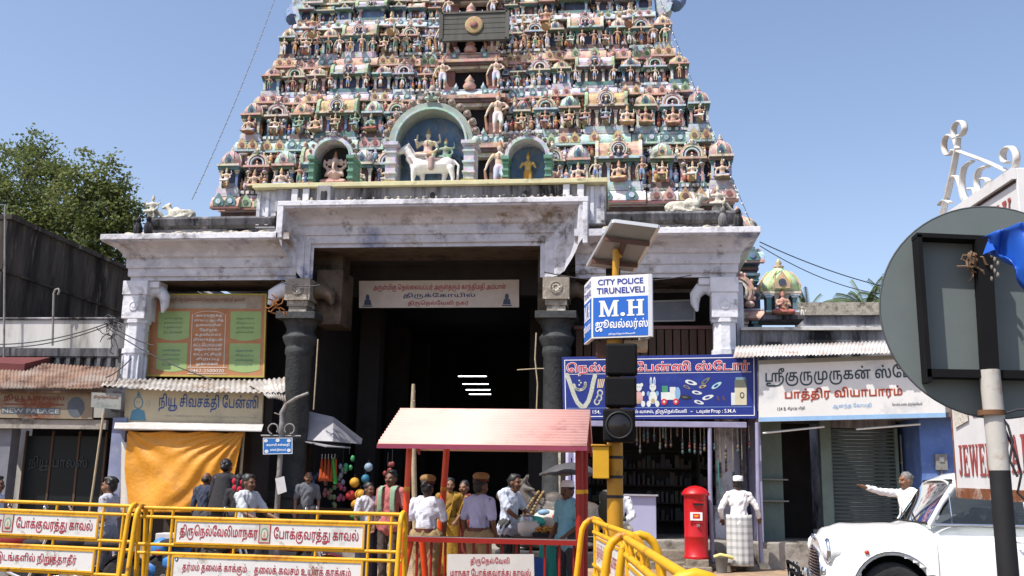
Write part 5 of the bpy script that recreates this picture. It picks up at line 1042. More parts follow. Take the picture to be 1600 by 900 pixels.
# blue pillar and pale strip at the shop's left
mb = MB(); a = at(172, 700, 18.7); b = at(194, 700, 18.7); mb.box(a.x, b.x, 18.7, 19.2, .2, 2.85, M('blue_faded_pillar', (.20, .23, .36), .85, .25, 3, stain=[('#8a8fa5', .45, 3)])); mb.build('pillar', s2, bev=.01)
tp = thing('orange_tarpaulin', 'orange tarpaulin sheet hung over the shop front, wrinkled and partly in sun', 'tarpaulin', tuple(at(290, 675, 18.2)))
TL_, TR_, BR_, BL_ = at(200, 673, 18.15), at(381, 674, 18.15), at(352, 800, 18.15), at(206, 800, 18.25)
TARP = M('tarpaulin', '#cb8a20', .5, .16, 3, stain=[('#a87430', .3, 2.5)], bump=.4, spec=.5)
mb = MB()
def tf(u, v):
    q = (TL_*(1-u)+TR_*u)*(1-v)+(BL_*(1-u)+BR_*u)*v
    d = .10*math.sin(PI*u)*v+.05*math.sin(u*3.1+1)*v                       # belly
    k = u-(1-.8*v); d += .09*math.exp(-(k*5)**2)*v                         # ridge down to the left foot
    r = math.atan2(v+.12, 1.06-u); d += .022*math.sin(r*34+2*math.sin(v*7))*sm((u-.25)*2)   # gathers fanning from the right tie
    r2 = math.atan2(v+.1, u+.08); d += .018*math.sin(r2*19+u*6)*sm((.6-u)*2.2)
    d += .006*math.sin(v*16+2.5*math.sin(u*4))
    q.x -= .08*math.sin(PI*v)*(1-u)
    q.z -= .035*abs(math.sin(u*PI*3))**1.5*(1-v)
    return q+V((0, -d, 0))
mb.grid(tf, 90, 60, TARP); mb.build('sheet', tp, solid=.006)
mb = MB(); mb.tube([TL_+V((-.1, 0, .02)), TR_+V((.1, 0, .02))], .018, BAMBOO); mb.build('rail', tp)
mb = MB(); a, b, c, d = at(190, 690, 18.3), at(203, 692, 18.25), at(207, 800, 18.25), at(188, 800, 18.3)
mb.grid(lambda u, v: (a*(1-u)+b*u)*(1-v)+(d*(1-u)+c*u)*v+V((.05*math.sin(PI*v)*u, -.06*math.sin(PI*u), 0)), 6, 14, M('pale_cloth', '#b9b6ae', .85, .12, 3)); solo(mb, 'cloth_strip', 'pale cloth strip hanging beside the left edge of the orange tarpaulin', 'cloth', tuple(a), solid=.006)
# rusty shop at the far left
s1 = thing('rusty_shop', 'run down shop with rusty tin roof and faded rust stained signboard at far left', 'shop', (-12, 19, .45))
p1 = pan([(-40, 609), (146, 611), (144, 655), (-40, 652)], 18.7, .05)
mb = MB(); p1.slab(mb, M('rust_sign', '#857a68', .8, .2, 2, stain=[('#6d3c24', .5, 1.2), ('#8a8272', .4, 3)])); o = mb.build('signboard', s1)
p1.text(tamil('L2', .02), .25, .15, .76, .42, M('rust_ink', '#6a3a2a', .8), 'lettering', o)
p1.text(latin('NEW PALACE', .012), .24, .66, .72, .82, paint('#9a9a94'), 'lettering', o)
mb = MB(); p1.slab(mb, M('dull_red_ink', '#6f3d30', .8), .25, .48, .76, .53, 0, .005); p1.slab(mb, paint('#4a5560'), .23, .63, .73, .85, 0, .004); p1.disc(mb, .86, .58, .072, .36, M('blue_grey_ink', '#505860', .8), .005, 24); mb.build('drawing', o)
p1b = pan([(143, 613), (190, 615), (188, 640), (142, 636)], 18.5, .04); mb = MB(); p1b.slab(mb, M('small_sign', '#8a8d88', .8, .15, 4, stain=[('#5a6a6a', .4, 2)])); p1b.text(tamil('KT', .015), .08, .15, .9, .42, M('dull_red_ink', ''), mb=mb, d=.005); mb.build('small_signboard', s1)
mb = MB(); corrug(mb, at(-60, 560, 20.2), at(186, 575, 20.2), at(180, 606, 18.5), at(-60, 604, 18.5), RUST, 44, .014, .02, random.Random(4), .05); mb.build('tin_roof', s1, solid=.004)
mb = MB(); a = at(-60, 606, 18.55); b = at(160, 608, 18.55); mb.box(a.x, b.x, 18.56, 18.6, a.z-.08, a.z-.02, WOOD); mb.build('fascia', s1)
mb = MB(); a = at(-10, 700, 18.9); b = at(168, 700, 18.9)
mb.box(a.x-3, a.x+.35, 18.9, 19.2, .45, 2.9, M('grey_blue_wall', (.16, .17, .20), .85, .25, 3)); mb.box(a.x+.35, b.x, 19.6, 19.7, .45, 2.9, DARK); mb.box(a.x-3, b.x, 18.75, 18.85, 2.62, 2.8, CONC); mb.build('wall', s1)
mb = MB(); GLS = M('dark_shop_glass', (.012, .015, .017), .35, 0, spec=.15); a = at(40, 700, 19.3); b = at(165, 700, 19.3)
for k in range(3): x0 = a.x+(b.x-a.x)*k/3; mb.box(x0+.02, x0+(b.x-a.x)/3-.02, 19.3, 19.32, .5, 2.5, GLS)
mb.build('shop_window', s1)
mb = MB(); 
for k in range(4): x0 = a.x+(b.x-a.x)*k/3; mb.box(x0-.02, x0+.02, 19.28, 19.34, .45, 2.6, WOOD)
mb.build('window_frame', s1)
q = Panel((a.x+.05, 19.28, 2.1), (b.x-.2, 19.28, 2.1), (b.x-.2, 19.28, 1.8), (a.x+.05, 19.28, 1.8)); q.text(tamil('L2', .015), .05, 0, .9, 1, M('dull_glass_ink', '#2e3436', .7), 'lettering', s1)
a = at(153, 665, 18.3); mb = MB(); mb.tube([(a.x-.05, 18.3, gz(0, 18.3)), (a.x+.03, 18.3, 1.6), (a.x+.06, 18.35, 2.9)], .022, BAMBOO); solo(mb, 'pole', 'thin crooked bamboo pole in front of the far left shop', 'pole', (a.x, 18.3, .25))
# scalloped parapet and red roof edge, pale concrete block, tall dark wall
mb = MB(); a = at(-40, 545, 20.6); b = at(186, 548, 20.6); c = at(40, 578, 20.6)
mb.box(a.x, b.x, 20.6, 20.9, a.z-.16, a.z+.02, SOOT); n = 9
for k in range(n):
    x = c.x+(b.x-c.x)*k/n; wd = (b.x-c.x)/n; mb.box(x-.03, x+.05, 20.62, 20.85, c.z-.1, a.z-.16, SOOT)
    for j in range(6):
        q0 = PI*j/6; q1 = PI*(j+1)/6; xm = x+wd/2
        mb.hexa([(xm+wd*.42*math.cos(q0), 20.64, a.z-.30+.12*math.sin(q0)), (xm+wd*.42*math.cos(q1), 20.64, a.z-.30+.12*math.sin(q1)), (xm+wd*.42*math.cos(q1), 20.82, a.z-.30+.12*math.sin(q1)), (xm+wd*.42*math.cos(q0), 20.82, a.z-.30+.12*math.sin(q0)),
                 (xm+wd*.42*math.cos(q0), 20.64, a.z-.155), (xm+wd*.42*math.cos(q1), 20.64, a.z-.155), (xm+wd*.42*math.cos(q1), 20.82, a.z-.155), (xm+wd*.42*math.cos(q0), 20.82, a.z-.155)], SOOT)
mb.box(a.x, b.x, 20.6, 20.9, c.z-.3, c.z-.1, GRIME); mb.build('scalloped_parapet', s1)
mb = MB(); a = at(-60, 553, 19.6); b = at(40, 560, 19.6); mb.hexa([(a.x, 19.6, a.z-.35), (b.x, 19.6, a.z-.35), (b.x, 20.5, a.z-.1), (a.x, 20.5, a.z-.1), (a.x, 19.6, a.z-.15), (b.x, 19.6, a.z-.2), (b.x, 20.5, a.z+.05), (a.x, 20.5, a.z+.05)], M('red_oxide', (.12, .025, .025), .7)); mb.build('red_roof_edge', s1, bev=.01)
mb = MB(); mb.box(-14.08, -11.3, 20.8, 26.5, .45, 5.15, BLOCKP); mb.box(-14.09, -11.25, 20.75, 26.55, 5.15, 5.2, GRIME)
solo(mb, 'concrete_block', 'plain pale limewashed concrete house block behind the rusty shop roof', 'building', (-15, 21, .45), bev=.02)
mb = MB(); MW = M('mouldy_wall', (.055, .048, .042), .95, .45, 1.2, stain=[('#5d554c', .5, .9), ('#0d0c0c', .6, 1.6), ('#80776c', .22, 3)], bump=.6, streak=True)
mb.box(-40, -14.2, 20.95, 50, 0, 7.55, MW)
for k in range(3): mb.box(-14.24, -14.14, 20.95, 50, 6.3-k*1.5, 6.36-k*1.5, MW)
mb.box(-40, -14.1, 20.93, 50, 7.55, 7.66, MW)
solo(mb, 'tall_wall', 'tall blackened old building wall under the trees at far left', 'building', (-15, 22, 0))
# bent iron rods on the block
for px_, y0, y1 in ((84, 458, 540), (8, 320, 560)):
    mb = MB(); a = at(px_-2, y1, 20.5); b = at(px_, y0, 20.5); pts = [a, b]
    if px_ > 50: pts += [b+V((.03, 0, .08)), b+V((.1, 0, .1)), b+V((.13, 0, .04)), b+V((.1, 0, -.04))]
    mb.tube(pts, .022, IRON, 6); solo(mb, 'iron_rod', 'hooked iron rod standing against the pale concrete block' if px_ > 50 else 'tall thin iron rod at the far left edge before the dark wall', 'rod', tuple(a))
# ---------------------------------------------------------------- right side: blue fancy store
fs = thing('fancy_store', 'open fronted fancy goods store with wide royal blue sign and dim interior full of goods', 'shop', (.6, 19.2, .74))
pf = pan([(878, 558), (1183, 553), (1184, 654), (880, 656)], 18.7, .08)
RB = M('royal_blue_sign', '#1f2f7c', .45, .06, 3, stain=[('#2c3f90', .3, 1)])
mb = MB(); pf.slab(mb, RB); sg = mb.build('signboard', fs, bev=.005)
mb = MB()
for v in (.045, .945): pf.slab(mb, WHITEP, .012, v, .985, v+.012, 0, .005)
for u in (.012, .981): pf.slab(mb, WHITEP, u, .057, u+.004, .945, 0, .005)
pf.slab(mb, WHITEP, .02, .275, .97, .282, 0, .004); pf.slab(mb, paint('#7fa0d0'), .02, .815, .97, .822, 0, .004); mb.build('border', sg)
t1 = tamil('F1', .045); t2 = tamil('F1', .006)
xs_ = lambda t: (min(q[0] for q in t[0]), max(q[0] for q in t[0]), min(q[1] for q in t[0]), max(q[1] for q in t[0]))
a1 = xs_(t1); a2 = xs_(t2); U0, U1, V0, V1 = .022, .962, .085, .31
fx = lambda x: U0+(U1-U0)*(x-a1[0])/(a1[1]-a1[0]); fy = lambda y: V1-(V1-V0)*(y-a1[2])/(a1[3]-a1[2])
pf.text(t1, U0, V0, U1, V1, WHITEP, 'lettering', sg, .006); pf.text(t2, fx(a2[0]), fy(a2[3]), fx(a2[1]), fy(a2[2]), paint('#c23040'), 'lettering', sg, .010)
mb = MB(); pf.text(latin('154,', .01), .155, .85, .195, .915, WHITEP, d=.005, mb=mb); pf.text(tamil('F2', .016), .30, .845, .64, .925, WHITEP, d=.005, mb=mb); pf.text(tamil('F3', .016), .69, .85, .76, .925, WHITEP, d=.005, mb=mb); pf.text(latin('-', .01), .66, .88, .67, .89, WHITEP, d=.005, mb=mb); pf.text(latin('Prop : S.M.A', .012), .765, .85, .89, .925, WHITEP, d=.005, mb=mb); mb.build('lettering', sg)
# printed pictures on the sign
mb = MB(); PEARL = M('pearl', '#b9bdae', .5, .3, 30); SKIN = paint('#cdb89c')
nk = [(.025, .29), (.04, .42), (.058, .60), (.075, .72), (.095, .79), (.115, .79), (.135, .70), (.15, .56), (.16, .42), (.172, .29)]
for i in range(len(nk)-1):
    (a, b), (c, d) = nk[i], nk[i+1]
    for j in range(6): t = j/6; pf.disc(mb, a+(c-a)*t, b+(d-b)*t, .012, .036, PEARL, .005+.0003*j, 8)
for k in range(12): q = -.2+(PI+.1)*k/11; pf.disc(mb, .09+.03*math.cos(q), .44+.09*math.sin(q), .008, .024, PEARL, .007, 8)
for k in range(3): pf.disc(mb, .088+.008*(k % 2), .38+.035*k, .005, .014, PEARL, .008, 8)
for k in range(4): pf.poly(mb, [(.18+.008*k, .5), (.186+.008*k, .5), (.192+.01*k, .36), (.186+.01*k, .36)], SKIN, .005)
for u, v in ((.195, .58), (.19, .66), (.178, .72)): pf.disc(mb, u, v, .016, .055, PEARL, .006, 14); pf.disc(mb, u, v, .009, .03, RB, .008, 14)
mb.build('jewellery_picture', sg)
mb = MB(); SW = paint('#cfd4cf'); SBL = paint('#7fa3c8'); STN = paint('#b39a74')
for u, ear in ((.395, 0), (.468, 1)):
    pf.disc(mb, u, .66, .022, .10, SW if ear else paint('#c79a9a'), .005, 16); pf.disc(mb, u, .50, .017, .06, SW, .007, 14)
    for s in (-1, 1):
        if ear: pf.disc(mb, u+s*.009, .41, .006, .075, SW, .006, 12); pf.disc(mb, u+s*.009, .42, .003, .05, SBL, .008, 10)
        else: pf.disc(mb, u+s*.016, .46, .008, .03, SW, .006, 10)
        pf.disc(mb, u+s*.022, .76, .011, .05, SW, .008, 12); pf.disc(mb, u+s*.006, .49, .002, .008, BLACK, .010, 6); pf.disc(mb, u+s*.023, .60, .008, .04, SBL if ear else SW, .008, 10)
    pf.disc(mb, u, .71, .01, .035, STN, .009, 10)
pf.slab(mb, SW, .51, .58, .60, .70, 0, .005); pf.slab(mb, paint('#3f8a6a'), .515, .48, .545, .58, 0, .006); pf.slab(mb, SW, .555, .50, .585, .58, 0, .006); pf.disc(mb, .595, .60, .014, .10, SBL, .007, 14)
for u in (.525, .585): pf.disc(mb, u, .73, .015, .05, paint('#c8343a'), .009, 14); pf.disc(mb, u, .73, .006, .02, SW, .011, 10)
mb.build('toy_picture', sg)
mb = MB()
shoes = [(.66, .43, .032, SW, .3), (.735, .42, .028, paint('#6a6a5a'), -.7), (.79, .49, .03, paint('#9ec3cc'), -.6), (.64, .50, .02, paint('#7a6f60'), .5), (.69, .59, .026, SW, .2), (.63, .66, .032, BLACK, .1), (.70, .74, .026, SW, .3), (.745, .67, .03, SW, -.3), (.80, .68, .013, paint('#6b4a38'), 1.2), (.828, .68, .013, paint('#6b4a38'), 1.2), (.72, .50, .02, STN, -.3)]
for u, v, r_, m, an in shoes:
    pts = []
    for k in range(16):
        q = 2*PI*k/16; x = r_*math.cos(q)*(1+.15*math.cos(q)); y = r_*.38*math.sin(q); pts.append((u+x*math.cos(an)-y*math.sin(an), v+(x*math.sin(an)+y*math.cos(an))*2.9))
    pf.poly(mb, pts, m, .005); pf.poly(mb, [(u+(a-u)*.45, v+(b-v)*.45) for a, b in pts], RB if m is not BLACK else paint('#55575c'), .007)
mb.build('footwear_picture', sg)
mb = MB(); pf.slab(mb, paint('#c8c0a4'), .885, .44, .945, .79, 0, .005); pf.slab(mb, paint('#5f625a'), .885, .40, .945, .52, 0, .007); pf.slab(mb, paint('#6f8f98'), .89, .36, .94, .40, 0, .006); pf.disc(mb, .922, .64, .012, .05, paint('#4a4a44'), .008, 12); pf.disc(mb, .922, .64, .007, .03, paint('#c8c0a4'), .010, 12); pf.slab(mb, SW, .867, .60, .888, .79, 0, .006); mb.build('bag_picture', sg)
# rail, posts, ceiling, interior
mb = MB(); LV = M('lilac_paint', '#8f8da8', .7, .2, 4); a = at(915, 660, 18.55); b = at(1166, 656, 18.55)
mb.box(a.x, b.x, 18.5, 18.62, a.z-.07, a.z+.03, LV); mb.build('rail', fs, bev=.008)
for px_ in (1109, 1183): 
    a = at(px_, 660, 18.55); mb = MB(); mb.tube([(a.x, 18.55, .4), (a.x-.02, 18.55, 1.7), (a.x, 18.55, a.z)], .04, LV, 8); mb.build('post', fs)
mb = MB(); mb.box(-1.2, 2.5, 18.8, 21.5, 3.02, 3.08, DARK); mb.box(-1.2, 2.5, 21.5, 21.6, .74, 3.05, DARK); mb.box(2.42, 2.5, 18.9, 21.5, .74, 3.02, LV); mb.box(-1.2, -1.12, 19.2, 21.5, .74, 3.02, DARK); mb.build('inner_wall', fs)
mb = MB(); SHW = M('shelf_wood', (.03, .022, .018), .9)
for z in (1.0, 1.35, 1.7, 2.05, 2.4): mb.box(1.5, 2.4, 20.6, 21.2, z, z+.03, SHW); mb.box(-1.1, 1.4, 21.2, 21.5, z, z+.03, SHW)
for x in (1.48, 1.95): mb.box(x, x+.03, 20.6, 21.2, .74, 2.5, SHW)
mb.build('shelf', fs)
def goods(name, label, cat, loc, items, group=None):
    m = MB(); 
    for it in items: m.box(*it)
    return solo(m, name, label, cat, loc, group)
rg = random.Random(8); cols = ['#3a2a2a', '#262c3c', '#3f3a2c', '#2a342f', '#3c3c40', '#2c222c', '#40302a', '#202428']
mb = MB()
for z in (1.03, 1.38, 1.73, 2.08):
    for k in range(14):
        x = 1.5+k*.063; h = rg.uniform(.05, .26); dd = rg.uniform(-.06, .12); mb.box(x, x+rg.uniform(.03, .075), 20.62+dd, 20.9+dd, z, z+h, paint(rg.choice(cols)))
    for k in range(26):
        x = -1.05+k*.095; h = rg.uniform(.05, .28); dd = rg.uniform(-.1, .08); mb.box(x, x+rg.uniform(.04, .10), 21.2+dd, 21.4+dd, z, z+h, paint(rg.choice(cols)))
solo(mb, 'packed_goods', 'packets and boxes crammed on the dark shelves inside the blue sign store', 'goods', (1, 21, 1), kind='stuff')
a = at(1000, 775, 19.1); b = at(1024, 836, 19.1); mb = MB(); mb.box(a.x-.25, b.x+.02, 19.1, 19.7, .744, a.z, M('counter_lilac', '#a5a7c4', .6, .08, 3)); mb.box(a.x-.3, b.x+.06, 19.05, 19.75, a.z, a.z+.03, WHITEP)
solo(mb, 'shop_counter', 'plain lilac white counter at the front of the blue sign store', 'counter', (a.x, 19.1, .74), bev=.006)
# hanging strings of goods at the shop front
for k, px_ in enumerate((1000, 1006, 1124, 1133, 1144, 1158, 1170, 985, 1085, 1012, 1022, 1031, 1040, 1048, 1058, 1066, 1077, 1094, 1100, 1116, 1152, 1164, 995, 1036)):
    a = at(px_, 665, 18.9); L_ = rg.uniform(.15, .5 if k > 8 else 1.2); m = MB(); m.tube([a, a-V((0, 0, L_))], .006, BAMBOO, 4)
    n = rg.randint(2, 6)
    for j in range(n): z = a.z-L_+j*.07; c_ = paint(rg.choice(('#6a5f4c', '#5a4432', '#40585a', '#6a3030', '#4a4a4c', '#3a3440'))); m.ell((a.x, 18.9, z), (.025, .02, .045), c_, 6)
    solo(m, 'hanging_string', 'thin string of small goods hanging at the front of the blue sign store', 'goods', tuple(a), 'strings of goods hanging at the store front')
a = at(1122, 720, 18.7); m = MB(); m.tube([a, a-V((0, 0, .3)), a-V((-.03, 0, .55))], .014, paint('#5fb0a0'), 6); solo(m, 'green_strap', 'pale green strap dangling among the hanging goods', 'strap', tuple(a))
# ---------------------------------------------------------------- right side: white sign shop with shutter
ws = thing('vessel_shop', 'shuttered vessel shop with broad white Tamil signboard and blue side wall', 'shop', (4.4, 19.2, .74))
pw = pan([(1186, 563), (1470, 552), (1478, 652), (1186, 659)], 18.55, .06)
WS = M('white_sign', (.70, .70, .68), .6, .06, 2, stain=[('#b9bcc0', .3, 1.)]); mb = MB(); pw.slab(mb, WS); sg = mb.build('signboard', ws)
mb = MB(); pw.slab(mb, paint('#8fb4d8'), 0, .93, 1, .998, 0, .003); pw.slab(mb, paint('#8d8c84'), 0, 0, 1, .07, 0, .004); mb.build('painted_edge', sg)
t1 = tamil('G1', .014); pw.text(t1, .035, .14, .93, .44, paint('#37444a'), 'lettering', sg, .006)
t1 = tamil('G2', .03); t2 = tamil('G2', .004); pw.text(t1, .14, .475, .78, .70, paint('#d08060'), 'lettering', sg, .005); pw.text(t2, .144, .482, .776, .695, paint('#96301e'), 'lettering', sg, .009)
mb = MB(); GI = paint('#45484c'); pw.text(latin('154 B.', .008), .10, .775, .15, .83, GI, mb=mb, d=.005); pw.text(tamil('G3', .01), .155, .77, .25, .835, GI, mb=mb, d=.005); pw.text(tamil('F2', .01), .72, .755, .88, .82, GI, mb=mb, d=.005); mb.build('lettering', sg)
pw.text(tamil('G4', .012), .40, .74, .61, .83, paint('#8fb2d6'), 'lettering', sg, .005)
BLW = M('blue_shop_wall', (.09, .17, .42), .8, .2, 3, stain=[('#7086b4', .35, 2)]); GRW = M('grey_green_wall', '#6f7f78', .8, .18, 3); DGR = M('dark_green_shutter', (.075, .10, .095), .55, .15, 5)
mb = MB(); X0 = at(1190, 750, 19.0).x; xa = at(1222, 750, 19.95).x; xb = at(1282, 750, 19.95).x; xc = at(1298, 750, 19.95).x; xd = at(1402, 750, 19.95).x; xe = at(1440, 750, 19.0).x
mb.box(X0+.02, xa, 19.85, 20.0, .74, 3.0, GRW); mb.box(xa, xb, 20.9, 21.0, .74, 3.0, DARK); mb.box(xb, xc, 19.8, 20.05, .74, 3.0, GRW); mb.box(xd, xe, 20.4, 20.5, .74, 3.0, DARK); mb.box(X0, 12, 18.62, 22, 3.0, 3.08, GRIME)
mb.cut(); mb.box(xe, 12, 18.95, 20.7, .2, 3.05, BLW); mb.build('wall', ws)
mb = MB(); n = 30
for k in range(n):
    z0 = .76+k*2.1/n; mb.prism([(19.95, z0), (19.915, z0+.012), (19.915, z0+2.1/n-.02), (19.95, z0+2.1/n-.006)], xc, xd, DGR, 'x')
mb.build('rolling_shutter', ws)
mb = MB(); mb.box(xc, xd, 19.85, 20.05, 2.86, 3.0, GRIME); 
for x in (xc+.0, xd-.0): mb.box(x-.03, x+.03, 19.87, 19.97, .74, 2.86, GRW)
mb.build('shutter_guide', ws)
mb = MB()
for k in range(2): x = xd+.12+k*.22; mb.box(x, x+.025, 20.05, 20.08, .8, 2.75, paint('#a5a79e'))
mb.box(xd+.1, xe-.03, 20.04, 20.07, 2.2, 2.24, paint('#a5a79e')); mb.box(xd+.1, xe-.03, 20.04, 20.07, 1.6, 1.63, paint('#a5a79e')); mb.build('grille', ws)
mb = MB(); 
for z in (1.45, 1.85): mb.box(X0+.05, xa+.08, 19.72, 19.85, z, z+.025, paint('#8a8a80'))
mb.build('shelf', ws)
TUBE = M('unlit_tube', (.75, .76, .74), .35, 0)
for (x0, y0, x1, y1) in ((1192, 677, 1288, 667), (1338, 671, 1438, 663)):
    a = at(x0, y0, 18.75); b = at(x1, y1, 18.75); t = thing('tube_lamp', 'unlit white tube lamp under the vessel shop signboard, '+('left one over the doorway' if x0 < 1300 else 'right one over the shutter'), 'lamp', tuple(a))
    m = MB(); m.tube([a, b], .016, TUBE, 8); m.build('tube', t); m = MB(); m.tube([a+V((0, .05, .01)), b+V((0, .05, .01))], .022, paint('#8d8c88'), 4); m.build('batten', t)
a = at(1469, 722, 18.95); m = MB(); m.box(a.x-.1, a.x+.1, 18.86, 18.948, a.z-.14, a.z+.14, IRON); m.tube([(a.x, 18.9, a.z-.14), (a.x, 18.9, .4)], .018, IRON, 6); m.box(a.x-.04, a.x+.04, 18.845, 18.862, a.z, a.z+.08, STEEL); solo(m, 'electric_meter_box', 'small grey electric meter box on the blue wall', 'meter box', (a.x, 18.9, a.z))
mb = MB(); a = at(1140, 545, 19.3)
corrug(mb, at(1150, 541, 19.9), at(1420, 532, 19.9), at(1416, 551, 18.3), at(1146, 558, 18.3), TINW, 46, .014, .0, random.Random(6), .05); mb.build('tin_roof', ws, solid=.004)
# parapets on the right roofs
mb = MB(); a = at(1157, 515, 20.4); b = at(1420, 508, 20.4); mb.box(a.x, 14, 20.4, 20.7, 3.1, a.z-.02, GRIME); mb.box(a.x, 14, 20.32, 20.78, a.z-.02, a.z+.04, M('pale_coping', (.5, .49, .46), .9, .3, 4, stain=[('#2a2a2c', .4, 2)])); mb.box(a.x+.5, a.x+.8, 20.38, 20.41, a.z-.42, a.z-.25, BLACK); mb.build('parapet', ws)
th = MB(); a = at(1250, 476, 26); b = at(1400, 470, 26); c = at(1250, 492, 26); d = at(1250, 512, 26)
th.box(a.x, 25, 26, 27, c.z, a.z+.06, M('dry_moss_coping', (.40, .37, .31), .95, .35, 8, stain=[('#5c554a', .5, 4)], bump=.8)); th.box(a.x, 25, 26.1, 26.9, 0, c.z, GRIME); th.box(a.x, 25, 25.9, 26.0, d.z-.05, d.z+.03, WHITEC)
solo(th, 'compound_wall', 'weathered temple compound wall with mossy coping behind the right hand roofs', 'wall', (5, 26, 0))
# ---- small shrine with a green dome on the roof, and a thin painted turret
sh = thing('roof_shrine', 'little shrine with ribbed green dome and an orange seated figure on the right roof', 'shrine', (at(1220, 500, 21.6).x, 21.6, at(1220, 500, 21.6).z))
m = MB(); m.box(-.42, .42, -.4, .4, -.05, .04, SOOT); m.box(-.36, .36, -.3, .4, .04, .12, BROWNM); m.build('plinth', sh, local=True)
m = MB()
for s in (-1, 1): pilaster(m, s*.27, -.2, .12, .52, .1, TEAL, PBL); pilaster(m, s*.1, -.16, .12, .52, .07, WHT, LIL)
m.box(-.3, .3, -.12, .3, .12, .52, NAVY); m.box(-.4, .4, -.32, .4, .52, .57, CRM); m.build('wall', sh, local=True)
m = MB(); dome(m, 0, .05, .57, .74, .78, stucco_paint('#b4cc9a', .9), stucco_paint('#cdb98a', .9), YEL); m.build('dome', sh, local=True)
idol('sit1', (0, -.34, .05), .6, sh, rt, 'seated_figure', mats=(SK[1], CL[2], CR[1])); idol('stand2', (.42, -.2, .0), .34, sh, rt, 'attendant', mats=(SK[4], CL[4], CR[2]))
tt = thing('painted_turret', 'slim painted temple turret half hidden behind the right end of the hall', 'tower', (at(1168, 470, 24).x, 24, 4.6))
zz = lambda y: at(1170, y, 24).z-4.6
m = MB(); m.box(-.55, .30, 0, 1, -4, zz(445), NAVY); m.box(-.5, .22, .05, .95, zz(445), zz(385), TEAL)
for k in range(5): m.box(-.6, .28+.03*(k % 2), -.06, 1.05, zz(440)+k*.14, zz(440)+k*.14+.06, (TEAL, PBL, TERR, BLUE, CRM)[k])
m.build('body', tt, local=True)
m = MB(); kapota(m, -.5, .30, 0, zz(412), .30, .22, PBL, LIL, SALM); m.cut(); kapota(m, -.55, .32, 0, zz(502), .25, .22, SALM, LIL, TERR); kudu(m, .12, -.2, zz(410), .3, TEAL, BLUE); m.build('cornice', tt, local=True)
m = MB(); nasi(m, -.28, -.12, zz(480), .85, (SALM, PINK, CRM, SALM)); pilaster(m, .2, -.05, zz(502)-.9, zz(502), .14, PBL, TEAL); pilaster(m, -.1, -.05, zz(502)-.9, zz(502), .1, TERR, CRM); m.build('arch', tt, local=True)
m = MB(); dome(m, -.14, .4, zz(368), .85, .85, CRM, SALM, PINK); m.build('dome', tt, local=True)
idol('throne', (.08, -.1, zz(385)), .48, tt, rt, 'statue'); 
# ---------------------------------------------------------------- traffic police kiosk
YEL_P = M('yellow_enamel', '#d9a212', .5, .10, 5, stain=[('#a8601c', .36, 2.5), ('#7a4a20', .22, 7)], spec=.4); ORG = M('orange_enamel', '#d04416', .4, .12, 5, spec=.5); REDP = M('red_enamel', '#8f1c12', .45, .12, 5)
ks = thing('police_kiosk', 'open traffic police kiosk with pink corrugated gable roof on orange posts', 'kiosk', (-1.6, 12.6, 0))
YK = 12.5; kL = at(640, 693, YK).x; kR = at(905, 693, YK).x; kz = 2.16
PINKR = M('pink_sheet', '#dda89d', .6, .07, 2, stain=[('#b07a72', .3, 1)])
zr_ = at(770, 639, YK+.75).z
mb = MB(); rl = at(590, 693, YK-.35); rr = at(917, 696, YK-.35); tl = at(628, 640, YK+.85); tr = at(918, 641, YK+.85); ze = (rl.z+rr.z)/2; zt_ = (tl.z+tr.z)/2
x0, x1 = rl.x, rr.x; y0, y1 = YK-.35, YK+.85
def slope(ya, za, yb, zb_, n):
    def fn(u, v):
        t = v; w_ = .017*math.sin(t*n*2*PI); nx = V((0, zb_-za, -(yb-ya))).normalized()
        return V((x0+(x1-x0)*u, ya+(yb-ya)*t, za+(zb_-za)*t))+nx*w_
    mb.grid(fn, 1, n*6, PINKR)
slope(y0, ze, y1, zt_, 13); slope(y1, zt_, y1+1.2, ze, 13); mb.build('roof', ks, solid=.012)
mb = MB(); mb.box(x0-.005, x1+.005, y0-.02, y0, ze-.06, ze-.012, paint('#8e3a52')); 
for x in (x0+.02, x1-.04): 
    mb.hexa([(x, y0, ze-.06), (x+.03, y0, ze-.06), (x+.03, y1, zt_-.07), (x, y1, zt_-.07), (x, y0, ze-.02), (x+.03, y0, ze-.02), (x+.03, y1, zt_-.02), (x, y1, zt_-.02)], REDP)
    mb.hexa([(x, y1, zt_-.07), (x+.03, y1, zt_-.07), (x+.03, y1+1.2, ze-.06), (x, y1+1.2, ze-.06), (x, y1, zt_-.02), (x+.03, y1, zt_-.02), (x+.03, y1+1.2, ze-.02), (x, y1+1.2, ze-.02)], REDP)
mb.build('roof_frame', ks)
g0 = 0
for nm, pts, r, m in (('post', [(kL-.04, YK, 0), (kL, YK, kz)], .038, ORG), ('post', [(kL+.12, YK+1.45, 0), (kL+.22, YK+1.45, kz)], .045, ORG), ('post', [(kR+.02, YK, 0), (kR, YK, kz)], .05, REDP), ('post', [(kR+.02, YK+1.45, 0), (kR+.02, YK+1.45, kz)], .04, REDP)):
    m_ = MB(); m_.tube(pts, r, m, 12); a, b = V(pts[0]), V(pts[1]); t_ = .74; c = a+(b-a)*t_; d = (b-a).normalized(); m_.tube([c-d*.025, c+d*.025], r*1.04, YEL_P, 12); m_.build(nm, ks)
m_ = MB(); q0 = V((kL-.02, YK+.04, 1.0)); m_.tube([(kL+.06, YK+.02, 1.0), (kL-.12, YK, 0)], .042, ORG, 12); m_.tube([(kL+.1, YK+.5, 1.0), (kL+.2, YK+.6, 0)], .042, ORG, 12); m_.build('brace', ks)
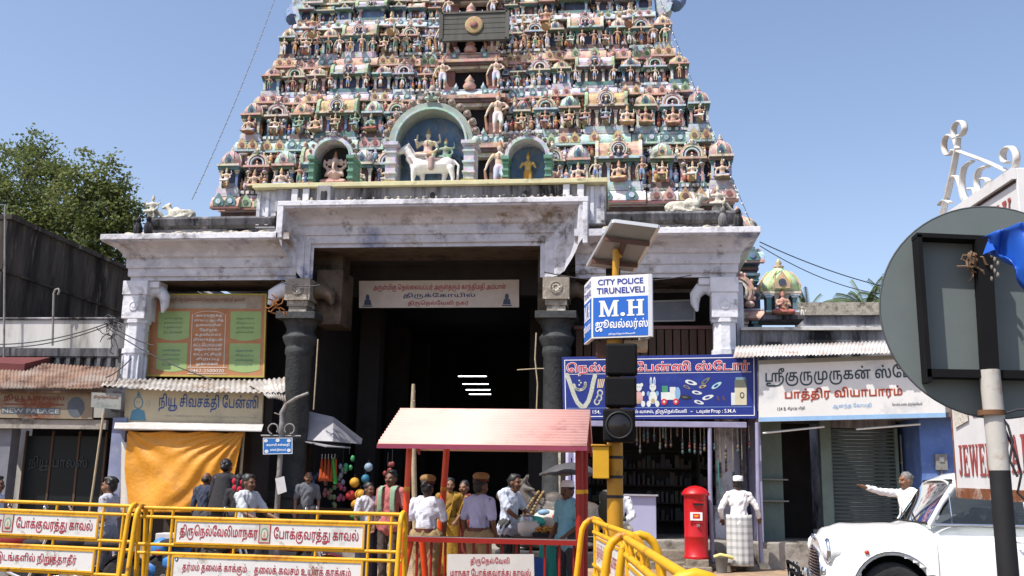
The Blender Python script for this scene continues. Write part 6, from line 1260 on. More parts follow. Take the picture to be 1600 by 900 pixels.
m_ = MB(); m_.box(kL-.03, kR-.02, YK-.05, YK+.25, .985, 1.02, M('grey_shelf', (.22, .20, .19), .6, .2, 4)); m_.box(kL-.02, kR-.02, YK-.06, YK-.05, .96, 1.02, REDP); m_.build('shelf', ks)
m_ = MB()
for k in range(12): x = kL+.14+k*(kR-kL-.2)/11; m_.tube([(x, YK+.02, .05), (x, YK+.02, .985)], .018, REDP, 6)
m_.tube([(kL, YK+.02, .1), (kR, YK+.02, .1)], .02, REDP, 6); m_.build('railing', ks)
pk = pan([(699, 866), (834, 866), (835, 912), (698, 912)], YK-.09, .015); m_ = MB(); pk.slab(m_, M('grey_white_plate', (.55, .53, .50), .6, .1, 4)); sg = m_.build('sign_plate', ks)
pk.text(tamil('KT', .008), .27, .10, .72, .40, RED, 'lettering', sg, .004); pk.text(tamil('KB', .008), .04, .48, .96, .84, RED, 'lettering', sg, .004)
# ---------------------------------------------------------------- police barricades
WPL = M('white_plate', (.68, .67, .64), .5, .08, 3, stain=[('#a8a49c', .34, 2), ('#8a7a62', .2, 6)])
def barricade(L, label, top_gap=True, words=True, extra=None, flip=False):
    """frame along local X from 0 to L, feet at z 0, 1.36 high"""
    t = thing('barricade', label, 'barricade', (0, 0, 0), 'yellow traffic police barricades'); ht = 1.36; tr = .026
    for x in (0, L):
        m = MB(); pts = [(x, -.25, 0), (x, -.12, ht-.18)]+[(x, -.115*math.cos(q), ht-.15+.15*math.sin(q)) for q in [PI*k/8 for k in range(9)]]+[(x, .12, ht-.18), (x, .25, 0)]
        m.tube(pts, tr, YEL_P, 10); m.build('leg_loop', t, local=True)
    m = MB(); ORR = M('rail_shadow_red', '#b5531c', .45, .12, 5)
    zr = [ht-.02, ht-.115, ht-.40, ht-.49, ht-.76, ht-.85, .22]
    for k, z in enumerate(zr): m.tube([(.0, 0, z), (L, 0, z)], .019 if k else .021, YEL_P, 8); m.cut()
    m.build('rail', t, local=True)
    m = MB()
    for x in (.12, .36, L-.36, L-.12): m.tube([(x, 0, .22), (x, 0, ht-.02)], .016, YEL_P, 8); m.cut()
    for (z0, z1) in ((ht-.115, ht-.02), (ht-.49, ht-.40), (ht-.85, ht-.76)):
        for f in (.37, .68): m.tube([(L*f, 0, z0), (L*f, 0, z1)], .014, YEL_P, 8); m.cut()
    m.build('upright', t, local=True)
    for j, (z0, z1) in enumerate(((ht-.385, ht-.135), (ht-.745, ht-.505))):
        u0, u1 = .40, L-.40
        P_ = Panel((u0, -.018, z1), (u1, -.018, z1), (u1, -.018, z0), (u0, -.018, z0), .02)
        m = MB(); P_.slab(m, WPL); P_.frame(m, YEL_P, .018, .008); o = m.build('sign_plate', t, local=True)
        if j == 0:
            q = MB(); P_.text(tamil('BT', .007), .03, .18, .445, .82, RED, d=.004, mb=q); P_.text(tamil('BP', .007), .53, .18, .97, .84, RED, d=.004, mb=q); q.build('lettering', o, local=True)
            q = MB(); P_.frame(q, RED, .008, .006, .452, .06, .512, .86); P_.slab(q, paint('#b9b3a4'), .454, .08, .51, .84, 0, .004); GE = paint('#5f8f7a'); P_.disc(q, .482, .50, .020, .26, GE, .006, 16); P_.disc(q, .482, .50, .015, .2, paint('#c4bfae'), .007, 16); P_.poly(q, [(.476, .62), (.488, .62), (.484, .4), (.480, .4)], paint('#b98a78'), .008); P_.slab(q, RED, .468, .66, .496, .71, .006, .009); q.build('emblem', o, local=True)
        elif words == 1:
            q = MB(); P_.text(tamil('B2', .006), .06, .26, .40, .76, RED, d=.004, mb=q); P_.text(tamil('B3', .006), .44, .26, .94, .80, RED, d=.004, mb=q); q.build('lettering', o, local=True)
            q = MB(); P_.disc(q, .025, .16, .009, .10, paint('#4a5566'), .004, 14); P_.disc(q, .025, .16, .004, .05, WPL, .006, 10); q.build('sticker', o, local=True)
        elif words == 2:
            q = MB(); P_.text(tamil('B1', .006), .08, .24, .90, .78, RED, d=.004, mb=q); q.build('lettering', o, local=True)
    m = MB(); P_ = Panel((.3, -.018, ht-.87), (L-.3, -.018, ht-.87), (L-.3, -.018, .3), (.3, -.018, .3), .02); P_.slab(m, M('red_plate', '#a01828', .5)); m.build('lower_plate', t, local=True)
    return t
def place_bar(t, p0, p1):
    a, b = V(p0), V(p1); d = b-a; t.location = a-V((0, 0, 1.36)); t.rotation_euler = (0, -math.asin(d.z/d.length), math.atan2(d.y, d.x))
    return t
bL = .0
A = at(221, 790, 10.5); B = at(629, 801, 10.45); L1 = (B-A).length
place_bar(barricade(L1, 'long yellow barricade with helmet warning lettering, standing left of the pink roofed kiosk', words=1), A, B)
B0 = at(208, 788, 10.7); A0 = B0-V((L1*.999, -.1, -.045)); place_bar(barricade(L1, 'yellow barricade with no parking lettering cut by the left edge of the photo', words=2), A0, B0)
A = at(928, 811, 9.3); B = at(1000, 862, 6.35); L2 = (B-A).length
A2 = at(978, 836, 6.2); B2 = at(1086, 903, 3.4); L3 = (B2-A2).length
dz = V((0, 0, .0))
place_bar(barricade(L2, 'yellow barricade seen end on beside the traffic signal pole, farther of the two', words=0), A, V((B.x, B.y, A.z)))
place_bar(barricade(L3, 'nearest yellow barricade seen end on, cut off by the bottom of the photo', words=0), A2, V((B2.x, B2.y, A2.z)))
# ---------------------------------------------------------------- traffic signal with advertising box and solar panel
ts = thing('traffic_signal', 'yellow traffic signal pole with black signal heads, a lettered box sign and a solar panel', 'traffic signal', (-.1, 10.6, 0))
YP = 10.6; xp = at(961, 760, YP).x; OCH = M('ochre_enamel', '#b5821f', .45, .15, 4, stain=[('#8a5f16', .3, 2)])
m = MB(); m.tube([(xp, YP, 0), (xp, YP, 3.2)], .085, OCH, 14); m.tube([(xp, YP, 3.2), (xp+.02, YP, at(970, 390, YP).z)], .04, OCH, 10); m.build('pole', ts)
m = MB(); 
for z in (1.55, 1.75, 1.95): m.tube([(xp, YP, z), (xp, YP, z+.03)], .092, BLACK, 14); m.cut()
m.tube([(xp, YP, .95), (xp, YP, 1.0)], .094, BLACK, 14); m.build('clamp', ts)
a = at(927, 698, YP-.05); b = at(952, 748, YP-.05); m = MB(); m.box(a.x, b.x, YP-.18, YP+.1, b.z, a.z, M('yellow_box', '#c9981c', .45, .1, 4)); m.box(a.x-.02, b.x+.01, YP-.2, YP+.12, a.z, a.z+.02, OCH); m.build('control_box', ts, bev=.006)
def sig(x0, y0, x1, y1, Y, lamp, name='signal_head'):
    a = at(x0, y0, Y); b = at(x1, y1, Y); m = MB(); cx = (a.x+b.x)/2; cz = (a.z+b.z)/2; r = (b.x-a.x)*.43
    m.box(a.x, b.x, Y, Y+.16, b.z, a.z, BLACKM); o = m.build(name, ts, bev=.025)
    if lamp: return o
    m = MB(); m.lathe([(r, 0), (r, -.02), (r*.9, -.03), (r*.85, .0)], BLACK, 20, (cx, Y, cz), axis='y'); m.lathe([(r*.85, -.004), (r*.5, -.02), (0.01, -.025)], M('dead_lens', (.012, .010, .010), .2, 0, spec=.5), 20, (cx, Y-.001, cz), axis='y'); m.build('lens', o)
    return o
sig(946, 536, 996, 586, YP-.22, True); sig(945, 588, 995, 636, YP-.22, True); sig(942, 638, 993, 691, YP-.24, False)
m = MB(); a = at(960, 540, YP); m.box(xp-.05, xp+.05, YP-.08, YP+.0, at(960, 690, YP).z, a.z, BLACKM); m.build('bracket', ts)
# lettered box: turned a little so its left face shows
fz1 = at(965, 430, YP-.2).z; fz0 = at(965, 527, YP-.2).z; fl = at(925, 480, YP-.12); fr = at(1019, 480, YP-.26); bk = at(913, 490, YP+.35)
bx = MB(); WB2 = M('box_white', (.74, .74, .74), .5, .05, 4); BB = M('box_blue', '#1f5fb8', .45, .05, 3)
F = Panel((fl.x, fl.y, fz1), (fr.x, fr.y, fz1), (fr.x, fr.y, fz0), (fl.x, fl.y, fz0), .05); S = Panel((bk.x, bk.y, fz1), (fl.x-.004, fl.y, fz1), (fl.x-.004, fl.y, fz0), (bk.x, bk.y, fz0), .04)
rbk = V((fr.x-(fl.x-bk.x), fr.y+(bk.y-fl.y), 0))
F.slab(bx, WB2); S.slab(bx, WB2); Panel((fr.x, fr.y, fz1), (rbk.x, rbk.y, fz1), (rbk.x, rbk.y, fz0), (fr.x, fr.y, fz0), .04).slab(bx, WB2)
bo = bx.build('box_sign', ts)
q = MB(); F.slab(q, BB, .02, .345, .98, .975, 0, .004); S.slab(q, BB, .03, .345, .97, .975, 0, .004); q.build('blue_field', bo)
NV = paint('#1c2f8a'); q = MB(); F.text(latin('CITY POLICE', .022), .10, .05, .86, .145, NV, d=.004, mb=q); F.text(latin('TIRUNELVELI', .022), .08, .19, .88, .29, NV, d=.004, mb=q); S.text(latin('CITY POLICE', .022), .08, .05, .92, .145, NV, d=.004, mb=q); S.text(latin('TIRUNELVELI', .022), .08, .19, .92, .29, NV, d=.004, mb=q); q.build('lettering', bo)
q = MB(); F.text(serif('M.H', .012), .12, .40, .87, .66, WHITEP, d=.008, mb=q); F.text(tamil('M1', .018), .06, .70, .93, .90, WHITEP, d=.008, mb=q); F.text(tamil('KT', .016), .28, .925, .72, .96, WHITEP, d=.008, mb=q)
S.text(serif('M.H', .012), .12, .40, .87, .66, WHITEP, d=.008, mb=q); S.text(tamil('M1', .018), .06, .70, .93, .90, WHITEP, d=.008, mb=q); q.build('lettering', bo)
# solar panel
pa, pb_, pc, pd = at(958, 347, 10.2), at(1028, 356, 10.15), at(990, 424, 11.0), at(918, 417, 11.05)
m = MB(); n_ = (pb_-pa).cross(pd-pa).normalized(); n_ = n_ if n_.z > 0 else -n_; UPN = n_
SOLB = M('panel_back', (.30, .28, .25), .6, .08, 4); m.hexa([pa, pb_, pc, pd]+[p_+n_*.02 for p_ in (pa, pb_, pc, pd)], SOLB); sp = m.build('solar_panel', ts)
m = MB(); al = M('aluminium_frame', (.62, .62, .62), .4, .05, 4, metal=.6); cs_ = [pa, pb_, pc, pd]
for i in range(4): m.tube([cs_[i]+n_*.015, cs_[(i+1) % 4]+n_*.015], .026, al, 4)
m.build('frame', sp); m = MB(); RBN = M('rust_brown', '#5a3f34', .7); l = lambda u, v: (pa*(1-u)+pb_*u)*(1-v)+(pd*(1-u)+pc*u)*v-n_*.035
m.tube([l(-.0, .30), l(1., .30)], .03, RBN, 4); m.tube([l(0, .8), l(1, .8)], .03, RBN, 4); m.tube([l(.45, .30), l(.55, .8)], .035, RBN, 4); m.tube([l(.5, .6), (xp+.02, YP, at(970, 400, YP).z)], .04, OCH, 8); m.obox(l(.55, .92)-n_*.05, .16, .12, .06, BLACKM); m.build('bracket', sp)
m = MB(); m.box(xp-.2, xp+.05, YP+.0, YP+.3, fz0-.16, fz0-.02, RBN); m.box(xp+.1, xp+.35, YP-.05, YP+.25, fz0-.10, fz0-.01, paint('#b9a48a')); m.build('lamp_tray', ts)
# ---------------------------------------------------------------- round sign seen from behind, on a black and white pole
rs = thing('round_sign', 'back of a big round grey road sign on a black and white banded pole', 'road sign', (1.9, 5.2, 0))
YS = 5.2; c_ = at(1549, 485, YS); rx = .528; rz_ = abs(at(1549, 320, YS).z-at(1549, 651, YS).z)/2
GS = M('grey_sheet', '#646c6b', .55, .15, 2, stain=[('#5d6a66', .4, 1.6)]); m = MB(); m.lathe([(rz_, 0), (rz_, .006), (.001, .006)], GS, 64, (c_.x, YS, c_.z), axis='y', smooth=False); m.tube([(c_.x+rz_*math.cos(k*PI/32), YS+.003, c_.z+rz_*math.sin(k*PI/32)) for k in range(64)], .005, paint('#4a4e50'), 6, closed=True); m.build('disc', rs)
m = MB(); fa = at(1424, 370, YS-.04); fb = at(1436, 632, YS-.04); ft = .028
def bar(p0, p1, d0=.0, d1=.10, wd=.022):
    a = at(*p0, YS-.003); b = at(*p1, YS-.003); dr = (b-a).normalized(); pr_ = V((dr.z, 0, -dr.x))*wd/2
    m.hexa([a-pr_, a+pr_, b+pr_, b-pr_]+[v+V((0, -d1, 0)) for v in (a-pr_, a+pr_, b+pr_, b-pr_)], BLACKM)
bar((1424, 374), (1666, 385)); bar((1428, 374), (1444, 600)); bar((1666, 385), (1682, 600)); bar((1440, 586), (1684, 590), d1=.1, wd=.04)
m.build('back_frame', rs)
pl = MB(); pt = at(1534, 376, YS-.09); pm2 = at(1546, 578, YS-.09); WBAND = M('white_band', (.46, .44, .40), .6, .12, 6, stain=[('#8a6a50', .25, 4)]); BBAND = M('black_band', (.012, .012, .013), .7, .2, 8)
bt_ = at(1576, 905, YS-.09); foot = V((at(1585, 1000, YS-.09).x+.03, YS-.09, 0)); pl.tube([pt, pm2], .05, BLACKM, 4); mid = at(1562, 735, YS-.09); pl.tube([pm2, mid], .048, WBAND, 14); pl.tube([mid, bt_, (bt_.x+.06, YS-.09, 0)], .048, BBAND, 14); pl.build('pole', rs)
m = MB(); cl = at(1549, 645, YS-.09); m.tube([cl-V((0, 0, .012)), cl+V((0, 0, .012))], .062, M('rusty_wire', '#6b4a30', .8), 14); m.build('clamp', rs)
def tangle(name, label, pts, n, sp, seed, m_, r=.004):
    g_ = random.Random(seed); q = MB()
    for k in range(n):
        p_ = V(pts[g_.randrange(len(pts))]); w_ = [p_]
        for j in range(5): p_ = p_+V((g_.gauss(0, sp), g_.gauss(0, sp*.6), g_.gauss(-.012, sp))); w_.append(p_)
        q.tube(w_, r, m_, 5)
    return q
q = tangle('', '', [at(1520, 395, YS-.1), at(1522, 405, YS-.1)], 16, .018, 3, M('frayed_rope', '#6a5440', .9), .006)
for k in range(4): q.ell(at(1515+k*6, 400+7*k, YS-.1), (.012, .012, .022), M('frayed_rope', ''), 6)
for k in range(7): q.ell(at(1549+(k % 3)*5, 400+k*6, YS-.12), (.010, .010, .016), M('grey_rope', '#7a746a', .9), 6)
solo(q, 'frayed_rope', 'frayed brown rope ends knotted to the back of the round sign', 'rope', tuple(at(1520, 395, YS-.1)))
q = MB(); 
for k, (p_) in enumerate(([(1562, 648), (1575, 665), (1582, 690), (1578, 720), (1590, 745)], [(1570, 646), (1590, 640), (1625, 640)], [(1562, 652), (1585, 705), (1596, 740), (1590, 770), (1610, 790)])): q.tube([at(a_, b_, YS-.12+.02*k) for a_, b_ in p_], .006, WIREM, 6)
solo(q, 'loose_wires', 'loose dark wires dangling from the banded pole under the round sign', 'wires', tuple(at(1570, 650, YS-.1)))
# blue tarpaulin corner
q = MB(); ta, tb, tc, td = at(1534, 372, 5.0), at(1640, 330, 4.6), at(1660, 520, 4.6), at(1560, 404, 4.95)
BT = M('blue_tarpaulin', '#1c52b0', .4, .12, 5, stain=[('#2c68c4', .3, 3)], spec=.5)
q.grid(lambda u, v: (ta*(1-u)+tb*u)*(1-v)+(td*(1-u)+tc*u)*v+V((0, -.05*math.sin(v*7+u*6)-.03*math.sin(u*14), .012*math.sin(v*9))), 20, 14, BT)
k0, k1, k2 = at(1536, 398, 4.97), at(1546, 370, 4.97), at(1562, 402, 4.93); q.add([k0, k1, k2, (k0+k2)/2+V((0, -.05, .02))], [(0, 1, 3), (1, 2, 3)], BT); solo(q, 'blue_tarpaulin', 'crumpled bright blue tarpaulin corner tied beside the round sign', 'tarpaulin', tuple(ta), solid=.004)
# ---------------------------------------------------------------- projecting jewellery board with iron scrolls
jb = thing('jewellery_board', 'tall white projecting shop board with red serif lettering, rusty edges and iron scrollwork on top', 'shop board', (2.7, 7.4, 0))
XB, Y0, Y1 = 2.62, 8.4, 6.72
zb0 = at(1497, 778, Y0).z; ztop = at(1484, 345, Y0).z
JW = M('board_white', (.70, .69, .68), .55, .08, 3, stain=[('#b5a89c', .25, 2)]); JB = Panel((XB, Y0, ztop), (XB, Y1, at(1591, 262, Y1).z), (XB, Y1, zb0-.02), (XB, Y0, zb0), .22)
m = MB(); JB.slab(m, JW); bo = m.build('board', jb, bev=.006)
m = MB(); RU = M('rust_edge', '#7d4a2c', .8, .35, 12, stain=[('#b9aca0', .5, 6)]); JB.slab(m, RU, 0, .965, 1, 1, 0, .006); JB.slab(m, RU, 0, 0, .012, .965, 0, .006); JB.slab(m, JW, .02, .0, 1, .035, 0, .03); JB.slab(m, M('dark_groove', '#4a3a38', .8), .02, .036, .99, .045, 0, .004); m.build('edge', jb)
JR = M('faded_red_ink', '#9c4a48', .65, .15, 6)
m = MB(); JB.text(serif('JEWELLERY', .01), .10, .08, .93, .21, JR, d=.006, mb=m); JB.text(serif('LAL', .0), .30, .56, .98, .73, JR, d=.006, mb=m); JB.text(serif('JEWEL', .0), .07, .82, .50, .925, JR, d=.006, mb=m); JB.text(serif('FAIR', .0), .62, .80, .98, .915, JR, d=.006, mb=m); m.build('lettering', bo)
m = MB(); JB.poly(m, [(.05, .56), (.23, .57), (.25, .74), (.06, .76)], M('torn_paper', '#c9c2b4', .8, .1, 8, bump=.4), .012); m.build('torn_poster', bo)
m = MB(); SCW = M('scroll_white', (.62, .60, .57), .5, .15, 6, stain=[('#a58a70', .3, 3)])
def sp_(y, z): return V((XB+.02, y, z))
def Pz(px_, py_):        # point in the plane of the board from its place in the picture
    d = CM.to_3x3() @ V(((px_-800)/FPX, -(py_-450)/FPX, -1)); t = (XB+.02)/d.x; return V((0, 0, CAMZ))+d*t
def strap(pts, r=.022):
    q = []      # rounded through the points
    for k in range(len(pts)-1):
        a, b, c, d = pts[max(k-1, 0)], pts[k], pts[k+1], pts[min(k+2, len(pts)-1)]
        for j in range(5): t = j/5; q.append(.5*(2*b+(c-a)*t+(2*a-5*b+4*c-d)*t*t+(3*b-a-3*c+d)*t**3))
    m.tube(q+[pts[-1]], r, SCW, 6, flat=(.5, 1.2))
def strapx(pxs): strap([Pz(*p_) for p_ in pxs])
strapx([(1470, 345), (1484, 290), (1494, 240), (1497, 215)]); strapx([(1497, 236), (1540, 252), (1574, 268)])
strapx([(1497, 232), (1491, 212), (1491, 198), (1498, 190), (1505, 192), (1507, 202), (1503, 211), (1497, 212)]); strapx([(1493, 216), (1484, 211), (1477, 216), (1475, 230), (1479, 241), (1487, 240), (1489, 234)])
strapx([(1580, 268), (1587, 258), (1588, 242), (1582, 231), (1573, 231), (1567, 239), (1568, 251), (1575, 254)])
strapx([(1519, 252), (1507, 262), (1503, 285), (1506, 305), (1514, 316)]); strapx([(1543, 260), (1531, 265), (1526, 280), (1528, 296), (1534, 300)]); strapx([(1480, 300), (1488, 278), (1496, 277), (1501, 290), (1505, 308), (1512, 318)])
strapx([(1516, 312), (1524, 305), (1523, 296), (1514, 295)]); strapx([(1541, 290), (1545, 283), (1540, 279), (1534, 280)]); strapx([(1468, 320), (1476, 313), (1486, 317)])
m.build('iron_scroll', jb)
m = MB()
for y in (6.5,): m.tube([(XB+.12, y, 0.05), (XB+.12, y, zb0)], .035, BLACKM, 8)
m.build('support', jb)
# ---------------------------------------------------------------- post box, lamp post with blue street sign
pbx = at(1088, 868, 18.4); pz0 = .46
pbm = thing('post_box', 'round red pillar post box on a stone plinth in front of the blue sign store', 'post box', (pbx.x, 18.35, .2))
RPB = M('post_red', '#b3131a', .4, .10, 5, spec=.5); m = MB(); m.lathe([(.215, pz0), (.22, pz0+.03), (.215, pz0+.05), (.205, pz0+.06), (.205, pz0+.36), (.212, pz0+.37), (.205, pz0+.39), (.205, pz0+1.06), (.21, pz0+1.08)], RPB, 28, (pbx.x, 18.35, 0)); m.build('body', pbm)
m = MB(); m.lathe([(.21, pz0+1.08), (.245, pz0+1.09), (.25, pz0+1.12), (.235, pz0+1.14), (.19, pz0+1.20), (.1, pz0+1.245), (.01, pz0+1.26)], RPB, 28, (pbx.x, 18.35, 0)); m.build('cap', pbm)
m = MB(); m.box(pbx.x-.05, pbx.x+.12, 18.11, 18.16, pz0+.92, pz0+.95, BLACK); m.box(pbx.x-.07, pbx.x+.14, 18.10, 18.15, pz0+.955, pz0+.975, RPB); m.build('slot', pbm)
m = MB(); Q = Panel((pbx.x-.11, 18.135, pz0+.80), (pbx.x+.10, 18.135, pz0+.80), (pbx.x+.10, 18.135, pz0+.66), (pbx.x-.11, 18.135, pz0+.66), .03); Q.slab(m, WHITEP); Q.slab(m, paint('#c8281e'), .22, .18, .8, .75, 0, .004); Q.poly(m, [(.3, .35), (.72, .35), (.6, .55), (.4, .6)], paint('#e0a030'), .006); m.box(pbx.x+.0, pbx.x+.05, 18.12, 18.15, pz0+.55, pz0+.6, IRON); m.box(pbx.x-.12, pbx.x+.12, 18.135, 18.16, pz0+.62, pz0+.635, RPB); m.build('notice_plate', pbm)
m = MB(); m.box(pbx.x-.2, pbx.x+.2, 18.13, 18.6, .2, pz0, STEPM); m.box(pbx.x-.25, pbx.x+.25, 18.08, 18.6, .2, pz0-.12, STEPM); m.build('plinth', pbm, bev=.02)
YL = 17.2; lp_ = at(372/1.0+65, 760, YL); lpx = at(435, 760, YL).x
lm = thing('lamp_post', 'old iron lamp post with curved arm and a small blue bilingual street sign', 'lamp post', (lpx, YL, 0))
m = MB(); zt_ = at(438, 660, YL).z; m.lathe([(.09, 0.2), (.09, .5), (.05, .6), (.045, 1.7), (.06, 1.72), (.045, 1.78), (.05, zt_-.2), (.07, zt_-.18), (.05, zt_)], IRON, 12, (lpx, YL, 0)); pts = [(lpx, YL, zt_-.05)]+[tuple(at(a_, b_, YL)) for a_, b_ in ((440, 645), (447, 632), (462, 622), (482, 614))]; m.tube(pts, [.045, .04, .035, .03, .025], IRON, 8); m.build('post', lm)
m = MB(); zs_ = at(435, 681, YL).z
for s in (-1, 1): m.tube([(lpx+s*(.05+.10+.09*math.cos(q)), YL-.03, zs_+.12+.09*math.sin(q)) for q in [k*PI/6-1.4 for k in range(11)]], .014, IRON, 6)
a = at(408, 682, YL); b = at(470, 681, YL); m.tube([(a.x, YL, zs_), (b.x, YL, zs_)], .018, IRON, 6); m.tube([(lpx, YL-.02, zs_+.35), (lpx-.15, YL-.02, zs_+.4)], .012, IRON, 6); m.build('scroll_bracket', lm)
ps_ = pan([(411, 684), (457, 684), (457, 709), (411, 710)], YL-.07, .02); m = MB(); ps_.slab(m, M('enamel_blue', '#2467ac', .4, .08, 4)); o = m.build('street_sign', lm)
m = MB(); ps_.frame(m, paint('#c8ccd0'), .012, .004); ps_.text(tamil('Q1', .02), .12, .34, .9, .56, WHITEP, mb=m, d=.005); ps_.text(tamil('Q2', .02), .25, .64, .78, .86, WHITEP, mb=m, d=.005)
for u, v in ((.1, .18), (.5, .16), (.88, .18), (.12, .82), (.88, .78)): ps_.disc(m, u, v, .07, .11, paint('#c8ccd0'), .006, 12)
m.build('lettering', o)
q = pan([(430, 748), (444, 744), (448, 768), (434, 773)], YL-.12, .003); m = MB(); q.slab(m, paint('#c4c4c4')); solo(m, 'paper_notice', 'white paper notice tied to the lamp post below the blue street sign', 'paper', tuple(at(438, 758, YL-.12)))
# metal bucket with a yellow lid near the post box
bk_ = at(1127, 870, 18.1); m = MB(); gzb = gz(bk_.x, 18.1); bu = thing('metal_bucket', 'dark grey bucket with a yellow cloth on its rim beside the post box', 'bucket', (bk_.x, 18.1, gzb)); m.lathe([(.085, 0), (.12, .26), (.125, .265), (.115, .26), (.09, .02)], M('bucket_grey', (.16, .16, .15), .5, .2, 6), 18); m.build('body', bu, local=True); m = MB(); m.tube([(-.12, 0, .26), (-.02, -.03, .30), (.14, -.02, .27), (.2, 0, .25)], .035, paint('#cfc27a'), 8); m.build('cloth', bu, local=True)
# ---------------------------------------------------------------- stalls: toy stall in the left shadow, snack cart under the umbrella
st = thing('toy_stall', 'dim stall under the left of the doorway with sloping metal canopy and hanging toys', 'stall', (-6.0, 20.6, .5))
CAN = M('canopy_tin', (.30, .30, .33), .5, .2, 3); pts = [at(482, 643, 20.6), at(521, 652, 20.6), at(566, 686, 20.9), at(564, 694, 20.9), at(520, 690, 20.2), at(480, 688, 20.2)]
m = MB(); m.add(pts, [(0, 1, 4, 5), (1, 2, 3, 4)], CAN); m.build('canopy', st, solid=.02); m = MB(); m.add([at(476, 690, 20.1), at(510, 698, 19.7), at(548, 700, 20.6), at(520, 690, 20.8)], [(0, 1, 2, 3)], CAN); m.build('flap', st, solid=.02)
m = MB(); m.box(-6.75, -5.3, 20.6, 21.0, .5, 1.15, WOOD); m.box(-6.75, -6.7, 21.0, 21.1, .5, 3.2, WOOD); m.build('counter', st)
for k in range(5):
    a = at(503+k*5, 717, 20.3); b = at(501+k*5.5, 752, 20.3); m = MB(); m.tube([a+V((0, 0, .1)), a], .008, STEEL, 5); m.lathe([(.02, a.z-b.z), (.05, .02), (.055, 0)], paint('#b04a1c'), 8, tuple(b)); solo(m, 'hanging_broom', 'orange plastic broom head hanging in the dim toy stall', 'broom', tuple(a), 'orange brooms hanging in the toy stall')
a = at(520, 715, 20.25); b = at(524, 756, 20.25); m = MB(); m.tube([a, b], [.02, .05], paint('#3a9a3a'), 8); solo(m, 'green_toy', 'bright green plastic toy bat hanging beside the orange brooms', 'toy', tuple(a))
for (px_, py_, r_, c__, lb) in ((554, 754, 8, '#c0902a', 'dark yellow ball topmost in the toy stall'), (563, 773, 9, '#c0902a', 'dark yellow ball right of the red ball in the toy stall'), (548, 774, 8, '#a02a2a', 'red toy ball among the yellow balls'), (556, 788, 8, '#b9862a', 'dark yellow ball lowest in the toy stall'), (552, 806, 5, '#3a8a34', 'small green ball left, just above the barricade rail'), (560, 806, 5, '#3a8a34', 'small green ball right, just above the barricade rail'), (576, 730, 7, '#7f95a8', 'pale blue white ball hanging high in the toy stall'), (571, 748, 7, '#2a6a86', 'teal blue ball hanging in the toy stall')):
    a = at(px_, py_, 20.2); m = MB(); m.ell(a, (r_/78,)*3, paint(c__), 14); m.tube([a, a+V((0, 0, r_/78+.06))], .006, WIREM, 4); solo(m, 'toy_ball', lb, 'ball', tuple(a))
for k, (px_, py_, c__) in enumerate(((510, 770, '#8a5a5a'), (520, 775, '#6a7a5a'), (531, 765, '#a0506a'), (535, 740, '#8a8a9a'), (545, 725, '#3a8a5a'), (490, 755, '#3a4a6a'), (605, 745, '#7a2a2a'), (612, 740, '#7a3a3a'))):
    a = at(px_, py_, 20.4); m = MB(); rr_ = random.Random(k)
    for j in range(7): m.ell(a+V((rr_.uniform(-.08, .08), rr_.uniform(-.05, .05), rr_.uniform(-.2, .2))), (.05, .04, .06), paint(c__), 6)
    m.tube([a+V((0, 0, .2)), a+V((0, 0, .5))], .005, WIREM, 4)
    solo(m, 'toy_bundle', ('dusty pink', 'olive', 'magenta', 'lilac grey', 'green', 'navy', 'dark red', 'brick red')[k]+' cluster of small toys hanging in the dim toy stall', 'toys', tuple(a), 'hanging toy clusters in the stall')
sc_ = thing('snack_cart', 'street snack cart with turquoise cloth skirt, pots and a tray of orange snacks', 'cart', (at(850, 840, 14.8).x, 14.8, .1))
a = at(800, 838, 14.6); b = at(890, 838, 14.6); zc_ = a.z
m = MB(); m.box(a.x, b.x, 14.5, 15.2, zc_-.05, zc_, WOOD); m.build('top', sc_)
m = MB(); c0 = at(843, 845, 14.47).x; m.grid(lambda u, v: V((c0+(b.x+.05-c0)*u, 14.46-.025*math.sin(u*25)*v, zc_-.02-(zc_-.2)*v)), 30, 6, M('turquoise_cloth', '#39a89a', .7, .1, 4)); m.build('cloth_skirt', sc_, solid=.006)
m = MB()
for x in (a.x+.04, b.x-.04):
    for y in (14.55, 15.15): m.tube([(x, y, .08), (x, y, zc_)], .025, WOOD, 6)
m.build('frame', sc_)
def pot(px_, py_, r_, h_, m_, label, cat='pot', name='steel_pot'):
    q = at(px_, py_, 14.8); t = MB(); t.lathe([(r_*.7, 0), (r_, h_*.3), (r_, h_*.8), (r_*.8, h_*.92), (r_*.95, h_), (r_*.85, h_*.97), (r_*.7, h_*.5)], m_, 18, (q.x, 14.8, zc_)); return solo(t, name, label, cat, (q.x, 14.8, zc_))
pot(826, 825, .16, .22, M('white_enamel', (.7, .68, .62), .4, .08, 4), 'wide white enamel pot under the turquoise bag on the snack cart'); pot(822, 838, .11, .3, STEEL, 'tall shiny steel vessel at the left end of the snack cart')
q = at(829, 812, 14.85); m = MB(); m.ell((q.x, 14.9, q.z), (.2, .12, .06), M('turquoise_cloth', ''), 12); m.ell((q.x+.08, 14.85, q.z-.03), (.14, .1, .06), M('turquoise_cloth', ''), 10); m.tube([(q.x, 15.05, zc_), (q.x, 15.05, q.z)], .05, WHITEP, 6); solo(m, 'turquoise_bag', 'bright turquoise bag lying on top of the snack cart pots', 'bag', tuple(q))
q = at(860, 825, 14.8); m = MB(); m.box(q.x-.24, q.x+.2, 14.62, 14.9, zc_+.004, zc_+.06, BLACK); rr_ = random.Random(2)
for k in range(60): m.ell((q.x+rr_.uniform(-.2, .17), rr_.uniform(14.64, 14.88), zc_+.07+rr_.uniform(0, .06)), (.03, .03, .022), paint(rr_.choice(('#c98a34', '#b5702a', '#d0a050'))), 6)
